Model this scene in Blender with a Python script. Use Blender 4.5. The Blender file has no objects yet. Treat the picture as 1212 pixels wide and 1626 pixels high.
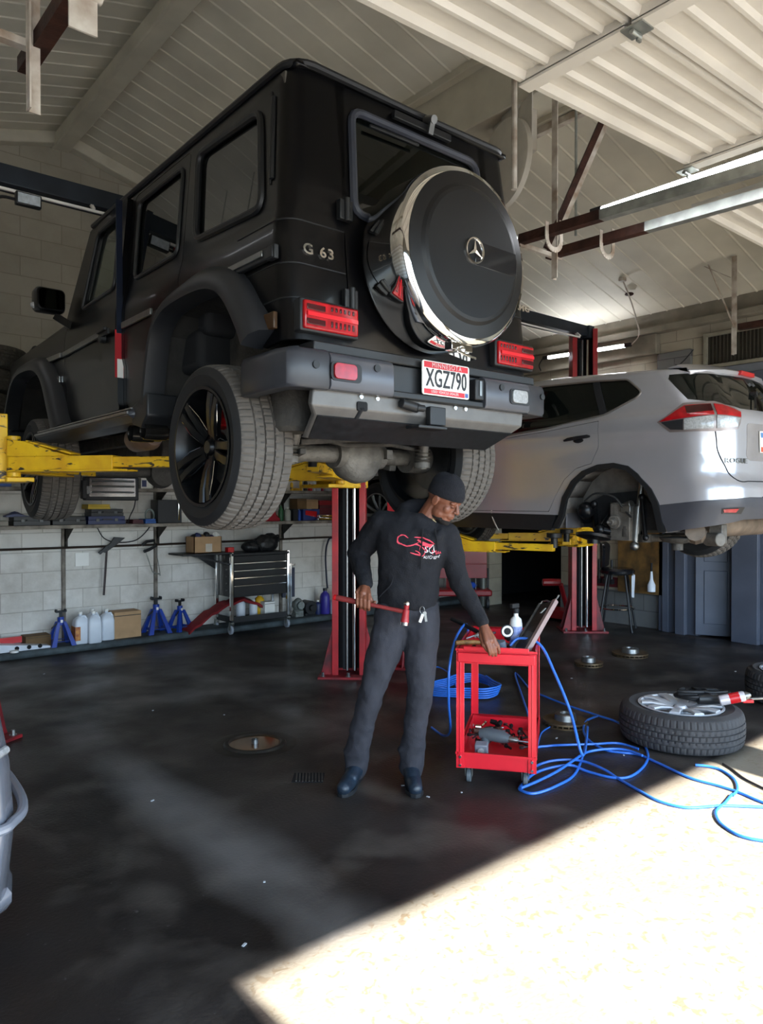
import bpy, bmesh, math, random
from mathutils import Vector, Matrix, noise
from mathutils.geometry import tessellate_polygon
random.seed(7)
PI = math.pi
SC = bpy.context.scene
COL = SC.collection
# ---------------------------------------------------------------- camera
cam = bpy.data.objects.new('camera', bpy.data.cameras.new('camera'))
COL.objects.link(cam)
cam.data.sensor_fit = 'VERTICAL'
cam.data.sensor_height = 24.0
cam.data.lens = 24.0 * 1170 / 1626
cam.data.clip_start = 0.02
cam.location = (0, 0, 1.5)
cam.rotation_euler = (PI / 2 - math.atan(13 / 1170), 0, -math.radians(40))
SC.camera = cam
# ---------------------------------------------------------------- exposure, sky, sun
SC.view_settings.view_transform = 'Standard'
SC.view_settings.look = 'None'
SC.view_settings.gamma = 1
SC.view_settings.use_curve_mapping = False
SC.view_settings.exposure = EXPOSURE = 2.45
SC.cycles.max_bounces = 10
SC.cycles.diffuse_bounces = 6
SC.cycles.glossy_bounces = 5
SC.cycles.sample_clamp_indirect = 6
w = bpy.data.worlds.new('sky'); SC.world = w; w.use_nodes = True
nt = w.node_tree; nt.nodes.clear()
sky = nt.nodes.new('ShaderNodeTexSky'); sky.sky_type = 'HOSEK_WILKIE'
sky.turbidity = 3.0; sky.ground_albedo = 0.35
sky.sun_direction = (-0.07, -0.74, 0.66)
bgn = nt.nodes.new('ShaderNodeBackground'); bgn.inputs['Strength'].default_value = 7.0
out = nt.nodes.new('ShaderNodeOutputWorld')
nt.links.new(sky.outputs[0], bgn.inputs[0]); nt.links.new(bgn.outputs[0], out.inputs[0])
sl = bpy.data.lights.new('sun', 'SUN'); sl.energy = 5.4; sl.angle = math.radians(0.53); sl.color = (1, 0.95, 0.88)
so = bpy.data.objects.new('sun', sl); COL.objects.link(so)
so.rotation_euler = Vector((0.076, 1.0, -0.839)).to_track_quat('-Z', 'Y').to_euler()
# portals at the roll-up door openings: they only guide the sky light
for (xa, xb) in ((-2.5, 0.6), (0.85, 3.95), (4.4, 7.4)):
    pl = bpy.data.lights.new('doorway_portal', 'AREA'); pl.shape = 'RECTANGLE'; pl.size = xb - xa; pl.size_y = 3.0
    pl.cycles.is_portal = True
    po = bpy.data.objects.new('doorway_portal', pl); COL.objects.link(po)
    po.location = ((xa + xb) / 2, -1.36, 1.5); po.rotation_euler = (PI / 2, 0, 0)

# ---------------------------------------------------------------- materials
def srgb(c):
    if isinstance(c, str):
        c = [int(c[i:i + 2], 16) / 255 for i in (0, 2, 4)]
    return tuple(x / 12.92 if x <= .04045 else ((x + .055) / 1.055) ** 2.4 for x in c)
def mat(name, col, rough=.5, metal=0, var=.12, scale=8, bump=0, coat=0, bscale=None, var2=None, spec=.5, trans=0, emit=None, estr=0, alpha=1, ior=1.45):
    """principled with a noise driven tint; col is an sRGB hex"""
    m = bpy.data.materials.new(name); m.use_nodes = True
    t = m.node_tree; b = t.nodes['Principled BSDF']
    c = srgb(col)
    b.inputs['Roughness'].default_value = rough; b.inputs['Metallic'].default_value = metal
    b.inputs['Coat Weight'].default_value = coat; b.inputs['Coat Roughness'].default_value = .08
    b.inputs['Specular IOR Level'].default_value = spec; b.inputs['IOR'].default_value = ior
    b.inputs['Transmission Weight'].default_value = trans
    b.inputs['Alpha'].default_value = alpha
    if emit: b.inputs['Emission Color'].default_value = (*srgb(emit), 1); b.inputs['Emission Strength'].default_value = estr
    tc = t.nodes.new('ShaderNodeTexCoord')
    n = t.nodes.new('ShaderNodeTexNoise'); n.inputs['Scale'].default_value = scale; n.inputs['Detail'].default_value = 6
    t.links.new(tc.outputs['Object'], n.inputs['Vector'])
    r = t.nodes.new('ShaderNodeValToRGB'); r.color_ramp.elements[0].position = .3; r.color_ramp.elements[1].position = .7
    d = srgb(var2) if var2 else tuple(x * (1 - var * 2) for x in c)
    r.color_ramp.elements[0].color = (*d, 1); r.color_ramp.elements[1].color = (*c, 1)
    t.links.new(n.outputs['Fac'], r.inputs[0]); t.links.new(r.outputs[0], b.inputs['Base Color'])
    if bump:
        n2 = t.nodes.new('ShaderNodeTexNoise'); n2.inputs['Scale'].default_value = bscale or scale * 4; n2.inputs['Detail'].default_value = 4
        t.links.new(tc.outputs['Object'], n2.inputs['Vector'])
        bp = t.nodes.new('ShaderNodeBump'); bp.inputs['Strength'].default_value = bump; bp.inputs['Distance'].default_value = .01
        t.links.new(n2.outputs['Fac'], bp.inputs['Height']); t.links.new(bp.outputs[0], b.inputs['Normal'])
    return m
# ---------------------------------------------------------------- mesh builder
class B:
    def __init__(s): s.bm = bmesh.new()
    def _app(s, vs, fs):
        v = [s.bm.verts.new(p) for p in vs]
        for f in fs:
            try: s.bm.faces.new([v[i] for i in f])
            except ValueError: pass
        return v
    def box(s, a, b, M=None):
        x0, x1 = sorted((a[0], b[0])); y0, y1 = sorted((a[1], b[1])); z0, z1 = sorted((a[2], b[2]))
        P = [(x, y, z) for x in (x0, x1) for y in (y0, y1) for z in (z0, z1)]
        if M: P = [M @ Vector(p) for p in P]
        s._app(P, [(0, 1, 3, 2), (4, 6, 7, 5), (0, 4, 5, 1), (2, 3, 7, 6), (0, 2, 6, 4), (1, 5, 7, 3)]); return s
    def cbox(s, c, d, rz=0, ry=0, rx=0):
        M = Matrix.Translation(c) @ Matrix.Rotation(rz, 4, 'Z') @ Matrix.Rotation(ry, 4, 'Y') @ Matrix.Rotation(rx, 4, 'X')
        return s.box((-d[0] / 2, -d[1] / 2, -d[2] / 2), (d[0] / 2, d[1] / 2, d[2] / 2), M)
    def bar(s, p, q, w, h=None, up=(0, 0, 1)):
        """rectangular bar from p to q: w sideways, h along up"""
        p, q = Vector(p), Vector(q); h = h or w; d = (q - p).normalized(); u = Vector(up)
        if abs(d.dot(u)) > .98: u = Vector((0, 1, 0))
        sd = d.cross(u).normalized(); u = sd.cross(d)
        P = [a + sd * (i * w / 2) + u * (j * h / 2) for a in (p, q) for i, j in ((-1, -1), (1, -1), (1, 1), (-1, 1))]
        s._app(P, [(3, 2, 1, 0), (4, 5, 6, 7), (0, 1, 5, 4), (1, 2, 6, 5), (2, 3, 7, 6), (3, 0, 4, 7)]); return s
    def rings(s, rs, cap=True, closed=False):
        """loft between rings of equal vertex count"""
        n = len(rs[0]); vs = [s.bm.verts.new(p) for r in rs for p in r]; m = len(rs)
        for i in range(m - (0 if closed else 1)):
            for j in range(n):
                k = (i + 1) % m
                try: s.bm.faces.new((vs[i * n + j], vs[i * n + (j + 1) % n], vs[k * n + (j + 1) % n], vs[k * n + j]))
                except ValueError: pass
        if cap and not closed:
            s.bm.faces.new(vs[:n][::-1]); s.bm.faces.new(vs[-n:])
        return s
    def cyl(s, p, q, r, r2=None, n=20, cap=True):
        return s.tube([p, q], [r, r if r2 is None else r2], n, cap)
    def tube(s, pts, r, n=10, cap=True, closed=False):
        pts = [Vector(p) for p in pts]; m = len(pts)
        rr = r if isinstance(r, (list, tuple)) else [r] * m
        rs = []; prev = None
        for i, p in enumerate(pts):
            if closed: d = pts[(i + 1) % m] - pts[i - 1]
            else: d = pts[min(i + 1, m - 1)] - pts[max(i - 1, 0)]
            d = d.normalized() if d.length > 1e-9 else Vector((0, 0, 1))
            if prev is None:
                a = Vector((0, 0, 1)) if abs(d.z) < .9 else Vector((1, 0, 0)); u = (a - d * a.dot(d)).normalized()
            else:
                u = prev - d * prev.dot(d); u = u.normalized() if u.length > 1e-6 else prev
            prev = u; v = d.cross(u)
            rs.append([p + (u * math.cos(2 * PI * j / n) + v * math.sin(2 * PI * j / n)) * rr[i] for j in range(n)])
        return s.rings(rs, cap, closed)
    def lathe(s, prof, c=(0, 0, 0), axis='z', n=32, cap=True, M=None):
        """prof: (r, h) list"""
        rs = []
        for r, h in prof:
            ring = []
            for j in range(n):
                a = 2 * PI * j / n; x, y = r * math.cos(a), r * math.sin(a)
                p = {'z': (x, y, h), 'x': (h, x, y), 'y': (x, h, y)}[axis]
                p = Vector(p)
                if M: p = M @ p
                ring.append(p + Vector(c))
            rs.append(ring)
        return s.rings(rs, cap)
    def ball(s, c, r, n=14, sc=(1, 1, 1), M=None):
        m = n // 2 + 1; rs = []
        for i in range(m):
            t = PI * (i + .04 * (1 if i == 0 else -1 if i == m - 1 else 0)) / (m - 1); ring = []
            for j in range(n):
                a = 2 * PI * j / n
                p = Vector((r * sc[0] * math.sin(t) * math.cos(a), r * sc[1] * math.sin(t) * math.sin(a), r * sc[2] * math.cos(t)))
                if M: p = M @ p
                ring.append(p + Vector(c))
            rs.append(ring)
        return s.rings(rs, True)
    def plate(s, outs, th=0, f=None, cuts=None, back=True):
        """2D polygon with holes (outs[0] outer) -> mapped by f(u,v,w) ; cuts=(us,vs) grid lines; th thickness along w"""
        f = f or (lambda u, v, w: (u, v, w))
        tb = bmesh.new()
        flat = [p for o in outs for p in o]
        tris = tessellate_polygon([[Vector((p[0], p[1], 0)) for p in o] for o in outs])
        vs = [tb.verts.new((p[0], p[1], 0)) for p in flat]
        for t in tris:
            try: tb.faces.new([vs[i] for i in t])
            except ValueError: pass
        if cuts:
            for ax, lst in enumerate(cuts):
                for c in lst:
                    no = [0, 0, 0]; no[ax] = 1; co = [0, 0, 0]; co[ax] = c
                    bmesh.ops.bisect_plane(tb, geom=tb.verts[:] + tb.edges[:] + tb.faces[:], dist=1e-6, plane_co=co, plane_no=no)
        bmesh.ops.recalc_face_normals(tb, faces=tb.faces[:])
        tb.verts.index_update()
        n = len(tb.verts)
        top = [s.bm.verts.new(f(v.co.x, v.co.y, 0)) for v in tb.verts]
        fl = [[v.index for v in fc.verts] for fc in tb.faces]
        for fc in fl: s.bm.faces.new([top[i] for i in fc])
        if th:
            bot = [s.bm.verts.new(f(v.co.x, v.co.y, th)) for v in tb.verts]
            for fc in fl: s.bm.faces.new([bot[i] for i in fc][::-1])
            for e in tb.edges:
                if len(e.link_faces) == 1:
                    a, b = e.verts[0].index, e.verts[1].index
                    s.bm.faces.new((top[a], top[b], bot[b], bot[a]))
        tb.free(); return s
    def prism(s, outs, vec, f):
        """f(u,v)->point, extruded by vec"""
        vec = Vector(vec)
        if outs and not isinstance(outs[0][0], (tuple, list)): outs = [outs]
        return s.plate(outs, 1.0, lambda u, v, w: Vector(f(u, v)) + vec * w)
    def xform(s, M): bmesh.ops.transform(s.bm, matrix=M, verts=s.bm.verts[:]); return s
    def text(s, body, size, f, th=.002, bold=0, spacing=1.0, sx=1.0):
        """outline text lying in (u,v), mapped by f(u,v,w), centred"""
        cu = bpy.data.curves.new('t', 'FONT'); cu.body = body; cu.size = size; cu.align_x = 'CENTER'; cu.align_y = 'CENTER'
        cu.extrude = th / 2; cu.resolution_u = 3; cu.offset = bold; cu.space_character = spacing
        ob = bpy.data.objects.new('t', cu); me = bpy.data.meshes.new_from_object(ob)
        vs = [f(v.co.x * sx, v.co.y, v.co.z) for v in me.vertices]
        s._app(vs, [tuple(p.vertices) for p in me.polygons])
        bpy.data.objects.remove(ob); bpy.data.curves.remove(cu); bpy.data.meshes.remove(me); return s
    def done(s, name, m, parent=None, bev=0, smooth=35, seg=2, sub=0, solid=0, kind=None, weld=True, label=None):
        if weld: bmesh.ops.remove_doubles(s.bm, verts=s.bm.verts[:], dist=1e-5)
        bmesh.ops.recalc_face_normals(s.bm, faces=s.bm.faces[:])
        me = bpy.data.meshes.new(name); s.bm.to_mesh(me); s.bm.free()
        for p in me.polygons: p.use_smooth = True
        if not sub: me.set_sharp_from_angle(angle=math.radians(smooth))
        o = bpy.data.objects.new(name, me); COL.objects.link(o)
        for mm in (m if isinstance(m, (list, tuple)) else [m]): me.materials.append(mm)
        if solid: d = o.modifiers.new('s', 'SOLIDIFY'); d.thickness = solid; d.offset = -1
        if bev: d = o.modifiers.new('b', 'BEVEL'); d.width = bev; d.segments = seg; d.limit_method = 'ANGLE'; d.angle_limit = math.radians(40); d.harden_normals = False
        if sub: d = o.modifiers.new('u', 'SUBSURF'); d.levels = sub; d.render_levels = sub
        if parent: attach(o, parent)
        if kind: o['kind'] = kind
        if label: o['label'] = label
        return o
def world_of(o):
    M = Matrix.Translation(o.location) @ o.rotation_euler.to_matrix().to_4x4()
    return (world_of(o.parent) @ o.matrix_parent_inverse @ M) if o.parent else M
def attach(o, parent):
    o.parent = parent; o.matrix_parent_inverse = world_of(parent).inverted()
def thing(name, label, cat, loc=(0, 0, 0), group=None):
    o = bpy.data.objects.new(name, None); COL.objects.link(o); o.location = loc; o.empty_display_size = .1
    return tag(o, label, cat, group)
def tag(o, label, cat, group=None, kind=None):
    o['label'] = label; o['category'] = cat
    if group: o['group'] = group
    if kind: o['kind'] = kind
    return o
def kids(o): return [c for c in COL.objects if c.parent == o]
def dup(o, loc=None, label=None, rz=None, parent=None, group=None):
    c = o.copy(); COL.objects.link(c)
    if parent is not None: mi = o.matrix_parent_inverse.copy(); c.parent = parent; c.matrix_parent_inverse = mi
    if loc is not None: c.location = loc
    if rz is not None: c.rotation_euler = (0, 0, rz)
    if label: c['label'] = label
    if group: c['group'] = group
    for k in kids(o): dup(k, parent=c)
    return c
def struct(b, name, m, **k): return b.done(name, m, kind='structure', **k)
def circ(cu, cv, ru, rv=None, n=24, a0=0, a1=2 * PI):
    rv = rv or ru; full = abs(a1 - a0 - 2 * PI) < 1e-6
    return [(cu + ru * math.cos(a0 + (a1 - a0) * i / (n if full else n - 1)), cv + rv * math.sin(a0 + (a1 - a0) * i / (n if full else n - 1))) for i in range(n)]
def rrect(u0, v0, u1, v1, r, n=5):
    P = []
    for cu, cv, a in ((u1 - r, v1 - r, 0), (u0 + r, v1 - r, PI / 2), (u0 + r, v0 + r, PI), (u1 - r, v0 + r, 3 * PI / 2)):
        P += [(cu + r * math.cos(a + PI / 2 * i / (n - 1)), cv + r * math.sin(a + PI / 2 * i / (n - 1))) for i in range(n)]
    return P
def rpoly(pts, r, n=4):
    """round the corners of a polygon"""
    out = []; m = len(pts)
    rr = r if isinstance(r, (list, tuple)) else [r] * m
    for i in range(m):
        p = Vector(pts[i]).to_2d(); a = Vector(pts[i - 1]).to_2d() - p; b = Vector(pts[(i + 1) % m]).to_2d() - p
        q = min(rr[i], a.length * .48, b.length * .48)
        if q < 1e-5: out.append(tuple(p)); continue
        s0 = p + a.normalized() * q; s1 = p + b.normalized() * q
        for k in range(n + 1):
            t = k / n; x = s0 * (1 - t) ** 2 + p * 2 * t * (1 - t) + s1 * t * t; out.append((x.x, x.y))
    return out
def spline(pts, n=8, closed=False):
    """catmull-rom through points"""
    P = [Vector(p) for p in pts]; m = len(P); out = []
    rng = range(m if closed else m - 1)
    for i in rng:
        p0 = P[i - 1] if (i > 0 or closed) else P[0]; p1 = P[i]; p2 = P[(i + 1) % m]; p3 = P[(i + 2) % m] if (closed or i + 2 < m) else P[-1]
        for k in range(n):
            t = k / n
            out.append(.5 * ((2 * p1) + (p2 - p0) * t + (2 * p0 - 5 * p1 + 4 * p2 - p3) * t * t + (3 * p1 - p0 - 3 * p2 + p3) * t ** 3))
    if not closed: out.append(P[-1])
    return out
def frange(a, b, s):
    n = max(1, round((b - a) / s)); return [a + (b - a) * i / n for i in range(n + 1)]
# ================================================================ STRUCTURE
def ceil_z(x): return 5.33 - .272 * abs(x - 2.4)
XL, XR, YF, YB = -3.4, 8.2, -1.35, 8.05
def floor_mat():
    m = mat('oily_concrete', '4a4743', .5, var=.3, scale=.9, bump=.25, bscale=60)
    t = m.node_tree; b = t.nodes['Principled BSDF']; L = t.links
    tc = t.nodes.new('ShaderNodeTexCoord')
    def noi(s, d=8, dist=0):
        n = t.nodes.new('ShaderNodeTexNoise'); n.inputs['Scale'].default_value = s; n.inputs['Detail'].default_value = d
        n.inputs['Distortion'].default_value = dist; L.new(tc.outputs['Object'], n.inputs['Vector']); return n.outputs['Fac']
    def ramp(f, a, b_, c0=(0, 0, 0, 1), c1=(1, 1, 1, 1)):
        r = t.nodes.new('ShaderNodeValToRGB'); e = r.color_ramp.elements
        e[0].position = a; e[1].position = b_; e[0].color = c0; e[1].color = c1; L.new(f, r.inputs[0]); return r.outputs[0]
    def mix(f, a, b_):
        x = t.nodes.new('ShaderNodeMix'); x.data_type = 'RGBA'
        if isinstance(f, float): x.inputs[0].default_value = f
        else: L.new(f, x.inputs[0])
        for s, v in ((6, a), (7, b_)):
            if isinstance(v, tuple): x.inputs[s].default_value = v
            else: L.new(v, x.inputs[s])
        return x.outputs[2]
    def mth(op, a, b_=None):
        x = t.nodes.new('ShaderNodeMath'); x.operation = op
        for i, v in enumerate((a, b_)):
            if v is None: continue
            if isinstance(v, (int, float)): x.inputs[i].default_value = v
            else: L.new(v, x.inputs[i])
        return x.outputs[0]
    c_oil = (*srgb('1b1817'), 1); c_mid = (*srgb('322d2a'), 1); c_conc = (*srgb('4d4843'), 1); c_dust = (*srgb('7b7977'), 1)
    base = mix(ramp(noi(.7, 9, .6), .38, .62), c_oil, c_mid)
    base = mix(ramp(noi(2.3, 10, .3), .5, .72), base, c_conc)
    # worn dusty track along the bay, and light patches
    sx = t.nodes.new('ShaderNodeSeparateXYZ'); L.new(tc.outputs['Object'], sx.inputs[0])
    def band(x0, wd, y0, y1):
        wob = mth('MULTIPLY', mth('SUBTRACT', noi(1.2), .5), .35)
        d = mth('ABSOLUTE', mth('SUBTRACT', mth('ADD', sx.outputs[0], wob), x0))
        f = ramp(mth('DIVIDE', d, wd), .25, 1.0, (1, 1, 1, 1), (0, 0, 0, 1))
        g = mth('MULTIPLY', ramp(mth('SUBTRACT', sx.outputs[1], y0), 0, .6), ramp(mth('SUBTRACT', y1, sx.outputs[1]), 0, .6))
        return mth('MULTIPLY', f, g)
    st = mth('MULTIPLY', band(1.56, .22, 1.0, 5.4), ramp(noi(1.1), .3, .6))
    base = mix(mth('MULTIPLY', st, .6), base, c_dust)
    base = mix(mth('MULTIPLY', mth('MULTIPLY', band(2.9, .2, 3.6, 6.4), ramp(noi(1.7), .4, .65)), .45), base, c_dust)
    patch = ramp(noi(.55, 6, 1.2), .60, .74); base = mix(mth('MULTIPLY', patch, .45), base, c_dust)
    # paler concrete near the doors, masked to the sun patch: brightness painted in
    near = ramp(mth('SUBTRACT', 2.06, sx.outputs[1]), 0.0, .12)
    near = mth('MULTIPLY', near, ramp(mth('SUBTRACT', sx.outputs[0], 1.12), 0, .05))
    sun_conc = mix(ramp(noi(24, 12, .9), .58, .63), (*srgb('968f80'), 1), (*srgb('83755f'), 1))
    sun_conc = mix(ramp(noi(1.3, 8), .45, .7), sun_conc, (*srgb('8b8272'), 1))
    base = mix(mth('MULTIPLY', near, .85), base, sun_conc)
    spk = ramp(noi(38, 2), .72, .76); base = mix(mth('MULTIPLY', spk, .35), base, c_dust)
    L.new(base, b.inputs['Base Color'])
    L.new(ramp(noi(1.6, 6), .35, .65, (.34,) * 3 + (1,), (.62,) * 3 + (1,)), b.inputs['Roughness'])
    return m
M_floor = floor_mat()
def block_mat(name, c1, c2, mort, bw=.4, bh=.2, rough=.85, bump=.35, axis='x', dirt='6d675e', dirtamt=.45):
    """painted block wall; axis tells which world axis runs along the wall"""
    m = mat(name, c1, rough); t = m.node_tree; b = t.nodes['Principled BSDF']; L = t.links
    tc = t.nodes.new('ShaderNodeTexCoord'); sx = t.nodes.new('ShaderNodeSeparateXYZ'); cb = t.nodes.new('ShaderNodeCombineXYZ')
    L.new(tc.outputs['Object'], sx.inputs[0]); L.new(sx.outputs['X' if axis == 'x' else 'Y'], cb.inputs[0]); L.new(sx.outputs['Z'], cb.inputs[1])
    br = t.nodes.new('ShaderNodeTexBrick'); L.new(cb.outputs[0], br.inputs['Vector'])
    br.inputs['Scale'].default_value = 1; br.inputs['Brick Width'].default_value = bw; br.inputs['Row Height'].default_value = bh
    br.inputs['Mortar Size'].default_value = .006; br.inputs['Mortar Smooth'].default_value = .6
    br.inputs['Color1'].default_value = (*srgb(c1), 1); br.inputs['Color2'].default_value = (*srgb(c2), 1); br.inputs['Mortar'].default_value = (*srgb(mort), 1)
    n = t.nodes.new('ShaderNodeTexNoise'); n.inputs['Scale'].default_value = 1.7; n.inputs['Detail'].default_value = 10; n.inputs['Roughness'].default_value = .65
    L.new(tc.outputs['Object'], n.inputs['Vector'])
    r = t.nodes.new('ShaderNodeValToRGB'); r.color_ramp.elements[0].position = .47; r.color_ramp.elements[1].position = .72
    r.color_ramp.elements[0].color = (0, 0, 0, 1); r.color_ramp.elements[1].color = (dirtamt,) * 3 + (1,)
    L.new(n.outputs['Fac'], r.inputs[0])
    x = t.nodes.new('ShaderNodeMix'); x.data_type = 'RGBA'; L.new(r.outputs[0], x.inputs[0]); L.new(br.outputs['Color'], x.inputs[6]); x.inputs[7].default_value = (*srgb(dirt), 1)
    L.new(x.outputs[2], b.inputs['Base Color'])
    bp = t.nodes.new('ShaderNodeBump'); bp.inputs['Strength'].default_value = bump; bp.inputs['Distance'].default_value = .01; bp.invert = True
    ad = t.nodes.new('ShaderNodeMath'); ad.operation = 'ADD'; L.new(br.outputs['Fac'], ad.inputs[0])
    n2 = t.nodes.new('ShaderNodeTexNoise'); n2.inputs['Scale'].default_value = 25; L.new(tc.outputs['Object'], n2.inputs['Vector'])
    mu = t.nodes.new('ShaderNodeMath'); mu.operation = 'MULTIPLY'; mu.inputs[1].default_value = .5; L.new(n2.outputs['Fac'], mu.inputs[0]); L.new(mu.outputs[0], ad.inputs[1])
    L.new(ad.outputs[0], bp.inputs['Height']); L.new(bp.outputs[0], b.inputs['Normal'])
    return m
M_block = block_mat('painted_block', 'd9d5cf', 'cfcbc4', 'b3aea6', dirt='8c8375', dirtamt=.6)
M_gable = block_mat('gable_block', 'aaa496', 'a29c8e', '918b7d', dirt='857d6e')
M_blockR = block_mat('side_block', 'b0a895', 'a8a08d', '8a8475', axis='y')
M_blockL = block_mat('side_block_low', '6f6f6d', '686866', '52514f', axis='y', dirt='3a3a3a')
M_front = block_mat('front_block', '9a9588', '928d80', '77736a')
M_roof = mat('roof_deck_paint', 'e2dccb', .6, var=.14, scale=1.3, bump=.1)
M_beam = mat('beam_paint', 'cfc9b8', .6, var=.12, scale=3)
M_conc = mat('rough_concrete', '8e8778', .85, var=.2, scale=4, bump=.4, bscale=18)
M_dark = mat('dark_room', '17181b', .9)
M_bluegrey = mat('blue_grey_paint', '545966', .5, var=.12, scale=3)
M_curb = mat('worn_teal_curb', '4f5a5e', .8, var2='2b2f31', scale=6, bump=.4)
M_white = mat('door_white_paint', 'd3cdc2', .45, var=.07, scale=3)
M_out = mat('outside_concrete', 'a39d93', .9, var=.1, scale=.6)

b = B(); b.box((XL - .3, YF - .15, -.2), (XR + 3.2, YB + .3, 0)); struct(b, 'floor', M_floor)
b = B(); b.box((-40, -60, -.25), (50, YF - .15, -.02)); o = struct(b, 'ground_outside', M_out)
# roof deck with raised standing ribs
def roof_side(x0, x1):
    b = B(); n = Vector((-(ceil_z(x1) - ceil_z(x0)), 0, x1 - x0)).normalized()
    if n.z < 0: n = -n
    a = Vector((x0, 0, ceil_z(x0))); c = Vector((x1, 0, ceil_z(x1)))
    ys = frange(YF - .1, YB + .1, .205); prof = []
    for i, y in enumerate(ys[:-1]):
        prof += [(y, 0), (y + .010, -.007), (y + .020, -.007), (y + .030, 0)]
    prof.append((ys[-1], 0))
    top = [(y, .06) for y, _ in reversed(prof[::len(prof) - 1])]
    ring = prof + top
    b.rings([[p + n * h + Vector((0, y, 0)) for y, h in ring] for p in (a, c)]); return b
struct(roof_side(2.4, XR + .2), 'ceiling', M_roof, smooth=20)
struct(roof_side(2.4, XL - .2), 'ceiling', M_roof, smooth=20)
b = B()
b.bar((2.4, YF, 5.24), (2.4, YB, 5.24), .15, .14)
b.bar((2.315, YF, 5.22), (2.315, YB, 5.22), .03, .12); struct(b, 'trim_1', M_beam, bev=.006)
b = B(); b.box((4.2, YF, 4.40), (4.5, YB, 4.86)); b.box((4.12, YF, 4.80), (4.2, YB, 4.88)); b.box((4.5, YF, 4.36), (4.6, YB, 4.42)); struct(b, 'trim_2', M_beam, bev=.008)
b = B(); b.box((XL + 3.0, YF, 4.40), (XL + 3.3, YB, 4.65)); struct(b, 'trim_3', M_beam, bev=.008)
# back (gable) wall, lower band lighter than the gable
b = B(); pts = [(XL, 0), (XR, 0), (XR, 2.9), (XL, 2.9)]
b.prism(pts, (0, .25, 0), lambda u, v: (u, YB, v)); struct(b, 'wall_back', M_block)
b = B(); pts = [(XL, 2.9), (XR, 2.9), (XR, ceil_z(XR)), (2.4, 5.33), (XL, ceil_z(XL))]
b.prism(pts, (0, .25, 0), lambda u, v: (u, YB, v)); struct(b, 'wall_back_gable', M_gable)
b = B()   # sloping ledge under the roof on the gable
for x1 in (XL, XR): b.bar((2.4, YB - .06, 5.27), (x1, YB - .06, ceil_z(x1) - .06), .12, .12)
struct(b, 'trim_4', M_beam, bev=.01)
b = B(); b.box((XL, 7.66, 0), (XR, YB, .07)); struct(b, 'baseboard_back', M_curb, bev=.03)
b = B(); b.box((XL - .25, YF, 0), (XL, YB, ceil_z(XL))); struct(b, 'wall_left', M_block)
# front wall with three door openings
H = 2.98
outer = [(XL, 0), (-2.5, 0), (-2.5, H), (.5, H), (.5, 0), (.85, 0), (.85, H), (3.95, H), (3.95, 0), (4.4, 0), (4.4, H), (7.4, H), (7.4, 0), (XR, 0), (XR, ceil_z(XR)), (2.4, 5.33), (XL, ceil_z(XL))]
b = B(); b.prism(outer, (0, -.15, 0), lambda u, v: (u, YF, v)); struct(b, 'wall_front', M_front)
# right wall: piers, lintel, ledge, openings to the next rooms
holes = [(3.55, 0, 4.30, 2.35), (6.02, 0, 7.35, 2.6)]
outer = [(YF, 0), (1.8, 0), (1.8, 2.5), (2.9, 2.5), (2.9, 0), (3.68, 0), (3.68, 2.4), (4.08, 2.4), (4.08, 0), (6.02, 0), (6.02, 2.6), (7.30, 2.6), (7.30, 0), (YB, 0), (YB, 3.8), (YF, 3.8)]
vent = [(2.6, 3.02), (4.06, 3.02), (4.06, 3.42), (2.6, 3.42)]
slot = [(4.62, 3.0), (7.9, 3.0), (7.9, 3.30), (4.62, 3.30)]
b = B(); b.prism([outer, vent], (.28, 0, 0), lambda u, v: (XR, u, v)); struct(b, 'wall_right', M_blockR)
b = B(); b.box((XR - .14, YF, 3.52), (XR, YB, 3.60)); b.box((XR - .06, YF, 3.60), (XR, YB, 3.86)); b.box((XR - .10, 4.6, 3.28), (XR, YB, 3.52)); struct(b, 'trim_5', M_conc, bev=.012)
b = B(); b.box((XR - .05, 4.2, 2.9), (XR, 4.62, 3.28)); struct(b, 'trim_6', M_blockL, bev=.01)
b = B(); b.box((XR - .012, 4.09, 0), (XR, 6.02, .42)); b.box((XR - .012, 7.30, 0), (XR, YB, .55)); struct(b, 'baseboard_right', M_blockL)
# rooms beyond the openings
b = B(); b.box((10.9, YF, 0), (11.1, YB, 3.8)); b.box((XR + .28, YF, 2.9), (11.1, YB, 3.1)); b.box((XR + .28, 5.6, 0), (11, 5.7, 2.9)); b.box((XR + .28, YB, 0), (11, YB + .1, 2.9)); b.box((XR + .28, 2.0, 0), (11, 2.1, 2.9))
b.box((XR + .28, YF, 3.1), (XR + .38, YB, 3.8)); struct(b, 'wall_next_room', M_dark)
b = B(); b.box((9.6, 2.1, 1.5), (9.7, 5.6, 2.9)); struct(b, 'wall_next_room', mat('dim_white_wall', '9b9b9b', .8))
# vent window, upper right
b = B(); b.prism([[(2.6, 3.02), (4.06, 3.02), (4.06, 3.42), (2.6, 3.42)], [(2.64, 3.06), (4.02, 3.06), (4.02, 3.38), (2.64, 3.38)]], (-.05, 0, 0), lambda u, v: (XR, u, v)); wf = struct(b, 'window_1', mat('window_frame_grey', '8d8878', .6), bev=.005)
b = B(); b.box((XR + .03, 2.62, 3.04), (XR + .05, 4.04, 3.40))
for i in range(34): b.box((XR + .0, 2.66 + i * .041, 3.05), (XR + .03, 2.665 + i * .041, 3.39))
b.done('louvre_panel', mat('dark_louvre', '4a463c', .6), wf)
b = B(); b.box((XR - .04, 2.0, 2.92), (XR, 4.2, 3.02)); struct(b, 'window_sill_1', mat('sill_grey', '7c8088', .6), bev=.01)
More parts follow.
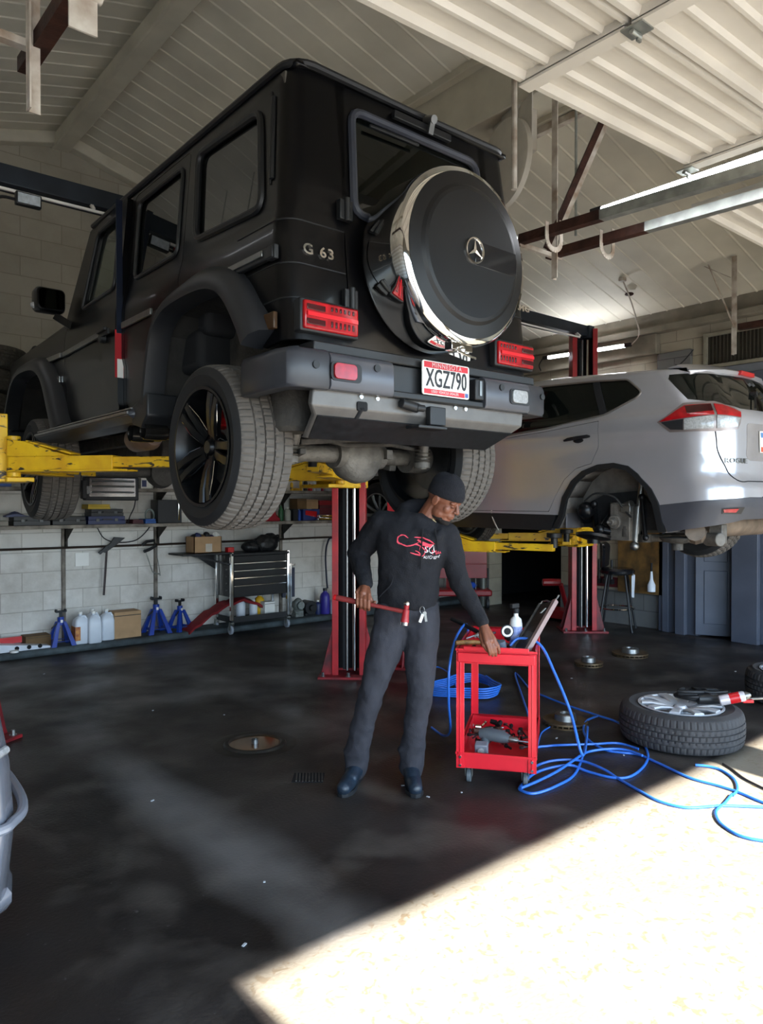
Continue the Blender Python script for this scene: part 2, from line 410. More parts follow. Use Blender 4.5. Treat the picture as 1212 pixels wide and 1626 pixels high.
# blue grey door frames and folded doors at the right wall
b = B(); b.box((XR - .10, 4.08, 0), (XR + .02, 4.56, 2.3)); b.box((XR - .17, 4.20, 0), (XR - .10, 4.32, 2.3)); b.box((XR - .13, 4.42, 0), (XR - .10, 4.50, 2.3)); struct(b, 'trim_7', M_bluegrey, bev=.008)
b = B(); b.box((XR - .16, 3.40, 0), (XR, 3.68, 2.5)); b.box((XR - .1, 2.9, 0), (XR, 3.40, 2.5)); struct(b, 'trim_8', M_bluegrey, bev=.008)
b = B(); b.box((XR + .0, 2.0, 2.3), (XR - .1, 4.5, 2.92)); struct(b, 'trim_9', M_bluegrey, bev=.008)
b = B()
M_ = Matrix.Translation((XR - .12, 4.10, 0)) @ Matrix.Rotation(math.radians(-62), 4, 'Z')
b.box((0, -.022, .02), (.72, .022, 2.2), M_)
for u in (.09, .40):
    for v0, v1 in ((.15, .75), (.85, 1.35), (1.45, 2.05)):
        b.box((u, -.032, v0), (u + .24, -.020, v1), M_)
struct(b, 'door_1', M_bluegrey, bev=.006)
# steel column and dark curtain by the far opening
b = B(); b.cyl((XR - .10, 7.33, 0), (XR - .10, 7.33, 2.6), .055); struct(b, 'trim_10', mat('galvanised_post', '7f8078', .4, .5), smooth=60)
# ================================================================ BLACK SUV ON THE LIFT
M_blk = mat('satin_black_paint', '060608', .3, .0, var=.05, scale=3, coat=.2, spec=.22)
M_trim = mat('black_plastic', '1d1e20', .45, var=.1, scale=20)
M_bump = mat('dark_grey_plastic', '34353a', .38, var=.1, scale=10)
M_bumpL = mat('gunmetal_satin', '55565c', .33, .35, var=.08, scale=6)
M_chrome = mat('chrome', 'e8e6e2', .06, 1, var=.02)
M_steel = mat('dull_steel', '8a8a88', .35, .9, var=.1, scale=20)
M_under = mat('underbody_grime', '4c4843', .75, .2, var=.25, scale=14, bump=.5)
M_under2 = mat('dusty_alloy', '77726b', .6, .4, var=.25, scale=14, bump=.5)
M_rubber = mat('tyre_tread_rubber', '5a544e', .85, var=.14, scale=12)
M_rubb2 = mat('tyre_rubber_dark', '1f1f20', .7, var=.1, scale=12)
M_rimb = mat('black_wheel', '17181a', .3, .6, var=.08)
M_priv = mat('privacy_glass', '1c211d', .02, trans=.82, spec=.9, ior=1.5)
M_glass = mat('clear_glass', 'b9c9bf', .02, trans=.97, ior=1.45)
M_tail = mat('red_lens', 'b00f19', .2, coat=.25, var=.25, scale=25)
M_tail2 = mat('dark_red_lens', '3f0d12', .15, coat=.6)
M_lensw = mat('clear_lens', 'a4a5a5', .15, coat=.6, var=.2, scale=80)
M_red = mat('red_enamel', 'c8141c', .3, coat=.3, var=.08, scale=6)
M_wht = mat('white_plastic', 'e8e6e0', .4, var=.04)
M_cloth = mat('black_upholstery', '1b1b1d', .8)
def tyre_bm(R, rin, W, pitch=66, grooves=4, deep=.009, seg=4):
    """tyre about the x axis, outer sidewall at x=-W/2"""
    n = pitch * seg; h = W / 2; cols = []
    side = [(rin - .012, -h + .035, 0), (rin + .004, -h + .012, 0), (rin + .018, -h + .006, 0), ((R + rin) / 2, -h - .003, 0), (R - .045, -h + .004, 0), (R - .028, -h + .010, 0), (R - .022, -h + .014, 0)]
    tw = W - .05; nb = grooves + 1; tread = []
    for i in range(nb):
        a = -tw / 2 + i * tw / nb; c = -tw / 2 + (i + 1) * tw / nb; g = .005
        crown = lambda x: R - .012 * (abs(x) / (tw / 2)) ** 2.5
        if i == 0: tread.append((crown(a) - .004, a - .006, 1))
        for x in (a + g, (a + c) / 2, c - g): tread.append((crown(x), x, 1 + i % 2))
        if i < nb - 1: tread += [(R - deep - .003, c - g * .7, 0), (R - deep - .003, c + g * .7, 0)]
        else: tread.append((crown(c) - .004, c + .006, 1))
    prof = side + tread + [(r, -x, k) for r, x, k in reversed(side)]
    b = B(); rs = []
    for r, x, k in prof:
        ring = []
        for j in range(n):
            rr = r
            if k and (j + (2 if k == 2 else 0) + int((x + h) / W * 3)) % seg == 0: rr = r - deep * .7
            a = 2 * PI * j / n; ring.append(Vector((x, rr * math.cos(a), rr * math.sin(a))))
        rs.append(ring)
    b.rings(rs, cap=False)
    b.rings([[Vector((x, r * math.cos(2 * PI * j / n), r * math.sin(2 * PI * j / n))) for j in range(n)] for r, x in ((rin - .012, h - .035), (rin - .012, -h + .035))], cap=False)
    return b
def two_tone_tyre(R, rin, W, parent, **k):
    b = tyre_bm(R, rin, W, **k); o = b.done('tyre', [M_rubb2, M_rubber], parent, smooth=25, weld=False)
    for p in o.data.polygons:
        c = p.center; r = math.hypot(c.y, c.z)
        p.material_index = 1 if (abs(c.x) < W / 2 - .012 and r > R - .05) else 0
    return o
def rim_bm(R, W, face=.03, pairs=5, spread=.2, ws=.018, wr=.03):
    """barrel plus paired spokes; outward is -x, face inset from outer edge"""
    b = B(); h = W / 2
    b.lathe([(R, -h + .01), (R + .008, -h + .004), (R + .008, -h + .0), (R - .006, -h + .0), (R - .014, -h + .02), (R - .03, -h + .06), (R - .035, h - .03), (R - .006, h), (R + .008, h), (R + .008, h - .012), (R - .02, h - .03), (R - .02, -h + .06), (R, -h + .02)], axis='x', n=64, cap=False)
    xh = -h + face + .025; xr = -h + face * .35
    for i in range(pairs):
        for sg in (-1, 1):
            a0 = 2 * PI * i / pairs + sg * .30 + .3; a1 = 2 * PI * i / pairs + sg * spread + .3
            p = Vector((xh, .055 * math.cos(a0), .055 * math.sin(a0))); q = Vector((xr, (R - .012) * math.cos(a1), (R - .012) * math.sin(a1)))
            d = (q - p); u = Vector((0, -d.z, d.y)).normalized()
            rs = []
            for t in (0, .3, .7, 1):
                c = p.lerp(q, t); c.x += -.012 * math.sin(PI * t); wd = ws * (1 - .1 * t) * (1.2 if t == 1 else 1)
                rs.append([c + u * wd + Vector((.0, 0, 0)), c + u * wd * .8 + Vector((-.008, 0, 0)), c - u * wd * .8 + Vector((-.008, 0, 0)), c - u * wd, c - u * wd * .7 + Vector((wr, 0, 0)), c + u * wd * .7 + Vector((wr, 0, 0))])
            b.rings(rs)
    b.lathe([(.001, xh - .02), (.03, xh - .02), (.036, xh - .012), (.04, xh), (.075, xh + .005), (.08, xh + .02), (.075, xh + .05), (.001, xh + .05)], axis='x', n=32)
    for i in range(5):
        a = 2 * PI * i / 5; b.cyl((xh - .004, .055 * math.cos(a), .055 * math.sin(a)), (xh + .01, .055 * math.cos(a), .055 * math.sin(a)), .011, n=6)
    return b
G = thing('sport_utility_vehicle', 'matte black boxy off-road vehicle raised on the yellow lift arms', 'car', (2.38, 4.6, 1.38))
GX, GC, GZ = 1.62, 2.383, 3.37
def prof(z):          # distance in from the widest side plane at height z
    r = max(0, z - 2.72) * .06 / .65
    if 2.60 < z: r += .022 * min(1, ((z - 2.60) / .13)) ** 2 if z < 2.73 else .022
    if z < 2.36: r += .012 * min(1, (2.36 - z) / .06)
    if z < 2.1: r += (2.1 - z) * .25
    if z > GZ - .05: r += .03 * ((z - GZ + .05) / .05) ** 2
    return r
def lean(z): return max(0, z - 2.2) * .12 / 1.15
CR = .085; ARC = CR * PI / 2; Y0 = 2.5
def gpos(s, z, w, sg=1):
    """s: -y along the side up to 0, round the rear corner, then along the rear; sg -1 mirrors to the right side"""
    p = prof(z)
    if s <= 0:
        y = Y0 + CR - s; x = GX + p + w
        k = max(0, 1 - (-s) / 1.0); y += lean(z) * k
    elif s < ARC:
        a = s / CR; x = GX + p + CR - (CR - w) * math.cos(a); y = Y0 + CR - (CR - w) * math.sin(a) + lean(z)
    else:
        x = GX + p + CR + (s - ARC) * (1 - p / (GC - GX - CR)); y = Y0 + w + lean(z)
    if sg < 0: x = 2 * GC - x
    return Vector((x, y, z))
def sy(y): return Y0 + CR - y
SEND = ARC + (GC - GX - CR)
def sx_(x): return ARC + (x - GX - CR)
gz = [2.04, 2.1, 2.3, 2.33, 2.36, 2.6, 2.62, 2.64, 2.66, 2.68, 2.70, 2.72, 2.74, 3.0, 3.2, 3.33, 3.345, 3.36]
gs = [-3, -2, -1, -.5, 0] + [ARC * i / 6 for i in range(1, 7)] + [.4]
def P2(l): return [(sy(y), z) for y, z in l]
rear_door = rpoly([(3.53, 3.31), (3.53, 2.53), (3.72, 2.46), (3.83, 2.05), (4.27, 2.05), (4.27, 3.31)], [.04, .02, .05, .03, .03, .04])
front_door = rpoly([(4.31, 3.32), (4.89, 3.32), (5.14, 2.79), (5.38, 2.74), (5.38, 2.05), (4.31, 2.05)], [.04, .04, .02, .02, .03, .03])
cargo_win = rpoly([(2.70, 2.765), (3.38, 2.80), (3.42, 3.255), (2.74, 3.225)], .07)
rd_win = rpoly([(3.60, 2.79), (4.17, 2.79), (4.19, 3.25), (3.61, 3.25)], .05)
fd_win = rpoly([(4.41, 2.79), (5.05, 2.79), (4.83, 3.25), (4.42, 3.25)], .05)
rarch = [(2.72, 2.16), (2.80, 2.26), (2.90, 2.39), (3.0, 2.46), (3.15, 2.50), (3.40, 2.50), (3.58, 2.47), (3.70, 2.38), (3.77, 2.20), (3.82, 2.0)]
farch = [(5.42, 1.98), (5.52, 2.15), (5.66, 2.36), (5.80, 2.46), (6.0, 2.51), (6.3, 2.51), (6.48, 2.44), (6.62, 2.28), (6.70, 2.12)]
def grow(poly, d):   # offset a polygon outward from its centre line
    m = len(poly); A = sum(poly[i][0] * poly[(i + 1) % m][1] - poly[(i + 1) % m][0] * poly[i][1] for i in range(m)); sg = 1 if A > 0 else -1; out = []
    for i in range(m):
        a = Vector(poly[i - 1]); p = Vector(poly[i]); c = Vector(poly[(i + 1) % m])
        n1 = Vector(((p - a).y, -(p - a).x)); n2 = Vector(((c - p).y, -(c - p).x))
        n = (n1.normalized() if n1.length else n1) + (n2.normalized() if n2.length else n2)
        n = n.normalized() if n.length else n
        out.append(tuple(p + n * d * sg))
    return out
hatch_x0, hatch_x1 = 1.925, 2 * GC - 1.865
def body_side(sg):
    outer = [(sy(y), z) for y, z in [(6.86, 2.12), (6.86, 2.66), (6.80, 2.70), (5.47, 2.76), (5.42, 2.80), (5.05, GZ)]] + [(0, GZ), (ARC, GZ)]
    if sg > 0: outer += [(sx_(hatch_x0), GZ), (sx_(hatch_x0), 2.17)]
    else: outer += [(sx_(1.865), GZ), (sx_(1.865), 2.17)]
    outer += [(ARC, 2.17), (0, 2.17)] + P2(rarch) + P2(farch)
    b = B(); hl = [outer, P2(cargo_win)]
    if sg > 0: hl += [P2(rear_door), P2(front_door)]
    else: hl += [P2(rd_win), P2(fd_win)]
    b.plate(hl, .02, lambda u, v, w: gpos(u, v, w, sg), (gs, gz)); return b
body_side(1).done('body_side', M_blk, G, smooth=40, weld=False); body_side(-1).done('body_side', M_blk, G, smooth=40, weld=False)
# roof, bonnet, windscreen frame, floor
b = B()
ys = [2.60, 2.66, 2.8, 3.6, 4.4, 5.0, 5.05]; rs = []
for y in ys:
    dz = .0 if y in (2.60, 5.05) else .03
    rs.append([Vector((GC + t * (.665 + .0), y, 3.36 + dz * (1 - t ** 6))) for t in [-1, -.97, -.9, -.6, -.3, 0, .3, .6, .9, .97, 1]])
for i in range(len(rs) - 1):
    for j in range(10): b._app([rs[i][j], rs[i][j + 1], rs[i + 1][j + 1], rs[i + 1][j]], [(0, 1, 2, 3)])
b.done('roof', M_blk, G, solid=.02)
b = B()   # drip rail along both sides and round the rear
for sg in (1, -1):
    pts = [gpos(sy(5.02), 3.35, -.012, sg), gpos(sy(4.2), 3.355, -.016, sg), gpos(sy(3.4), 3.36, -.018, sg), gpos(sy(2.8), 3.362, -.02, sg)] + [gpos(ARC * i / 5, 3.362, -.02, sg) for i in range(6)] + [gpos(SEND, 3.362, -.012, sg)]
    b.tube(pts, .017, 8)
b.done('drip_rail', M_trim, G)
b = B(); rs = []
for y, z, hw in ((5.40, 2.77, .72), (6.0, 2.75, .70), (6.6, 2.71, .68), (6.84, 2.66, .66), (6.86, 2.5, .66)):
    rs.append([Vector((GC + t * hw, y, z + .03 * (1 - abs(t) ** 4) + (.02 if abs(t) < .55 else 0))) for t in [-1, -.9, -.56, -.54, 0, .54, .56, .9, 1]])
for i in range(len(rs) - 1):
    for j in range(8): b._app([rs[i][j], rs[i][j + 1], rs[i + 1][j + 1], rs[i + 1][j]], [(0, 1, 2, 3)])
b.box((GX + .02, 6.0, 2.66), (GX + .10, 6.6, 2.715)); b.done('bonnet', M_blk, G, solid=.01)
b = B(); b.box((GX + .05, 6.84, 2.12), (2 * GC - GX - .05, 6.9, 2.62)); b.box((GX - .02, 6.86, 1.86), (2 * GC - GX + .02, 7.0, 2.14)); b.done('front_panel', M_trim, G, bev=.02)
b = B()
for hx in (1.82, 2 * GC - 1.82): b = B(); b.cyl((hx, 6.88, 2.42), (hx, 6.95, 2.42), .1); b.done('headlamp', M_lensw, G)
b = B(); b.cyl((1.72, 6.45, 2.76), (1.72, 6.58, 2.745), .035, .03); b.done('indicator_lamp', M_trim, G); b = B(); b.cyl((2 * GC - 1.72, 6.45, 2.76), (2 * GC - 1.72, 6.58, 2.745), .035, .03); b.done('indicator_lamp', M_trim, G)
b = B()
b.plate([[(-.70, 2.78), (.70, 2.78), (.64, 3.35), (-.64, 3.35)], rpoly([(-.63, 2.84), (.63, 2.84), (.58, 3.29), (-.58, 3.29)], .05)], .03, lambda u, v, w: Vector((GC + u, 5.42 - (v - 2.78) * .65 - w, v)))
b.done('windscreen_frame', M_blk, G)
b = B(); b.plate([rpoly([(-.64, 2.83), (.64, 2.83), (.59, 3.30), (-.59, 3.30)], .05)], .005, lambda u, v, w: Vector((GC + u, 5.405 - (v - 2.78) * .65 - w, v))); b.done('windscreen', M_glass, G)
b = B(); b.box((GX + .30, 2.6, 2.0), (2 * GC - GX - .30, 6.8, 2.12)); b.box((GX + .05, 3.86, 2.0), (2 * GC - GX - .05, 5.38, 2.12))
b.box((GX + .3, 2.6, 2.12), (GX + .34, 3.84, 2.6)); b.box((2 * GC - GX - .34, 2.6, 2.12), (2 * GC - GX - .3, 3.84, 2.6)); b.box((GX + .05, 3.84, 2.0), (2 * GC - GX - .05, 3.87, 2.6)); b.box((GX + .05, 5.38, 2.0), (2 * GC - GX - .05, 5.42, 2.7)); b.box((GX + .04, 2.6, 2.56), (2 * GC - GX - .04, 3.84, 2.6))
b.box((GX + .3, 5.4, 2.1), (GX + .34, 6.8, 2.6)); b.box((GX + .06, 5.4, 2.56), (GX + .34, 6.8, 2.6))
b.done('floor_pan', M_under, G)
b = B(); b.box((GX + .08, 2.66, 3.28), (2 * GC - GX - .08, 4.98, 3.33)); b.done('headliner', mat('headliner', '55524b', .9), G)
b = B(); b.box((GX + .06, 5.1, 2.3), (2 * GC - GX - .06, 5.4, 2.76)); b.done('dashboard', M_cloth, G, bev=.03)
for sx0 in (GX + .12, GC + .06):
    for y0 in (4.4, 3.55):
        b = B(); b.box((sx0, y0, 2.2), (sx0 + .52, y0 + .5, 2.42)); b.cbox((sx0 + .26, y0 - .03, 2.68), (.5, .13, .60), rx=.12); b.cbox((sx0 + .26, y0 - .05, 3.06), (.26, .09, .17), rx=.1)
        b.done('car_seat', M_cloth, G, bev=.04, seg=3)
# wheel arch liners
for y0, y1, ar in ((2.72, 3.82, rarch), (5.42, 6.70, farch)):
    for sg in (1, -1):
        X = (lambda x: x) if sg > 0 else (lambda x: 2 * GC - x)
        b = B(); b.plate([[(y0, z0) for z0 in (2.0,)] + ar + [(y1, 2.0)]] if False else [ar + [(y1, 1.98), (y0, 1.98)]], .01, lambda u, v, w: Vector((X(GX + .32 + w), u, v)))
        for i in range(len(ar) - 1):
            (a0, a1), (c0, c1) = ar[i], ar[i + 1]
            b._app([(X(GX + .02), a0, a1 + .0), (X(GX + .32), a0, a1), (X(GX + .32), c0, c1), (X(GX + .02), c0, c1)], [(0, 1, 2, 3)])
        b.done('wheel_arch_liner', mat('arch_liner', '2a2825', .8, var=.25, scale=9, bump=.4), G, weld=False)
# doors
def gside(u, v, w): return gpos(u, v, w, 1)
b = B(); b.plate([P2(grow(rear_door, -.005)), P2(rd_win)], .02, gside, (gs, gz)); rd = b.done('rear_door', M_blk, G, smooth=40, weld=False)
def win(poly, name, m, par, sg=1, th=.004, inset=.010, grow_=.012):
    b = B(); b.plate([P2(grow(poly, grow_))], th, lambda u, v, w: gpos(u, v, w + inset, sg)); return b.done(name, m, par, weld=False)
def seal(poly, par, sg=1, r=.012, m=None, w=-.003):
    b = B(); b.tube([gpos(sy(y), z, w, sg) for y, z in poly], r, 8, closed=True); return b.done('window_seal', m or M_trim, par)
win(rd_win, 'window_glass', M_priv, rd); seal(rd_win, rd)
cw = win(cargo_win, 'side_window', M_priv, G); seal(cargo_win, cw, r=.018)
for pl_, m_ in ((cargo_win, M_priv), (rd_win, M_priv), (fd_win, M_glass)): o = win(pl_, 'side_window', m_, G, -1); seal(pl_, o, -1)
# ajar front door, hinged at its front edge
b = B(); b.plate([P2(grow(front_door, -.005)), P2(fd_win)], .05, gside, (gs, gz)); fd = b.done('front_door', M_blk, G, smooth=40, weld=False)
win(fd_win, 'window_glass', M_glass, fd, inset=.02); seal(fd_win, fd)
b = B(); b.box((1.585, 4.35, 2.50), (1.60, 4.52, 2.535)); b.cyl((1.585, 4.50, 2.5), (1.62, 4.50, 2.5), .03); b.bar((1.575, 4.36, 2.53), (1.575, 4.5, 2.53), .02); b.done('door_handle', M_trim, fd, bev=.004)
b = B(); b.bar((1.608, 4.56, 2.535), (1.608, 5.36, 2.535), .016, .035); b.done('trim_strip', M_steel, fd, bev=.003)
b = B(); b.box((GX - .004, 4.314, 2.24), (GX + .052, 4.31, 2.52)); b.box((1.626, 4.309, 2.24), (1.666, 4.314, 2.36)); b.done('door_jamb_label', mat('red_tag', 'b8202a', .5), fd)
b = B(); b.box((1.628, 4.3085, 2.24), (1.664, 4.3135, 2.35)); b.done('paper_tag', M_wht, fd)
b = B(); b.box((1.624, 4.3055, 2.5), (1.66, 4.3135, 3.28)); b.done('door_edge_seal', mat('blue_black_edge', '141c2e', .3), fd)
HG = Vector((1.63, 5.38, 0)); ang = math.radians(1.8)
Mh = Matrix.Translation(HG) @ Matrix.Rotation(-ang, 4, 'Z') @ Matrix.Translation(-HG)
fd.matrix_parent_inverse = fd.matrix_parent_inverse @ Mh   # parts ride along with the door
b = B(); b.cyl((1.60, 3.80, 2.5), (1.625, 3.80, 2.5), .028); b.box((1.59, 3.66, 2.49), (1.605, 3.78, 2.52)); b.done('door_handle', M_trim, rd, bev=.003)
b = B(); b.bar((1.606, 3.84, 2.535), (1.606, 4.26, 2.535), .016, .035); b.done('trim_strip', M_steel, rd, bev=.003)
b = B(); b.bar((1.604, 2.59, 2.53), (1.604, 3.52, 2.53), .026, .05); b.box((1.596, 2.58, 2.5), (1.62, 2.64, 2.56)); b.done('side_moulding', M_trim, G, bev=.005)
b = B(); b.bar((1.588, 2.66, 2.535), (1.588, 3.52, 2.535), .008, .026); b.done('side_moulding_insert', M_steel, G, bev=.003)
b = B(); b.bar((1.604, 5.40, 2.54), (1.604, 5.76, 2.55), .02, .035); b.done('side_moulding_insert', M_steel, G, bev=.003)
b = B(); b.box((1.608, 5.46, 2.36), (1.614, 5.52, 2.40)); b.text('V8', .07, lambda u, v, w: Vector((1.606 + w, 5.53 - u, 2.33 + v)), .006); b.done('wing_badge', M_chrome, G)
b = B(); b.box((1.605, 2.60, 2.22), (1.625, 2.68, 2.29)); b.done('side_marker', mat('amber_brown_lens', '4a3420', .3), G, bev=.004)
b = B(); b.tube([gpos(sy(2.62), 2.87, -.004), gpos(sy(2.62), 3.24, -.004)], .012, 8); b.tube([gpos(sy(2.635), 2.85, -.004), gpos(sy(2.64), 3.27, -.004)], .005, 6); b.done('air_vent', M_trim, G)
# mirror
MX, MZ = 1.512, 2.89
b = B(); rs = []
for y, s in ((5.30, .9), (5.33, 1), (5.40, .98), (5.46, .7)): rs.append([Vector((MX + u * s, y, MZ + v * s)) for u, v in rrect(-.10, -.08, .10, .085, .035)])
b.rings(rs); b.bar((MX + .05, 5.38, 2.80), (1.66, 5.32, 2.73), .06, .05); mi = b.done('wing_mirror', M_blk, G, bev=.004)
b = B(); b.plate([[(MX + u * .8, MZ + v * .8) for u, v in rrect(-.10, -.08, .10, .085, .035)]], .004, lambda u, v, w: Vector((u, 5.292 + w, v))); b.done('mirror_glass', mat('mirror', '2a2f2c', .03, 1), mi)
b = B(); b.ball((MX - .098, 5.36, MZ - .04), .022); b.done('mirror_lamp', M_lensw, mi)
# belt crease lines, panel lines at the rear corner
b = B()
for sg in (1, -1):
  for z in (2.67, 2.485, 2.34):
    b = B(); b.tube([gpos(s, z, -.001, sg) for s in [sy(2.9), sy(2.66), 0] + [ARC * i / 6 for i in range(1, 7)] + [sx_(1.865 if sg < 0 else 1.92)]], .0035, 6); b.done('body_crease', M_trim, G)
# hatch (swing tailgate)
def rearm(u, v, w): return Vector((u, Y0 + lean(v) + w, v))
hx0, hx1 = hatch_x0 + .006, hatch_x1 - .006
hw_ = rpoly([(2.0, 2.78), (2.83, 2.78), (2.80, 3.235), (2.02, 3.235)], .05)
b = B(); b.plate([[(hx0, 2.17), (hx1, 2.17), (hx1, 3.345), (hx0, 3.345)], hw_], .03, rearm, ([], gz)); tg = b.done('tailgate', M_blk, G, weld=False)
b = B(); b.plate([grow(hw_, .01)], .004, lambda u, v, w: rearm(u, v, w + .012)); b.done('rear_window', M_priv, tg, weld=False)
b = B(); b.tube([rearm(x, z, -.006) for x, z in grow(hw_, .012)], .019, 8, closed=True); b.done('window_seal', mat('grey_rubber_seal', '3a3d46', .35), tg)
b = B(); b.box((2.25, 2.585, 3.29), (2.62, 2.61, 3.325)); b.bar((2.10, 2.585, 3.20), (2.40, 2.585, 3.205), .012, .014); b.done('brake_light_bar', M_trim, tg, bev=.004)
b = B(); b.cyl((2.46, 2.54, 3.33), (2.46, 2.60, 3.35), .02); b.bar((2.46, 2.55, 3.34), (2.46, 2.57, 3.27), .03, .012); b.done('reversing_camera', M_steel, tg)
b = B()
for z in (2.76, 2.37): b = B(); b.cbox((1.925, 2.54 if z > 2.5 else 2.505, z), (.07, .03, .085)); b.cyl((1.925, 2.52 if z > 2.5 else 2.487, z - .05), (1.925, 2.52 if z > 2.5 else 2.487, z + .05), .013); b.done('tailgate_hinge', M_trim, G, bev=.004)
# spare wheel cover
CC = Vector((2.355, 0, 2.575))
def cov(prof_): return [(r, y) for r, y in prof_]
b = B(); b.lathe([(.30, 2.54), (.372, 2.50), (.385, 2.46), (.388, 2.30), (.386, 2.245), (.376, 2.222), (.355, 2.214), (.350, 2.222)], (CC.x, 0, CC.z), 'y', 96, cap=False)
cvr = b.done('spare_wheel_cover', M_chrome, G, smooth=60)
b = B(); b.lathe([(.356, 2.222), (.354, 2.212), (.30, 2.200), (.285, 2.190), (.27, 2.186), (.12, 2.184), (.001, 2.184)], (CC.x, 0, CC.z), 'y', 96); b.done('cover_face', mat('satin_cover_black', '0d0d0f', .38, var=.05, spec=.35), cvr, smooth=12)
b = B(); b.prism([[(2.36,2.53),(2.36,2.635),(2.632,2.635),(2.64,2.60),(2.638,2.55),(2.632,2.53)]], (0,.006,0), lambda u,v:(u,2.181+max(0,(math.hypot(u-CC.x,v-CC.z)-.12))*.03,v)); b.done('cover_panel', mat('gloss_panel', '141418', .12, coat=.5), cvr, bev=.002)
b = B(); b.lathe([(.045, 2.186), (.05, 2.176), (.056, 2.176), (.058, 2.186)], (CC.x, 0, 2.59), 'y', 40, cap=False)
for k in range(3):
    a = PI / 2 + k * 2 * PI / 3; d = Vector((math.cos(a), 0, math.sin(a))); pz = Vector((-d.z, 0, d.x))
    c = Vector((CC.x, 2.178, 2.59)); tip = c + d * .05; L_ = c + pz * .009; R_ = c - pz * .009; f_ = c + Vector((0, -.008, 0)); bk = c + Vector((0, .008, 0))
    b._app([tip, L_, R_, f_, bk], [(0, 1, 3), (0, 3, 2), (0, 4, 1), (0, 2, 4), (1, 4, 2, 3)])
b.done('star_emblem', M_chrome, cvr)
b = B(); b.box((2.27, 2.235, 2.165), (2.40, 2.28, 2.20)); b.cyl((2.30, 2.25, 2.16), (2.37, 2.25, 2.16), .014); b.bar((2.26, 2.22, 2.15), (2.41, 2.25, 2.14), .05, .012); b.ball((2.32, 2.225, 2.165), .018); b.done('cover_latch', M_chrome, cvr, bev=.003)
b = B(); b.cyl((2.355, 2.52, 2.575), (2.355, 2.62, 2.575), .12); b.done('cover_bracket', M_trim, cvr)
# badges
def rt(x, z, dy=-.004): return lambda u, v, w: Vector((x + u, Y0 + lean(z + v) + dy + w, z + v))
b = B(); b.text('G 63', .062, rt(1.782, 2.55), .006, .0012, 1.15, 1.15); b.done('model_badge', M_chrome, G)
b = B()
for i in range(3): b.bar(rt(3.035, 2.54)(i * .012 - .02, -.014, 0), rt(3.0, 2.54)(i * .012 - .004, .014, 0), .006, .005)
b.done('badge_stripes', M_chrome, G); b = B(); b.text('AMG', .046, rt(3.095, 2.54), .006, .0012, 1.05, 1.25); b.done('model_badge', M_chrome, G)
# tail lamps
for x0 in (1.66, 2 * GC - 1.66 - .275):
    b = B(); b.box((x0 - .012, 2.47, 2.195), (x0 + .287, 2.52, 2.33)); lb = b.done('tail_lamp', M_trim, G, bev=.008)
    b = B(); b.box((x0, 2.455, 2.205), (x0 + .275, 2.49, 2.32)); b.done('red_lens', M_tail, lb, bev=.008)
    b = B(); fl = x0 < 2.3; u0 = x0 + .01 if fl else x0 + .175
    b.box((u0, 2.450, 2.222), (u0 + .09, 2.457, 2.245)); b.box((u0, 2.450, 2.280), (u0 + .09, 2.457, 2.303))
    for k in range(6): b.box((x0 + .12 * fl + .01 + k * .022, 2.451, 2.222), (x0 + .12 * fl + .02 + k * .022, 2.457, 2.248))
    for k in range(6): b.box((x0 + .12 * fl + .01 + k * .022, 2.451, 2.288), (x0 + .12 * fl + .02 + k * .022, 2.457, 2.306))
    b.done('dark_lens', M_tail2, lb, bev=.002)
    b = B(); b.bar((x0 + .01, 2.45, 2.263), (x0 + .265, 2.45, 2.263), .008, .016); b.done('light_bar', mat('bright_red', 'd8202a', .2, coat=.5), lb)
# bumper
def bum(x0, x1, z0, z1, y=2.42, left=False, right=False, m=M_bump, name='bumper_section'):
    path = []
    if left: path += [(1.60, 2.86), (1.568, 2.80), (1.558, 2.55), (1.575, 2.46), (1.62, 2.425)]
    else: path += [(x0, y)]
    if right: path += [(3.15, 2.425), (3.19, 2.46), (3.208, 2.55), (3.198, 2.80), (3.166, 2.86)]
    else: path += [(x1, y)]
    b = B(); rs = []
    for x, yy in path:
        inx = .09 * (1 if x < 1.61 else -1 if x > 3.16 else 0); iny = .09 if inx == 0 else (.05 if yy < 2.5 else 0)
        pr = [(0, z0 + .012), (0.0, z1 - .03), (.12, z1 - .008), (.3, z1), (1, z1), (1, z0 - .0), (.12, z0 - .004)]
        rs.append([Vector((x + inx * t, yy + iny * t, z)) for t, z in pr])
    b.rings(rs); return b.done(name, m, G, bev=.004, smooth=50)
bum(1.56, 1.76, 1.965, 2.125, left=True, m=M_bump)
bum(1.762, 2.10, 1.968, 2.118, y=2.415, m=M_bumpL)
bum(2.69, 3.02, 1.968, 2.118, y=2.415, m=M_bumpL)
bum(3.02, 3.21, 1.965, 2.12, right=True, m=M_bump)
b = B(); b.box((2.10, 2.46, 1.98), (2.69, 2.55, 2.115)); b.box((2.10, 2.43, 1.965), (2.69, 2.52, 1.995)); b.box((2.62, 2.42, 2.0), (2.68, 2.47, 2.10)); b.box((1.70, 2.45, 2.118), (3.1, 2.56, 2.16)); b.done('bumper_centre', M_trim, G, bev=.006)
b = B(); b.box((2.645, 2.415, 2.02), (2.66, 2.425, 2.09)); b.done('bumper_slot', M_steel, G)
for x, z in ((1.69, 2.055), (2.0, 2.075), (2.80, 2.075), (3.13, 2.06)):
    b = B(); b.cyl((x, 2.423 if x not in (1.69, 3.13) else 2.432, z), (x, 2.407 if x not in (1.69, 3.13) else 2.415, z), .016); b.done('parking_sensor', M_trim, G)
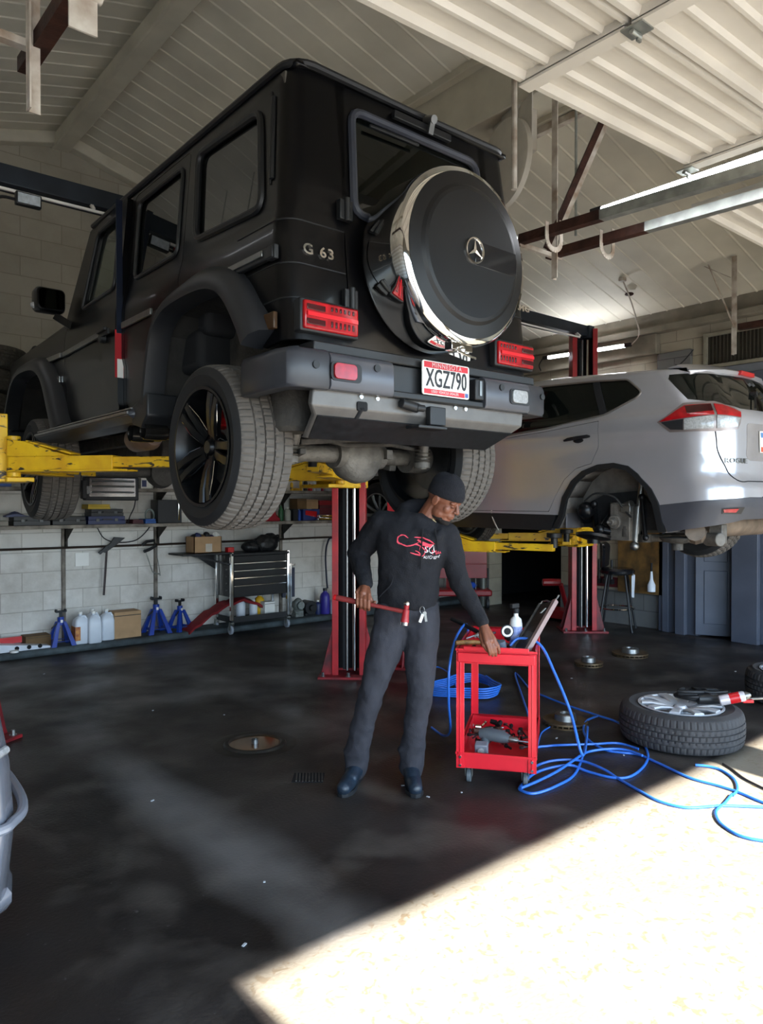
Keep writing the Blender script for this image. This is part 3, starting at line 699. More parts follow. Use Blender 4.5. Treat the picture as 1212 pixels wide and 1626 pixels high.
for x0, mm in ((1.77, M_tail), (2.875, M_lensw)):
    b = B(); b.prism([rrect(x0 - .012, 2.0, x0 + .145, 2.078, .02)], (0, .03, 0), lambda u, v: (u, 2.409, v)); fo = b.done('fog_lamp', M_trim, G)
    b = B(); b.prism([rrect(x0, 2.008, x0 + .115, 2.072, .018)], (0, .03, 0), lambda u, v: (u, 2.400, v)); b.done('fog_lens', mm, fo, bev=.005)
# licence plate
b = B(); b.prism([rrect(2.275, 1.995, 2.58, 2.15, .012)], (0, .006, 0), lambda u, v: (u, 2.425, v)); np_ = b.done('licence_plate', M_wht, G, bev=.001)
b = B(); b.box((2.285, 2.4235, 2.118), (2.57, 2.425, 2.145)); b.box((2.285, 2.4235, 2.000), (2.548, 2.425, 2.022)); b.done('plate_band', mat('plate_red', 'c81e2c', .4), np_)
pt = lambda x, z, dy=0: (lambda u, v, w: Vector((x + u, 2.422 + dy + w, z + v)))
b = B(); b.text('XGZ790', .115, pt(2.428, 2.069), .002, .001, 1.05, .62); b.done('plate_number', mat('plate_black', '24242a', .5), np_)
b = B(); b.text('USED VEHICLE DEALER', .016, pt(2.416, 2.011), .001, .0003, 1.1); b.text('MINNESOTA', .03, pt(2.428, 2.131), .001, 0, 1.2); b.done('plate_small_print', mat('plate_pale_print', 'e6c4c4', .5), np_)
b = B(); b.box((2.552, 2.4235, 2.002), (2.572, 2.425, 2.022)); b.done('plate_sticker', mat('sticker_blue', '4a5f9a', .5), np_)
# lower skid panel, tow hook cover
b = B()
rs = [[Vector((x, y, z)) for x, y, z in ((xa, ya, za), (xb, ya, za), (xb, ya + .03, za + .01), (xa, ya + .03, za + .01))] for xa, xb, ya, za in ((1.71, 3.03, 2.465, 1.975), (1.70, 3.02, 2.465, 1.90), (1.74, 2.98, 2.50, 1.865), (1.79, 2.93, 2.64, 1.785), (1.80, 2.92, 2.68, 1.79))]
b.rings(rs); b.done('skid_panel', mat('skid_grey', '6c6966', .45, .3, var=.15, scale=8, bump=.15), G, bev=.006)
b = B()
rs = [[Vector((x, y, z)) for x, y, z in ((xa, ya, za), (xb, ya, za), (xb, ya + .01, za + .01), (xa, ya + .01, za + .01))] for xa, xb, ya, za in ((1.75, 2.97, 2.493, 1.862), (1.80, 2.92, 2.632, 1.782))]
b.rings(rs); b.done('skid_plate_lower', mat('skid_black', '232426', .4, var=.3, scale=30), G)
for x in (1.95, 2.04, 2.52, 2.59, 2.20): b = B(); b.cyl((x, 2.468, 1.955), (x, 2.455, 1.955), .009, n=12); b.done('bolt', M_chrome, G)
b = B(); b.prism([rrect(1.93, 1.895, 1.985, 1.935, .01)], (0, .01, 0), lambda u, v: (u, 2.458, v)); b.cyl((1.955, 2.46, 1.91), (1.955, 2.50, 1.87), .012); b.done('tow_eye_slot', M_dark, G)
b = B(); b.box((2.33, 2.43, 1.86), (2.43, 2.46, 1.945)); b.box((2.24, 2.41, 1.84), (2.42, 2.50, 1.855)); b.cyl((2.16, 2.44, 1.945), (2.26, 2.44, 1.93), .022); b.cyl((2.24, 2.43, 1.93), (2.29, 2.43, 1.93), .016); b.done('tow_socket', M_trim, G, bev=.004)
# flares
def flare(path, sg, rearf, name='wheel_arch_flare', fat=1.0):
    X = (lambda x: x) if sg > 0 else (lambda x: 2 * GC - x)
    P_ = spline([(p[0], p[1], 0) for p in path], 4); b = B(); rs = []; m = len(P_)
    for i, p in enumerate(P_):
        d = (P_[min(i + 1, m - 1)] - P_[max(0, i - 1)]).normalized(); n = Vector((-d.y, d.x)); 
        if n.y < 0 and abs(n.y) > .01 or (abs(n.y) <= .01 and False): n = -n
        k_ = i / (m - 1); ft = fat * (1.0 if k_ < .45 else max(.35, 1 - (k_ - .45) * 2.2)) if rearf else fat * (1.05 if k_ < .35 else max(.5, 1.05 - (k_ - .35) * 1.5))
        cs = [(1.64, .115 * ft), (1.565, .10 * ft), (1.532, .065 * ft), (1.525, .015), (1.530, -.004), (1.60, -.012), (1.64, -.012)]
        rs.append([Vector((X(x), p.x + n.x * o_, p.y + n.y * o_)) for x, o_ in cs])
    b.rings(rs); return b.done(name, mat('flare_black', '232427', .42, var=.1, scale=15), G, smooth=50)
fr = [(2.735, 2.165), (2.80, 2.27), (2.90, 2.39), (3.0, 2.455), (3.15, 2.485), (3.38, 2.485), (3.56, 2.46), (3.67, 2.38), (3.74, 2.2), (3.78, 2.02)]
ff = [(5.38, 1.99), (5.50, 2.18), (5.64, 2.38), (5.80, 2.475), (6.0, 2.51), (6.3, 2.51), (6.48, 2.44), (6.62, 2.28), (6.70, 2.12)]
for sg in (1, -1): flare(fr, sg, True); flare(ff, sg, False)
# running boards
for sg in (1, -1):
    X = (lambda x: x) if sg > 0 else (lambda x: 2 * GC - x)
    b = B(); rs = []
    for y in (3.88, 3.9, 5.66, 5.69):
        k = .7 if y in (3.88, 5.69) else 1
        rs.append([Vector((X(1.60 + (x - 1.60) * k), y, 1.985 + (z - 1.985) * k)) for x, z in ((1.50, 1.975), (1.50, 1.995), (1.53, 2.015), (1.70, 2.025), (1.72, 1.98), (1.70, 1.94), (1.55, 1.945))])
    b.rings(rs); rbd = b.done('running_board', M_bump, G, bev=.003)
    b = B(); b.bar((X(1.497), 3.9, 1.99), (X(1.497), 5.66, 1.99), .01, .014); b.bar((X(1.52), 3.9, 2.014), (X(1.52), 5.66, 2.014), .012, .008); b.done('board_strip', M_steel, rbd)
    b = B(); b.prism([[(3.72, 2.08), (3.94, 2.02), (3.93, 1.93), (3.80, 1.90), (3.72, 1.96)]], (X(1.70) - X(1.53), 0, 0), lambda u, v: (X(1.53), u, v)); b.done('mud_guard', M_trim, rbd, bev=.01)
    # side exhausts
    b = B()
    for y in (3.80, 3.97):
        b.lathe([(.038, 0), (.044, .0), (.044, -.006 * sg), (.046, .05 * sg), (.044, .12 * sg), (.036, .12 * sg), (.036, 0)], (X(1.545), y, 1.885), 'x', 24, cap=False)
        b.cyl((X(1.64), y, 1.885), (X(1.72), y + .05, 1.885), .036)
    b.done('exhaust_tip', mat('dark_chrome', '55524e', .2, .9), G)
    b = B(); b.lathe([(.001, 4.08), (.05, 4.08), (.075, 4.14), (.075, 4.34), (.045, 4.42), (.001, 4.42)], (X(1.72), 0, 1.885), 'y', 20); b.tube([(X(1.72), 4.0, 1.885), (X(1.7), 4.1, 1.885), (X(1.8), 4.5, 1.9), (X(2.1), 5.2, 1.95)], .03); b.done('silencer', mat('heat_tinted_steel', '8d7a70', .5, .6, var=.2, scale=10), G)
# underbody: axle, differential, springs, muffler, frame rails
b = B(); b.cyl((1.80, 3.17, 1.763), (2.96, 3.17, 1.763), .045, n=20); b.cyl((1.78, 3.17, 1.763), (1.92, 3.17, 1.763), .085); b.cyl((2.84, 3.17, 1.763), (2.98, 3.17, 1.763), .085)
b.lathe([(.001, -.09), (.11, -.075), (.14, -.03), (.145, .02), (.125, .09), (.08, .16), (.05, .24), (.001, .26)], (2.49, 3.17, 1.755), 'y', 28)
b.cyl((2.33, 3.17, 1.763), (2.65, 3.17, 1.763), .07, .07); b.bar((2.62, 3.1, 1.77), (2.66, 3.1, 1.77), .05)
b.done('rear_axle', M_under2, G, smooth=50)
b = B()
for x in (2.02, 2.75): b.bar((x, 2.6, 1.98), (x, 6.7, 1.96), .07, .10); b.bar((x, 3.17, 1.72), (x + (.05 if x < 2.3 else -.05), 3.9, 1.88), .05, .07)
b.bar((2.0, 3.0, 1.80), (2.8, 2.98, 1.88), .03, .03); b.tube([(1.9, 3.05, 1.80), (2.1, 3.0, 1.83), (2.3, 3.02, 1.80), (2.6, 3.02, 1.82), (2.85, 3.05, 1.80)], .012)
b.bar((2.0, 2.75, 1.97), (2.8, 2.75, 1.97), .06, .08); b.bar((1.95, 2.9, 1.75), (2.12, 3.25, 1.75), .03)
b.done('chassis_rail', M_under, G, bev=.006)
for x in (2.0, 2.78):
    b = B(); pts = [(x + .055 * math.cos(t * .7), 3.2 + .055 * math.sin(t * .7), 1.80 + t * .0032) for t in range(60)]; b.tube(pts, .009, 6); b.done('coil_spring', M_trim, G)
    b = B(); b.cyl((x + (.05 if x > 2.3 else -.05), 3.02, 1.70), (x + (.02 if x > 2.3 else -.02), 2.95, 1.98), .028); b.cyl((x + (.05 if x > 2.3 else -.05), 3.02, 1.70), (x + (.05 if x > 2.3 else -.05), 3.02, 1.73), .045)
    for k in range(4): b.lathe([(.03, -.006), (.045, 0), (.03, .006)], (x + .045 * (1 if x > 2.3 else -1), 3.01, 1.74 + k * .02), 'z', 16, cap=False)
    b.done('shock_absorber', M_under2, G)
b = B(); b.lathe([(.001, 0), (.085, 0), (.10, .02), (.10, .20), (.085, .22), (.001, .22)], (1.83, 2.80, 1.82), 'z', 24); b.done('air_reservoir', M_under, G)
b = B(); b.cyl((2.4, 3.4, 1.80), (2.4, 5.2, 1.9), .035); b.cyl((2.2, 5.2, 1.9), (2.6, 5.2, 1.9), .13); b.box((2.1, 5.3, 1.85), (2.7, 6.1, 2.05)); b.tube([(2.6, 4.0, 1.93), (2.62, 5.0, 1.93)], .06); b.done('gearbox', M_under, G, bev=.01)
b = B(); b.cyl((1.8, 6.02, 1.763), (2.96, 6.02, 1.763), .045); b.lathe([(.001, -.1), (.11, -.06), (.13, 0), (.11, .08), (.001, .1)], (2.6, 6.02, 1.76), 'y', 24); b.done('front_axle', M_under, G)
# wheels
def gwheel(x, y, z, sg, steer=0):
    wo = rim_bm(.272, .285, spread=.135, ws=.021).done('wheel', M_rimb, None, smooth=30)
    wo.location = (x, y, z); wo.rotation_euler = (0.5 if sg > 0 else 0.2, 0, 0 if sg > 0 else PI)
    wo.rotation_euler = (wo.rotation_euler[0], 0, (0 if sg > 0 else PI) + steer)
    wo.parent = G; wo.matrix_parent_inverse = world_of(G).inverted()
    def sub(o): o.parent = wo; return o
    sub(two_tone_tyre(.39, .272, .29, None, pitch=70))
    b = B(); R = .272; h = .1425; xh = -h + .055; xr = -h + .0105
    for i in range(5):
        for s2 in (-1, 1):
            a0 = 2 * PI * i / 5 + s2 * .52 + .3; a1 = 2 * PI * i / 5 + s2 * .215 + .3
            pts = [Vector((xh - .008, .085 * math.cos(a0), .085 * math.sin(a0))), Vector((xh - .03, .16 * math.cos((a0 + a1) / 2), .16 * math.sin((a0 + a1) / 2))), Vector((xr - .004, .24 * math.cos(a1), .24 * math.sin(a1)))]
            b.tube(pts, .0022, 5)
    sub(b.done('polished_spoke_line', M_chrome))
    b = B(); b.lathe([(.06, .0), (.18, .0), (.18, .02), (.06, .02)], axis='x', n=48); sub(b.done('brake_disc', M_steel))
    b = B(); b.cbox((-.01, .10, .12), (.07, .12, .06), rx=.8); sub(b.done('brake_caliper', M_red, bev=.01))
    return wo
gwheel(1.555 + .145, 3.17, 1.765, 1); gwheel(3.21 - .145, 3.17, 1.765, -1)
gwheel(1.70, 6.02, 1.765, 1, -.05); gwheel(3.065, 6.02, 1.765, -1, -.05)
# ================================================================ TWO-POST LIFTS
M_redp = mat('lift_red_paint', 'b01f26', .35, var2='7e1a1f', scale=5, coat=.2)
M_yel = mat('lift_yellow_paint', 'e8bd1c', .45, var2='c9961a', scale=7, bump=.15)
M_steelb = mat('blue_black_steel', '2e3640', .45, .3, var=.2, scale=6)
M_galv = mat('galvanised', 'a9aca6', .4, .7, var=.2, scale=12)
M_rust = mat('rusty_track', '4a2c22', .7, .3, var=.35, scale=12, bump=.3)
M_wsteel = mat('white_painted_angle', 'cfcac0', .5, var2='8d7a68', scale=9)
M_tube = mat('lit_tube', 'ffffff', .3, emit='f4f8ff', estr=9)
def yellow_mat():
    m = M_yel; t = m.node_tree; b = t.nodes['Principled BSDF']; L = t.links
    tc = t.nodes.new('ShaderNodeTexCoord'); n = t.nodes.new('ShaderNodeTexNoise'); n.inputs['Scale'].default_value = 16; n.inputs['Detail'].default_value = 8; n.inputs['Distortion'].default_value = 1.5
    mp = t.nodes.new('ShaderNodeMapping'); mp.inputs['Scale'].default_value = (.4, .4, 1.6); L.new(tc.outputs['Object'], mp.inputs[0]); L.new(mp.outputs[0], n.inputs['Vector'])
    r = t.nodes.new('ShaderNodeValToRGB'); r.color_ramp.elements[0].position = .60; r.color_ramp.elements[1].position = .64; L.new(n.outputs['Fac'], r.inputs[0])
    src = b.inputs['Base Color'].links[0].from_socket
    x = t.nodes.new('ShaderNodeMix'); x.data_type = 'RGBA'; L.new(r.outputs[0], x.inputs[0]); L.new(src, x.inputs[6]); x.inputs[7].default_value = (*srgb('3a3126'), 1); L.new(x.outputs[2], b.inputs['Base Color'])
yellow_mat()
def column(x, y, rz, par, H=3.52):
    M = Matrix.Translation((x, y, 0)) @ Matrix.Rotation(rz, 4, 'Z')
    b = B(); w, d, t, lp = .145, .20, .012, .055
    prof_ = [(-w, 0), (-w + lp, 0), (-w + lp, t), (-w + t, t), (-w + t, d - t), (w - t, d - t), (w - t, t), (w - lp, t), (w - lp, 0), (w, 0), (w, d), (-w, d)]
    b.plate([prof_], 1, lambda u, v, q: M @ Vector((u, v, .02 + q * H))); b.done('column', M_redp, par, bev=.003)
    b = B(); b.box((-w + .02, d - .05, .05), (w - .02, d - .02, H - .05), M); b.box((-.055, .05, .06), (-.035, .09, H - .2), M); b.done('column_liner', M_dark, par)
    b = B(); b.cyl(M @ Vector((-.02, .06, .05)), M @ Vector((-.02, .06, H - .1)), .012); b.done('lift_chain', M_steel, par)
    b = B(); b.cyl(M @ Vector((.045, .07, .05)), M @ Vector((.045, .07, H - .1)), .02); b.done('hydraulic_ram', M_chrome, par)
    b = B(); b.box((-.26, -.09, 0), (.26, .30, .022), M)
    for s in (-1, 1):
        b.prism([[(s * w, .02), (s * .25, .02), (s * .235, .06), (s * w, .42)]], M.to_3x3() @ Vector((0, .015, 0)), lambda u, v: M @ Vector((u, .02, v)))
        b.prism([[(s * w, .02), (s * .25, .02), (s * .235, .06), (s * w, .42)]], M.to_3x3() @ Vector((0, .015, 0)), lambda u, v: M @ Vector((u, .18, v)))
    b.done('base_plate', mat('base_red', '8f1a22', .5, var2='4a1a1c', scale=8), par, bev=.003)
    for u, v in ((-.22, -.05), (.22, -.05), (0, -.06), (-.22, .26), (.22, .26)):
        b = B(); b.cyl(M @ Vector((u, v, .02)), M @ Vector((u, v, .055)), .013, n=6); b.cyl(M @ Vector((u, v, .02)), M @ Vector((u, v, .026)), .024, n=12); b.done('anchor_bolt', M_steel, par)
def carriage(x, y, z, par, sg):
    b = B(); b.box((x - .16, y - .15, z - .12), (x + .16, y + .18, z + .30)); b.box((x + sg * .14, y - .20, z - .12), (x + sg * .30, y + .22, z - .09)); b.box((x + sg * .14, y - .20, z + .05), (x + sg * .30, y + .22, z + .08))
    b.done('carriage', M_yel, par, bev=.006)
def arm(p, q, par, z0, gus=True, pad=True, t=.55):
    p = Vector((*p, z0)); q = Vector((*q, z0)); m = p.lerp(q, t)
    b = B(); b.bar(p, m, .11, .085); b.bar(p + Vector((0, 0, -.046)), m + (q - p).normalized() * .1 + Vector((0, 0, -.046)), .13, .012)
    if gus:
        d = (q - p).normalized()
        for s in (-1, 1):
            sd = Vector((-d.y, d.x, 0)) * s * .055
            b.prism([[(0, .04), (.42, .04), (.35, .06), (.12, .13), (0, .15)]], Vector((-d.y, d.x, 0)) * .008 * s, lambda u, v: p + d * u + sd + Vector((0, 0, v)))
        b.bar(p + d * .12 + Vector((0, 0, .135)), p + d * .42 + Vector((0, 0, .055)), .11, .012)
    b.cyl(p + Vector((0, 0, -.08)), p + Vector((0, 0, .17)), .04)
    a = b.done('swing_arm', M_yel, par, bev=.004)
    b = B(); b.bar(m - (m - p) * .1 + Vector((0, 0, .004)), q, .085, .062); b.done('arm_extension', M_yel, a, bev=.004)
    if pad:
        b = B(); b.cyl(q + Vector((0, 0, .0)), q + Vector((0, 0, .10)), .03); b.lathe([(.05, .085), (.065, .09), (.065, .125), (.001, .125)], q, 'z', 24); b.done('lift_pad', M_trim, a)
    return a
def lift(x0, x1, y, zc, label, arms, g, beam_z=3.50):
    t = thing('two_post_lift', label, 'car lift', ((x0 + x1) / 2, y, 0), g)
    column(x0, y, math.radians(32), t); column(x1, y, -math.radians(42), t)
    carriage(x0, y + .08, zc, t, 1); carriage(x1, y + .08, zc, t, -1)
    b = B(); b.box((x0 - .12, y + .0, beam_z), (x1 + .12, y + .16, beam_z + .12)); b.box((x0 - .14, y - .03, beam_z - .02), (x0 - .04, y + .2, beam_z + .12)); b.box((x1 + .04, y - .03, beam_z - .02), (x1 + .14, y + .2, beam_z + .12)); b.done('overhead_beam', M_steelb, t, bev=.004)
    b = B(); b.bar((x0 + .1, y - .03, beam_z - .05), (x1 - .15, y - .03, beam_z - .05), .016); b.bar((x0 + .7, y - .03, beam_z - .04), (x0 + .7, y + .02, beam_z + .01), .02); b.bar((x1 - .15, y - .03, beam_z - .04), (x1 - .15, y + .02, beam_z + .01), .03); b.done('limit_bar', M_wht, t)
    for a in arms: arm(*a, t, zc - .01)
    return t
L1 = lift(1.0, 3.86, 5.04, 1.755, 'red two post lift with yellow arms holding up the black off-road vehicle', [((1.18, 5.0), (1.97, 5.9)), ((1.18, 4.92), (1.98, 3.95)), ((3.68, 5.0), (2.79, 5.9)), ((3.68, 4.92), (2.80, 4.05))], 'two post car lifts')
L2 = lift(4.62, 7.34, 5.06, 1.13, 'red two post lift with yellow arms carrying the silver crossover', [((4.80, 5.06), (5.3, 6.1)), ((4.80, 4.98), (5.24, 3.92)), ((7.16, 5.06), (6.25, 6.1)), ((7.16, 5.10), (6.15, 4.45))], 'two post car lifts', 3.46)
b = B(); b.box((1.21, 4.955, 3.36), (1.36, 5.0, 3.44)); sb = b.done('switch_box', M_trim, L1, bev=.006)
b = B(); b.box((1.22, 4.95, 3.37), (1.35, 4.956, 3.43)); b.done('box_label', mat('pale_label', 'c9d4dc', .4, var=.2, scale=40), sb)
b = B(); b.tube(spline([(1.21, 4.98, 3.39), (1.12, 4.98, 3.38), (1.05, 5.0, 3.3), (1.0, 5.0, 3.0)], 5), .01, 6); b.done('box_cable', M_trim, sb)

# ================================================================ OVERHEAD DOORS AND TRACKS
def overhead_door(x0, x1, ye, z0, z1, lb, sec=.53, n=6):
    t = thing('overhead_door', lb, 'garage door', ((x0 + x1) / 2, ye - 1.4, 3.3), 'sectional overhead doors')
    zf = lambda x: z0 + (z1 - z0) * (x - x0) / (x1 - x0)
    for k in range(n):
        ya, yb = ye - k * sec, ye - (k + 1) * sec + .006
        pr = [(0, 0), (.012, -.035), (.035, -.035), (.045, 0)]
        for c in (.145, .27, .40): pr += [(c - .02, 0), (c - .008, -.020), (c + .008, -.020), (c + .02, 0)]
        pr += [(sec - .045, 0), (sec - .032, -.03), (sec - .014, -.03), (sec - .006, 0), (sec - .006, .012), (0, .012)]
        b = B(); b.rings([[Vector((x, ya - u, zf(x) + v)) for u, v in pr] for x in (x0, x1)]); s = b.done('door_section', M_white, t, smooth=20)
        for xi, xs in enumerate((x0 + .03, (x0 + x1) / 2 + .08, x1 - .03)):
            b = B(); b.box((xs - .035, yb + .02, zf(xs) - .052), (xs + .035, ya - .004, zf(xs) - .036)); b.box((xs - .035, yb + .02, zf(xs) - .04), (xs - .029, ya - .004, zf(xs))); b.done('stile', M_white, s)
            if k == 0 and xi < 2: continue
            b = B(); b.box((xs - .04, ya - .05, zf(xs) - .06), (xs + .04, ya + .04, zf(xs) - .053)); b.cyl((xs - .03, ya - .0, zf(xs) - .07), (xs + .03, ya - .0, zf(xs) - .07), .01); b.bar((xs + .02, ya, zf(xs) - .09), (xs + .02, ya, zf(xs) - .05), .025, .01); b.done('hinge', M_galv, s)
    return t
overhead_door(.92, 3.93, 2.04, 3.25, 3.385, 'white ribbed sectional door drawn up overhead, nearer one above the open floor')
overhead_door(4.46, 7.35, 2.30, 3.36, 3.36, 'white ribbed sectional door drawn up over the second bay')
def track(x, ye, z0, z1, m1, m2, split, lb, g='door tracks'):
    """C shaped horizontal track along y, m1 at the far end"""
    t = thing('door_track', lb, 'door track', (x, ye, z0), g)
    for ya, yb, m, nm in ((ye, split, m1, 'rail_end'), (split, -1.0, m2, 'rail')):
        b = B(); rs = []
        for y in (ya, yb):
            z = z0 + (z1 - z0) * (ye - y) / (ye + 1.0)
            rs.append([Vector((x + u, y, z + v)) for u, v in ((-.03, -.03), (.03, -.03), (.03, -.022), (-.022, -.022), (-.022, .022), (.03, .022), (.03, .03), (-.03, .03))])
        b.rings(rs); b.done(nm, m, t)
    return t
track(3.97, 3.25, 3.30, 3.14, M_rust, M_galv, 2.62, 'dark rusty ended door track hanging left of the galvanised one')
track(4.37, 3.33, 3.30, 3.18, M_rust, M_galv, 2.55, 'galvanised door track with a rusty brown end over the second bay')
track(.83, 3.25, 3.28, 3.14, M_rust, M_rust, 2.0, 'rusty brown door track end at the top left of the view')
track(7.42, 3.33, 3.25, 3.2, M_rust, M_galv, 2.0, 'door track by the louvred window high on the right')
def strap(c, r, par, m=None):
    b = B(); pts = [Vector(c) + Vector((r * math.cos(a), 0, r * .9 * math.sin(a))) for a in [PI + PI * i / 10 for i in range(11)]]
    pts = [pts[0] + Vector((0, 0, .10))] + pts + [pts[-1] + Vector((0, 0, .14))]
    for i in range(len(pts) - 1): b.bar(pts[i], pts[i + 1], .035, .006, up=(0, 1, 0))
    b.done('strap_hook', m or M_wsteel, par)
def angle(b, p, q, w=.035):
    p, q = Vector(p), Vector(q); b.bar(p, q, w, .005, up=(0, 1, 0)); b.bar(p + Vector((w / 2, 0, 0)), q + Vector((w / 2, 0, 0)), .005, w, up=(0, 1, 0)) if abs((q - p).normalized().y) < .9 else None
t = thing('track_hanger', 'pale steel angle hanger with dark brace where the two door tracks end', 'bracket', (4.12, 3.09, 3.0))
b = B(); b.bar((4.12, 3.09, 3.02), (4.12, 3.09, 4.86), .045, .006); b.bar((4.10, 3.07, 3.02), (4.10, 3.07, 4.86), .006, .045); b.done('drop_angle', M_wsteel, t)
b = B(); b.bar((4.05, 3.10, 3.22), (4.40, 2.88, 4.15), .03, .04); b.done('diagonal_brace', M_rust, t)
b = B(); b.bar((4.07, 3.08, 3.22), (4.42, 2.86, 4.15), .012, .05); b.done('diagonal_strap', M_wsteel, t)
b = B(); b.cyl((4.24, 3.0, 3.32), (4.24, 3.0, 4.8), .009, n=8); b.done('threaded_rod', M_galv, t)
b = B(); b.bar((3.9, 3.26, 3.27), (4.42, 3.26, 3.27), .03, .03); b.done('cross_angle', M_wsteel, t)
strap((4.0, 3.0, 3.24), .075, t); strap((4.40, 2.86, 3.24), .07, t)
t = thing('track_hanger', 'white angle bracket with a rusty foot hanging at the top left', 'bracket', (.82, 3.1, 3.0))
b = B(); b.bar((.80, 3.02, 2.99), (.80, 3.02, 5.0), .05, .006); b.bar((.78, 3.0, 2.99), (.78, 3.0, 5.0), .006, .04); b.done('drop_angle', M_wsteel, t)
b = B(); b.bar((.80, 2.45, 3.02), (.80, 2.45, 4.8), .09, .008); b.cyl((.74, 2.45, 3.16), (.86, 2.45, 3.16), .03); b.done('drop_plate', M_wsteel, t)
b = B(); b.bar((.1, 3.06, 3.27), (.84, 3.06, 3.26), .04, .03); b.done('cross_angle', M_wsteel, t)
t = thing('track_hanger', 'pale angle hanger with diagonal strut beside the louvred window', 'bracket', (7.4, 3.35, 2.9))
b = B(); b.bar((7.4, 3.38, 2.98), (7.4, 3.38, 3.95), .05, .006); b.bar((7.38, 3.36, 2.98), (7.38, 3.36, 3.95), .006, .05); b.done('drop_angle', M_wsteel, t)
b = B(); b.bar((7.38, 3.36, 3.25), (7.38, 3.62, 3.93), .035, .006); b.bar((7.38, 3.40, 3.75), (7.38, 3.66, 3.92), .03, .006); b.done('diagonal_strut', M_wsteel, t)
# pulley drum cover with bracket near the beam
t = thing('pulley_cover', 'round white metal disc on a bracket below the roof beam behind the black vehicle', 'pulley cover', (4.2, 3.56, 4.0))
Mr = Matrix.Translation((4.2, 3.60, 4.0)) @ Matrix.Rotation(math.radians(-16), 4, 'Z')
b = B(); b.lathe([(.001, -.02), (.29, -.02), (.315, -.012), (.315, .03), (.001, .03)], (0, 0, 0), 'x', 56, M=Mr); b.done('disc', mat('disc_white', 'cfcabf', .5, var=.06), t, smooth=30)
b = B(); pl_ = rpoly([(-.26, .1), (-.26, .50), (-.20, .56), (-.14, .40), (-.05, .33), (.05, .33), (.14, .40), (.20, .52), (.24, .50), (.24, .1)], .02); b.prism([pl_], Mr.to_3x3() @ Vector((.01, 0, 0)), lambda u, v: Mr @ Vector((.06, u, v))); b.box((.04, -.1, .1), (.22, .1, .4), Mr); b.done('bracket_plate', mat('bracket_white', 'c6c1b6', .5, var=.08), t)
b = B(); b.cyl((3.86, 3.22, 3.6), (3.86, 3.22, 4.95), .02, n=10); tag(b.done('conduit_pipe', M_wsteel), 'thin upright pale pipe in front of the round white disc', 'pipe')
b = B(); b.bar((4.55, YF, 4.33), (4.55, YB, 4.33), .05, .05); tag(b.done('conduit_pipe', M_wsteel), 'long straight pale pipe running along the underside of the roof beam', 'pipe')
# lights
def tube_light(p, q, lb, rad=.018, m=None):
    p, q = Vector(p), Vector(q); d = (q - p).normalized()
    t = thing('tube_light', lb, 'light', (p + q) / 2, 'tube lights')
    b = B(); b.cyl(p + d * .04, q - d * .04, rad); b.done('lit_tube', m or M_tube, t)
    b = B(); b.bar(p + Vector((rad + .012, 0, .004)), q + Vector((rad + .012, 0, .004)), .02, .05); b.done('tube_housing', M_galv, t)
    for e, s in ((p, 1), (q, -1)):
        b = B(); b.bar(e - d * s * .03, e + d * s * .05, .05, .045); b.done('end_cap', M_trim, t, bev=.004)
    return t
tube_light((4.10, 2.75, 3.368), (4.10, 1.35, 3.355), 'long bright tube light beside the nearer door track', .022)
tl = tube_light((7.9, 4.84, 3.39), (7.9, 6.06, 3.42), 'bright tube light behind the right red lift post')
b = B(); b.tube(spline([(7.9, 4.80, 3.39), (7.86, 4.68, 3.48), (7.7, 4.62, 3.62), (7.45, 4.55, 3.80), (7.3, 4.55, 3.98)], 5), .008, 6); b.cyl((7.3, 4.55, 3.96), (7.3, 4.55, 4.0), .04); b.done('power_cable', M_wsteel, tl)
b = B(); b.tube(spline([(7.9, 6.10, 3.42), (7.95, 6.2, 3.35), (8.05, 6.25, 3.3)], 5), .008, 6); b.done('power_cable', M_trim, tl)

M_streak_tube = mat('streak_lit_tube', 'ffffff', .3, emit='f4f8ff', estr=3.5)  # out-of-view tubes added to put highlight streaks along the black vehicle's side
for ya, yb, w_ in ((4.6, 5.9, 'nearer'), (6.2, 7.5, 'farther')): tube_light((.25, ya, 3.85), (.25, yb, 3.85), 'unseen tube light added for streaks on the black vehicle, the %s of the pair' % w_, .02, M_streak_tube)
for y in (4.7, 5.8, 6.3, 7.4): b = B(); b.cyl((.27, y, 3.88), (.27, y, ceil_z(.27)), .005, n=6); tag(b.done('hanging_rod', M_galv), 'thin rod holding an added unseen tube light left of the black vehicle', 'rod', 'rods of the added left tube lights')
# ================================================================ SILVER CROSSOVER
RX,RC,RR,RY=4.90,5.70,.30,2.30
RARC=RR*math.pi/2
def ss(a,b,t):
    t=max(0,min(1,(t-a)/(b-a))); return t*t*(3-2*t)
def rprof(y,z):
    r=0
    if z>2.13: r+=(z-2.13)*.30+.03*ss(2.13,2.2,z)
    if z<1.75: r-=.0
    r+=.03*ss(1.75,1.45,z)*0
    # haunch over the arch, shoulder crease
    r-=.02*math.exp(-((z-2.05)/.08)**2)
    r+=.018*math.exp(-((z-1.78)/.16)**2)*ss(3.5,4.0,y)
    if z>2.45: r+=.10*((z-2.45)/.12)**2
    if y>5.9: r+=.22*((y-5.9)/1.0)**2
    return r
def rlean(z):
    d=0
    if z>2.12: d+=(z-2.12)*.75
    d-=.05*ss(1.72,1.60,z)+.0
    if z<1.5: d+=(1.5-z)*.5
    return d
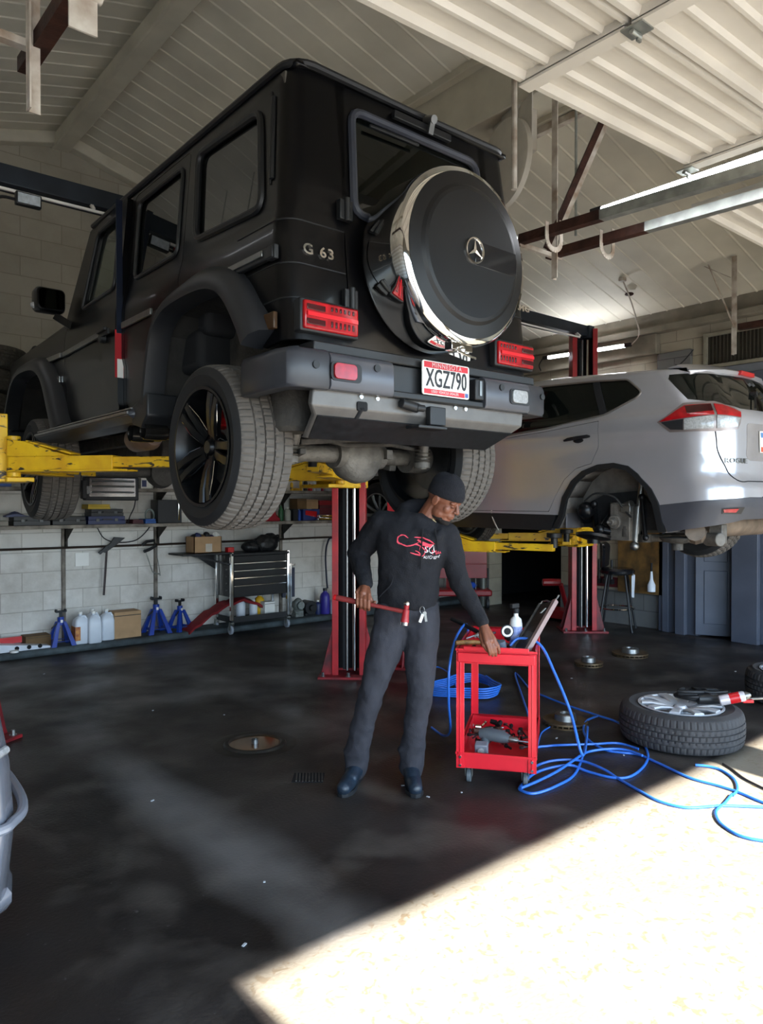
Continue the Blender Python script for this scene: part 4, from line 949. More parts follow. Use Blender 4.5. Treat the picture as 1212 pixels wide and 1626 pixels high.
def rpos(s,z,w=0,sg=1):
    if s<=0:
        y=RY+RR-s; p=rprof(y,z); x=RX+p+w; k=max(0,1-(-s)/.9); y+=rlean(z)*k
    elif s<RARC:
        a=s/RR; p=rprof(RY+RR,z); x=RX+p+RR-(RR-w)*math.cos(a); y=RY+RR-(RR-w)*math.sin(a)+rlean(z)
    else:
        p=rprof(RY+RR,z); f=(RC-RX-RR-p)/(RC-RX-RR); x=RX+p+RR+(s-RARC)*f
        t=(s-RARC)/(RC-RX-RR); y=RY+w+rlean(z)-.05*(1-(1-t)**2)
    if sg<0:x=2*RC-x
    return Vector((x, y, z))
RSEND=RARC+(RC-RX-RR)
M_sil = mat('silver_paint', 'b6b5ba', .28, .55, var=.03, scale=4, coat=.7)
M_dglass = mat('tinted_glass', '3a423c', .02, trans=.9, spec=.8)
K = thing('crossover_suv', 'silver crossover raised on the second lift with its rear wheel off', 'car', (5.7, 4.5, 1.3))
rz_ = [1.3, 1.36, 1.42, 1.48, 1.55, 1.6, 1.64, 1.68, 1.72, 1.78, 1.85, 1.9, 1.95, 1.98, 2.01, 2.04, 2.07, 2.1, 2.13, 2.16, 2.2, 2.25, 2.3, 2.35, 2.4, 2.44, 2.47, 2.5, 2.53, 2.56]
rs_ = [-4.2, -4, -3.8, -3.6, -3.4, -3.2, -3, -2.5, -2, -1.5, -1.2, -1, -.8, -.6, -.4, -.3, -.2, -.1, 0] + [RARC * i / 8 for i in range(1, 9)] + [.52, .57, .62, .67, .72, .77, .82, .87]
dlo = rpoly([(-3.0, 2.06), (-2.6, 2.38), (-2.0, 2.47), (-1.3, 2.49), (-.70, 2.465), (-.33, 2.442), (-.225, 2.33), (-.30, 2.288), (-.625, 2.178), (-1.13, 2.112), (-1.7, 2.075)], [.02, .1, .05, .05, .02, .03, .04, .02, .02, .02, .02])
archp = [(-1.08, 1.30), (-1.02, 1.40), (-.985, 1.55), (-.90, 1.68), (-.80, 1.755), (-.66, 1.80), (-.52, 1.808), (-.40, 1.78), (-.32, 1.72), (-.25, 1.61), (-.19, 1.49), (-.12, 1.38), (-.06, 1.30)]
FO = 2.76   # front axle is this much further on
farchp = [(s - FO, z) for s, z in [(-1.0, 1.30), (-.985, 1.45), (-.93, 1.6), (-.82, 1.72), (-.66, 1.79), (-.50, 1.79), (-.36, 1.72), (-.25, 1.6), (-.2, 1.45), (-.18, 1.30)]]
lampo = [(-.150, 2.080), (.06, 2.196), (.26, 2.20), (.443, 2.135), (.43, 2.06), (.403, 2.022), (.235, 2.008), (-.063, 2.015)]
rearglass = rpoly([(.05, 2.43), (.10, 2.232), (.46, 2.165), (RSEND, 2.155), (RSEND, 2.44)], [.03, .03, .03, 0, 0])
ledge = [(-1.04, 1.41), (-1.02, 1.40)]
def kskin(sg):
    # painted upper skin: stops at the grey cladding
    outer = [(-4.25, 1.55), (-4.25, 1.95), (-3.9, 2.03), (-3.28, 2.12), (-2.62, 2.50), (-1.9, 2.55), (-1.3, 2.545), (-.7, 2.51), (-.2, 2.485), (0, 2.475), (RARC, 2.47), (RSEND, 2.47), (RSEND, 2.44)]
    outer += list(reversed(rearglass[:-2]))[0:0]
    g = [p for p in rearglass if p[0] < RSEND - 1e-6]
    outer += [(.05 + .0, 2.43)] if False else []
    # walk the glass opening from top to bottom
    outer = outer[:-1] + [(RSEND, 2.445), (.08, 2.435), (.055, 2.40), (.10, 2.235), (.46, 2.165), (RSEND, 2.155)]
    outer += [(RSEND, 1.545), (.471, 1.545), (.12, 1.524), (-.187, 1.491)] + list(reversed(archp[2:-3])) + [(-1.03, 1.41), (-1.7, 1.42), (-2.8, 1.43)] + [(-3.0, 1.45)] + list(reversed(farchp[1:-1])) 
    b = B(); b.plate([outer, dlo] + ([rdoor_hole] if sg > 0 else []), .015, lambda u, v, w: rpos(u, v, w, sg), (rs_, rz_)); return b
rdoor_hole = [(-.72, 1.807 - .0), (-.655, 1.93), (-.645, 2.02), (-.65, 2.135), (-1.13, 2.09), (-1.7, 2.055), (-1.95, 2.045), (-1.97, 1.7), (-1.95, 1.44), (-1.12, 1.435), (-1.055, 1.56), (-.97, 1.69), (-.86, 1.775), (-.76, 1.80)]
for sg in (1, -1): kskin(sg).done('body_side', M_sil, K, smooth=50, weld=False)
fk = lambda u, v, w: rpos(u, v, w, 1)
b = B(); b.plate([grow(rpoly(rdoor_hole, .015), -.004)], .02, fk, (rs_, rz_)); kd = b.done('rear_door', M_sil, K, smooth=50, weld=False)
b = B(); pts = [rpos(s, z, -.012) for s, z in ((-.955, 2.0), (-.92, 2.008), (-.84, 2.015), (-.74, 2.02), (-.715, 2.018))]; b.tube(pts, [.008, .014, .015, .014, .008], 8); b.ball(rpos(-.83, 1.995, .0), .035, 12, (.25, 1.4, .6)); b.done('door_handle', mat('handle_dark', '2c2b2e', .25, .4), kd)
for sg in (1, -1):
    f = lambda u, v, w, sg=sg: rpos(u, v, w, sg)
    b = B(); b.plate([grow(dlo, .008)], .005, lambda u, v, w: rpos(u, v, w + .014, sg), (rs_, rz_)); sw = b.done('side_window', M_dglass, K, smooth=50, weld=False)
    b = B(); b.tube([rpos(u, v, -.002, sg) for u, v in dlo], .008, 6, closed=True); b.done('window_trim', mat('trim_grey', '8c8681', .3, .6), sw)
    b = B(); b.plate([[(-.655, 2.17), (-.60, 2.19), (-.68, 2.462), (-.76, 2.465)]], .02, lambda u, v, w: rpos(u, v, w + .004, sg), ([], rz_)); b.done('window_pillar', M_dark, sw, weld=False); b = B(); b.plate([[(-1.98, 2.06), (-1.90, 2.06), (-1.86, 2.46), (-1.94, 2.46)]], .02, lambda u, v, w: rpos(u, v, w + .004, sg), ([], rz_)); b.done('window_pillar', M_dark, sw, weld=False)
    # dark cladding: arch band, sill, bumper
    band = archp[1:]; outb = [(s + (s + .58) * .0, z) for s, z in band]
    b = B()
    ins = [(-.58 + (s + .58) * .90, 1.30 + (z - 1.30) * .93) for s, z in archp]
    b.plate([archp + list(reversed(ins))], .03, lambda u, v, w: rpos(u, v, w - .012, sg), (rs_, rz_)); b.done('arch_cladding', M_trim, K, weld=False)
    ins = [(-.58 - FO + (s + .58 + FO) * .90, 1.30 + (z - 1.30) * .93) for s, z in farchp]
    b = B(); b.plate([farchp + list(reversed(ins))], .03, lambda u, v, w: rpos(u, v, w - .012, sg), (rs_, rz_)); b.done('arch_cladding', M_trim, K, weld=False)
    b = B(); b.plate([[(-1.05, 1.41), (-1.09, 1.285), (-2.94, 1.29), (-2.96, 1.43)]], .05, lambda u, v, w: rpos(u, v, w - .008, sg), (rs_, rz_)); b.done('sill_cladding', M_trim, K, weld=False)
    b = B(); b.plate([[(-.187, 1.489), (.12, 1.522), (.471, 1.543), (.60, 1.543), (.62, 1.56), (RSEND, 1.56), (RSEND, 1.40), (.478, 1.39), (.156, 1.335), (-.04, 1.30), (-.12, 1.375)]], .03, lambda u, v, w: rpos(u, v, w - .004, sg), (rs_, rz_)); b.done('lower_bumper', mat('cladding_grey', '3f4046', .4, var=.06), K, weld=False)
    # lamp
    b = B(); b.plate([grow(lampo, .014)], .02, lambda u, v, w: rpos(u, v, w - .004, sg), (rs_, rz_)); lo = b.done('tail_lamp', mat('lamp_bezel', '8f8583', .3, .5), K, weld=False)
    b = B(); b.plate([[(-.145, 2.080), (.06, 2.19), (.225, 2.194), (.225, 2.11), (.05, 2.095)]], .01, lambda u, v, w: rpos(u, v, w - .012, sg), (rs_, rz_)); b.plate([[(.245, 2.194), (.30, 2.187), (.438, 2.133), (.43, 2.095), (.245, 2.11)]], .01, lambda u, v, w: rpos(u, v, w - .012, sg), (rs_, rz_)); b.done('red_lens', M_tail, lo, weld=False)
    b = B(); b.plate([[(.06, 2.185), (.13, 2.188), (.225, 2.192), (.225, 2.14), (.06, 2.125)]], .004, lambda u, v, w: rpos(u, v, w - .014, sg), (rs_, rz_)); b.done('dark_lens', M_tail2, lo, weld=False)
    b = B(); b.plate([[(.04, 2.088), (.225, 2.104), (.225, 2.014), (.04, 2.012)]], .01, lambda u, v, w: rpos(u, v, w - .012, sg), (rs_, rz_)); b.plate([[(.245, 2.104), (.428, 2.088), (.40, 2.028), (.245, 2.014)]], .01, lambda u, v, w: rpos(u, v, w - .012, sg), (rs_, rz_)); b.done('clear_lens', M_lensw, lo, weld=False)
    b = B(); b.plate([[(-.13, 2.076), (.03, 2.086), (.03, 2.012), (-.058, 2.02)]], .01, lambda u, v, w: rpos(u, v, w - .010, sg), (rs_, rz_)); b.done('black_lens', M_dark, lo, weld=False)
    b = B(); b.plate([grow([(.245, 1.466), (.407, 1.472), (.404, 1.434), (.262, 1.436)], .006)], .02, lambda u, v, w: rpos(u, v, w - .008, sg), (rs_, rz_)); ro = b.done('reflector', M_trim, K, weld=False)
    b = B(); b.plate([[(.25, 1.462), (.36, 1.466), (.35, 1.440), (.265, 1.440)]], .01, lambda u, v, w: rpos(u, v, w - .014, sg), (rs_, rz_)); b.done('red_lens', M_tail, ro, weld=False)
    # hatch seam and body creases
    b = B(); b.tube([rpos(u, v, -.001, sg) for u, v in spline([(.235, 2.0, 0), (.238, 1.93, 0), (.245, 1.865, 0), (.285, 1.78, 0), (.366, 1.662, 0), (.5, 1.655, 0), (.7, 1.655, 0), (RSEND, 1.655, 0)], 6) for u, v in [(u, v)]] if False else [rpos(p.x, p.y, .001, sg) for p in spline([(.235, 2.0, 0), (.238, 1.93, 0), (.245, 1.865, 0), (.285, 1.78, 0), (.366, 1.662, 0), (.5, 1.655, 0), (.7, 1.655, 0), (RSEND, 1.655, 0)], 6)], .0045, 6); b.done('hatch_seam', M_dark, K)
# roof and bonnet
def xat(s, z, sg=1): return rpos(s, z, 0, sg)
top = [(-4.25, 1.95), (-3.9, 2.03), (-3.6, 2.075), (-3.28, 2.12), (-2.95, 2.31), (-2.62, 2.50), (-1.9, 2.55), (-1.3, 2.545), (-.7, 2.51), (-.2, 2.485), (0, 2.475)]
b = B(); rows = []
for s, z in top[5:]:
    p = rpos(s, z); hw2 = RC - p.x; rows.append([Vector((RC + t * hw2, p.y, z + .07 * (1 - abs(t) ** 3))) for t in [-1, -.95, -.85, -.6, -.3, 0, .3, .6, .85, .95, 1]])
for i in (3, 6, 8): p = rpos(RARC * i / 8, 2.471); hw2 = RC - p.x; rows.append([Vector((RC + t * hw2, p.y + (1 - abs(t) ** 2) * .0, 2.472 + (.06 if i < 6 else .03 if i < 8 else .0) * (1 - abs(t) ** 3))) for t in [-1, -.95, -.85, -.6, -.3, 0, .3, .6, .85, .95, 1]])
for i in range(len(rows) - 1):
    for j in range(10): b._app([rows[i][j], rows[i][j + 1], rows[i + 1][j + 1], rows[i + 1][j]], [(0, 1, 2, 3)])
b.done('roof', M_sil, K, solid=.015, smooth=50)
b = B(); rows = []
for s, z in top[:4]:
    p = rpos(s, z); hw2 = RC - p.x; rows.append([Vector((RC + t * hw2, p.y, z + .05 * (1 - abs(t) ** 3))) for t in [-1, -.9, -.6, -.3, 0, .3, .6, .9, 1]])
for i in range(3):
    for j in range(8): b._app([rows[i][j], rows[i][j + 1], rows[i + 1][j + 1], rows[i + 1][j]], [(0, 1, 2, 3)])
b.done('bonnet', M_sil, K, solid=.01, smooth=50)
b = B(); rows = []
for s, z in top[3:6]:
    p = rpos(s, z); hw2 = RC - p.x; rows.append([Vector((RC + t * hw2, p.y + .05 * (1 - t * t), z + .04 * (1 - abs(t) ** 3))) for t in [-1, -.9, -.6, -.3, 0, .3, .6, .9, 1]])
for i in range(2):
    for j in range(8): b._app([rows[i][j], rows[i][j + 1], rows[i + 1][j + 1], rows[i + 1][j]], [(0, 1, 2, 3)])
b.done('windscreen', M_dglass, K, solid=.005)
b = B(); b.box((RX + .45, 6.84, 1.45), (2 * RC - RX - .45, 6.90, 1.98)); b.done('front_panel', M_trim, K, bev=.02)
# rear glass
b = B()
for sg in (1, -1): b.plate([[(.05, 2.445), (.095, 2.228), (.46, 2.158), (RSEND, 2.148), (RSEND, 2.45), (.1, 2.45)]], .005, lambda u, v, w: rpos(u, v, w + .008, sg), (rs_, rz_))
b.done('rear_window', M_dglass, K, smooth=60)
b = B(); b.bar(rpos(.62, 2.17, -.02), rpos(.80, 2.30, -.02), .014, .01); b.cyl(rpos(.80, 2.30, -.03), rpos(.80, 2.30, .02), .02); b.done('rear_wiper', M_trim, K)
# spoiler
b = B(); rs2 = []
for t in (-1, -.96, -.85, -.5, 0, .5, .85, .96, 1):
    a = abs(t); xx = RC + t * .62; yb = 2.50 + .14 * a ** 3; yf = 2.80; zt = 2.535 - .035 * a ** 2; e = .3 if a == 1 else 1
    rs2.append([Vector((xx, yf, zt - .005)), Vector((xx, (yb + yf) / 2, zt + .01 * e)), Vector((xx, yb, zt - .045)), Vector((xx, yb + .01, zt - .075 * e)), Vector((xx, yb + .06, zt - .07 * e)), Vector((xx, yf - .02, zt - .04 * e))])
b.rings(rs2); sp = b.done('roof_spoiler', M_sil, K, bev=.004, smooth=50)
b = B(); b.box((RC - .11, 2.487, 2.462), (RC + .11, 2.52, 2.495)); b.done('high_brake_light', mat('matt_red_lens', 'b8272a', .3), sp, bev=.004)
b = B(); b.tube(spline([(5.55, 2.98, 2.58), (5.55, 2.90, 2.64), (5.55, 2.84, 2.70)], 4), .005, 6); b.cyl((5.55, 2.98, 2.56), (5.55, 2.97, 2.60), .02); b.done('roof_aerial', M_trim, K)
# plate recess, plate, badge
b = B(); b.plate([rpoly([(.50, 1.83), (.52, 2.06), (RSEND, 2.06), (RSEND, 1.80), (.54, 1.80)], [.03, .03, 0, 0, .03])], .003, lambda u, v, w: rpos(u, v, w - .003, 1), (rs_, rz_)); b.done('plate_recess', mat('recess_silver', '97918f', .4, .4), K, weld=False)
b = B(); b.plate([[(.645, 1.86), (.645, 2.01), (.94, 2.01), (.94, 1.86)]], .006, lambda u, v, w: rpos(u, v, w - .014, 1), ([.7, .8, .9], [])); kp = b.done('licence_plate', M_wht, K, weld=False)
b = B(); b.plate([[(.65, 1.965), (.65, 2.0), (.93, 2.0), (.93, 1.965)]], .001, lambda u, v, w: rpos(u, v, w - .016, 1), ([.7, .8, .9], [])); b.done('plate_band', mat('plate_blue', '5a86b8', .5), kp, weld=False)
b = B(); b.plate([[(.65, 1.865), (.65, 1.90), (.70, 1.90), (.70, 1.865)]], .001, lambda u, v, w: rpos(u, v, w - .016, 1)); b.done('plate_sticker', mat('plate_orange', 'c8583a', .5), kp, weld=False)
b = B(); b.text('ROGUE', .048, lambda u, v, w: rpos(.40 + u, 1.795 + v, -.004 + w, 1), .005, .001, 1.1, 1.25); b.done('model_badge', M_steel, K)
# underside, liner, suspension
b = B(); b.box((RX + .32, 2.55, 1.36), (2 * RC - RX - .32, 6.7, 1.44)); b.box((RX + .03, 3.72, 1.31), (2 * RC - RX - .03, 5.9, 1.40)); b.box((RX + .30, 2.5, 1.44), (RX + .34, 3.75, 2.0)); b.box((RX + .03, 3.69, 1.32), (RX + .34, 3.72, 2.0)); b.box((RX + .04, 3.7, 1.97), (RX + .3, 2.7, 2.0)); b.box((2 * RC - RX - .34, 2.5, 1.44), (2 * RC - RX - .30, 3.75, 2.0))
b.done('floor_pan', M_under, K)
b = B(); ap = [p for p in archp]
for i in range(len(ap) - 1):
    a0 = rpos(ap[i][0] * 1.0, ap[i][1]); a1 = rpos(ap[i + 1][0], ap[i + 1][1]); o0 = Vector((.30, 0, 0))
    b._app([a0 + Vector((.01, 0, 0)), a0 + o0, a1 + o0, a1 + Vector((.01, 0, 0))], [(0, 1, 2, 3)])
b.done('wheel_arch_liner', mat('liner_grey_brown', '6e6862', .8, var=.25, scale=8, bump=.4), K, weld=False, solid=.004)
b = B(); b.prism([[(3.75, 1.30), (3.72, 1.75), (3.4, 1.86), (3.0, 1.84), (2.75, 1.6), (2.68, 1.34)]], (.01, 0, 0), lambda u, v: (RX + .28, u, v)); b.done('inner_panel', mat('liner_grey_brown', '6e6862', .8, var=.25, scale=8, bump=.4), K)
b = B(); b.cbox((RX + .20, 3.62, 1.42), (.22, .02, .24)); b.done('mud_flap', mat('flap_grey', '5d5c60', .6), K, bev=.01); b = B(); b.cbox((RX + .12, 2.70, 1.36), (.22, .02, .14), rx=.3); b.done('mud_flap', mat('flap_grey', '5d5c60', .6), K, bev=.01)
b = B(); b.tube(spline([(5.9, 2.75, 1.36), (5.5, 2.72, 1.30), (5.25, 2.66, 1.27), (5.12, 2.6, 1.30)], 5), .07); b.cyl((5.35, 2.62, 1.35), (6.2, 2.62, 1.35), .10); b.done('silencer', mat('heat_stained_steel', '9a8878', .5, .6, var=.25, scale=8), K)
xh = RX + .10
b = B(); b.cyl((xh + .10, 3.18, 1.36), (xh - .01, 3.18, 1.36), .055); b.cyl((xh + .0, 3.18, 1.36), (xh - .06, 3.18, 1.36), .028); b.cyl((xh - .06, 3.18, 1.36), (xh - .10, 3.18, 1.36), .010)
b.cbox((xh + .06, 3.14, 1.36), (.10, .17, .28)); b.done('wheel_hub', M_under2, K, bev=.006)
b = B(); b.lathe([(.001, -.02), (.06, -.02), (.135, .0), (.14, .02), (.09, .035), (.001, .04)], (xh - .02, 3.35, 1.235), 'z', 32, M=Matrix.Rotation(.22, 4, 'Y')); b.tube([(xh - .02, 3.33, 1.25), (xh + .0, 3.30, 1.34), (xh + .03, 3.26, 1.42)], .006); b.cyl((xh - .02, 3.35, 1.19), (xh - .02, 3.35, 1.235), .05); b.done('drum_backplate', mat('oily_black', '1a1b1e', .3, .5), K)
b = B(); b.cyl((xh + .08, 3.05, 1.20), (xh + .10, 3.0, 1.75), .022); b.cyl((xh + .08, 3.05, 1.22), (xh + .09, 3.03, 1.48), .034); b.ball((xh + .07, 3.05, 1.18), .035); b.done('shock_absorber', M_steel, K)
for (p, q, r_) in (((xh + .05, 3.1, 1.3), (5.6, 3.0, 1.30), .028), ((xh + .05, 3.2, 1.48), (5.5, 3.3, 1.5), .025), ((xh + .05, 3.1, 1.28), (5.3, 3.75, 1.36), .03), ((xh + .1, 2.98, 1.24), (5.6, 2.85, 1.24), .03)):
    b = B(); b.cyl(p, q, r_); b.cyl(Vector(p) + Vector((0, 0, -.03)), Vector(p) + Vector((0, 0, .03)), r_ * 1.5); b.done('control_arm', M_under, K)
b = B(); pts = [(5.22 + .055 * math.cos(t * .7), 3.12 + .055 * math.sin(t * .7), 1.26 + t * .004) for t in range(70)]; b.tube(pts, .010, 6); b.done('coil_spring', M_trim, K)
b = B(); b.lathe([(.001, 0), (.10, .02), (.13, .05), (.05, .06), (.001, .06)], (5.15, 2.75, 1.20), 'z', 24); b.cyl((5.15, 2.75, 1.16), (5.15, 2.75, 1.22), .04); b.done('spring_seat', M_under, K)
b = B(); b.cyl((5.3, 2.50, 1.24), (5.34, 2.62, 1.24), .05); b.cbox((5.36, 2.55, 1.28), (.08, .10, .14)); b.done('exhaust_hanger', M_under2, K, bev=.006)
b = B(); b.cyl((xh + .06, 3.2, 1.45), (xh + .03, 3.05, 1.50), .03); b.cbox((xh + .01, 3.08, 1.46), (.04, .08, .05)); b.done('brake_caliper', M_steel, K, bev=.004)
b = B(); b.tube(spline([(4.98, 4.35, 1.9), (4.93, 4.36, 1.6), (4.90, 4.33, 1.4), (4.86, 4.22, 1.27)], 6), .006, 6); b.done('hanging_wire', M_wsteel, K)
for x0, y0 in ((5.08, 4.3), (5.86, 4.3)):
    b = B(); b.cbox((x0 + .25, y0, 1.72), (.5, .5, .16)); b.cbox((x0 + .25, y0 - .26, 1.98), (.48, .12, .56), rx=.2); b.cbox((x0 + .25, y0 - .33, 2.30), (.26, .09, .16), rx=.1); b.done('car_seat', mat('seat_cloth', '2b2a2a', .8), K, bev=.03)
for i, (p, q, r_) in enumerate((((4.97, 3.34, 1.50), (5.12, 3.42, 1.30), .02), ((4.99, 3.30, 1.30), (5.15, 3.05, 1.25), .03), ((5.05, 2.98, 1.55), (5.0, 2.92, 1.25), .018), ((4.98, 3.42, 1.45), (5.1, 3.5, 1.40), .045))):
    b = B(); b.cyl(p, q, r_); b.ball(p, r_ * 1.5, 12); b.ball(q, r_ * 1.4, 12); b.done('suspension_link', mat('oily_black', '1a1b1e', .3, .5), K)
b = B(); b.tube(spline([(4.96, 3.42, 1.52), (4.93, 3.3, 1.58), (4.95, 3.15, 1.55), (5.0, 3.1, 1.46), (4.97, 3.02, 1.40)], 5), .008, 6); b.done('brake_line', M_rubb2, K)
b = B(); b.prism([[(3.55, 1.32), (3.50, 1.50), (3.35, 1.58), (3.05, 1.60), (2.90, 1.45), (2.9, 1.3)]], (.02, 0, 0), lambda u, v: (5.13, u, v)); b.done('subframe_plate', mat('dark_subframe', '242426', .6, var=.3, scale=14, bump=.4), K, bev=.004)
# wheels that are still on: front pair, and the far rear
def kwheel(x, y, z, sg):
    wo = rim_bm(.225, .22, spread=.30, pairs=5).done('wheel', M_steel, None, smooth=30); wo.location = (x, y, z); wo.rotation_euler = (0, 0, 0 if sg > 0 else PI)
    wo.parent = K; wo.matrix_parent_inverse = world_of(K).inverted()
    t = two_tone_tyre(.355, .225, .23, None, pitch=50); t.parent = wo
kwheel(5.02, 5.94, 1.38, 1); kwheel(6.38, 5.94, 1.38, -1); kwheel(6.38, 3.18, 1.38, -1)
# ================================================================ MECHANIC
M_skin = mat('brown_skin', '7a4a36', .45, var=.08, scale=30, bump=.05)
M_hood = mat('black_fleece', '121218', .9, var=.15, scale=40, bump=.35, bscale=160)
M_trou = mat('charcoal_work_trousers', '2e2e35', .85, var=.12, scale=12, bump=.25, bscale=200)
M_boot = mat('blue_black_boot', '26323f', .35, var=.25, scale=20, bump=.2)
M_bean = mat('black_knit', '17171d', .95, var=.1, scale=30, bump=.5, bscale=140)
PO = Vector((2.507, 2.988, 0)); PR = Vector((.766, -.643, 0)); PN = Vector((-.643, -.766, 0))
def PP(a, d, z):
    zz = 1.5 + (z - 1.5) * (1 + .02 * min(1, z / .6)) if z > 0 else z
    if z < .6: zz = z + (-.018) * min(1, z / .6) * (z / .6)
    return PO + PR * (a * 1.02) + PN * d + Vector((0, 0, zz))
def cap(b, p, q, r1, r2, n=14, flat=1.0):
    """closed tapered capsule"""
    p, q = Vector(p), Vector(q); d = (q - p).normalized(); pts = []; rr = []
    for t in (1, .92, .7, .38): pts.append(p - d * r1 * t); rr.append(r1 * math.sqrt(max(.0, 1 - t * t)) + .0005)
    pts += [p, q]; rr += [r1, r2]
    for t in (.38, .7, .92, 1): pts.append(q + d * r2 * t); rr.append(r2 * math.sqrt(max(.0, 1 - t * t)) + .0005)
    b.tube(pts, rr, n)
def chain(b, pts, rs, n=14):
    for i in range(len(pts) - 1): cap(b, pts[i], pts[i + 1], rs[i], rs[i + 1], n)
def remesh(o, vox, smooth=4, disp=0, dsize=.12, fac=.5):
    m = o.modifiers.new('r', 'REMESH'); m.mode = 'VOXEL'; m.voxel_size = vox; m.use_smooth_shade = True
    if smooth: s = o.modifiers.new('s', 'SMOOTH'); s.iterations = smooth; s.factor = fac
    if disp:
        tx = bpy.data.textures.new('folds', 'CLOUDS'); tx.noise_scale = dsize; tx.noise_depth = 2
        dm = o.modifiers.new('d', 'DISPLACE'); dm.texture = tx; dm.strength = disp; dm.mid_level = .5; dm.texture_coords = 'LOCAL'
    return o
MAN = thing('person', 'person in black hooded sweatshirt, dark trousers and black beanie, holding a hammer', 'person', PO)
# head frame
hf = (PR * .74 + PN * .46 + Vector((0, 0, -.46))).normalized(); hr = hf.cross(Vector((0, 0, 1))).normalized(); hu = hr.cross(hf).normalized()
HC = PP(.318, .02, 1.515)
def HP(x, y, z): return HC + hr * x + hf * y + hu * z     # x to his right, y forward, z up
HM = Matrix((hr, hf, hu)).transposed().to_4x4()
def ell(b, c, s, n=20, M=None): b.ball(c, 1, n, s, M=(M or HM))
b = B()
ell(b, HP(0, -.005, .035), (.074, .092, .085)); ell(b, HP(0, .02, -.03), (.062, .066, .075)); ell(b, HP(0, .045, -.075), (.040, .038, .034)); ell(b, HP(0, .068, -.092), (.022, .018, .018))
for s in (-1, 1):
    ell(b, HP(s * .030, .052, -.020), (.030, .026, .028), 14); ell(b, HP(s * .03, .073, .022), (.028, .013, .010), 12); ell(b, HP(s * .044, .018, -.058), (.020, .038, .030), 12)
    ell(b, HP(s * .028, .073, .004), (.013, .012, .009), 12)
    b.lathe([(.001, -.006), (.016, -.006), (.020, 0), (.018, .006), (.010, .002), (.001, .001)], HP(s * .076, -.008, .0), 'x', 16, M=HM @ Matrix.Diagonal((-s * 1, 1, 1.55, 1)))
cap(b, HP(0, .082, .018), HP(0, .103, -.018), .009, .012); ell(b, HP(.010, .093, -.022), (.009, .010, .007), 10); ell(b, HP(-.010, .093, -.022), (.009, .010, .007), 10)
ell(b, HP(0, .086, -.046), (.022, .010, .006), 12); ell(b, HP(0, .084, -.058), (.019, .011, .007), 12); ell(b, HP(0, .078, -.05), (.03, .014, .022), 12)
# neck, shoulders, trunk, limbs under the clothes
cap(b, HP(0, -.03, -.03), PP(.195, -.02, 1.36), .052, .058)
chain(b, [PP(.19, -.01, 1.34), PP(.16, 0, 1.2), PP(.135, 0, 1.0)], [.10, .10, .10])
SR, ER, WR = PP(.0, -.03, 1.395), PP(-.125, -.13, 1.235), PP(-.080, .065, 1.085)
SL, EL, WL = PP(.335, .0, 1.335), PP(.405, .02, 1.095), PP(.512, .10, .895)
chain(b, [PP(.15, -.02, 1.36), SR, ER, WR], [.05, .045, .036, .026]); chain(b, [PP(.2, -.01, 1.34), SL, EL, WL], [.05, .045, .036, .026])
for hip, kn, an in ((PP(.06, 0, .92), PP(-.055, .05, .53), PP(-.137, -.06, .10)), (PP(.21, 0, .92), PP(.20, .06, .53), PP(.155, -.06, .10))): chain(b, [PP(.135, 0, 1.0), hip, kn, an], [.09, .075, .05, .038])
# right hand round the hammer handle
HA, HB = PP(-.240, .06, 1.022), PP(.112, .175, .965); hd = (HB - HA).normalized()
def HH(t): return HA.lerp(HB, t)
kn = []
for i, (t, L) in enumerate(((.50, 1.0), (.445, 1.06), (.39, 1.0), (.335, .88))):
    c = HH(t); up = Vector((0, 0, 1)); r = [.0105, .0105, .010, .0085][i]
    pts = [c + PN * .006 + up * .052, c + PN * .030 + up * .022, c + PN * .027 - up * .012 * L, c + PN * .006 - up * .026 * L, c - PN * .014 - up * .018]
    chain(b, pts, [r * 1.1, r, r * .95, r * .9, r * .85], 10); kn.append(pts[0])
for k in kn: cap(b, WR + (k - WR) * .15, k, .020, .0135, 10)
cap(b, WR, (kn[1] + kn[2]) / 2, .026, .022)
chain(b, [WR + Vector((0, 0, -.01)), kn[0] + PR * .0 - PN * .02 + Vector((0, 0, -.012)), HH(.56) - PN * .018 + Vector((0, 0, .006)), HH(.585) - PN * .006 + Vector((0, 0, .016))], [.016, .013, .011, .009], 10)
# left hand reaching into the tray
KL = [PP(.522 + i * .0145, .165 - i * .012, .812 + i * .003) for i in range(4)]
for i, k in enumerate(KL):
    L = [.95, 1.05, 1.0, .8][3 - i] if False else [.85, 1.0, 1.05, .95][i]
    cap(b, WL + (k - WL) * .12, k, .020, .013, 10)
    m1 = k + Vector((0, 0, -.034 * L)) + PR * (.010 + .003 * i) + PN * .010; m2 = m1 + Vector((0, 0, -.024 * L)) + PR * .006 - PN * .004; m3 = m2 + Vector((0, 0, -.018 * L)) + PR * .002 - PN * .010
    chain(b, [k, m1, m2, m3], [.0105, .0095, .009, .0078], 10)
cap(b, WL, (KL[1] + KL[2]) / 2, .026, .021)
chain(b, [WL + Vector((0, 0, -.012)), PP(.502, .125, .835), PP(.510, .15, .795), PP(.528, .16, .768)], [.017, .014, .011, .009], 10)
bd = b.done('body', M_skin, MAN, weld=False); remesh(bd, .0032, 5)
for s in (1, -1): b = B(); b.ball(HP(s * .031, .0775, .001), .0095, 12, (1.3, 1, .45), M=HM); b.done('eyelid', mat('eyelid_brown', '54301f', .5), bd)
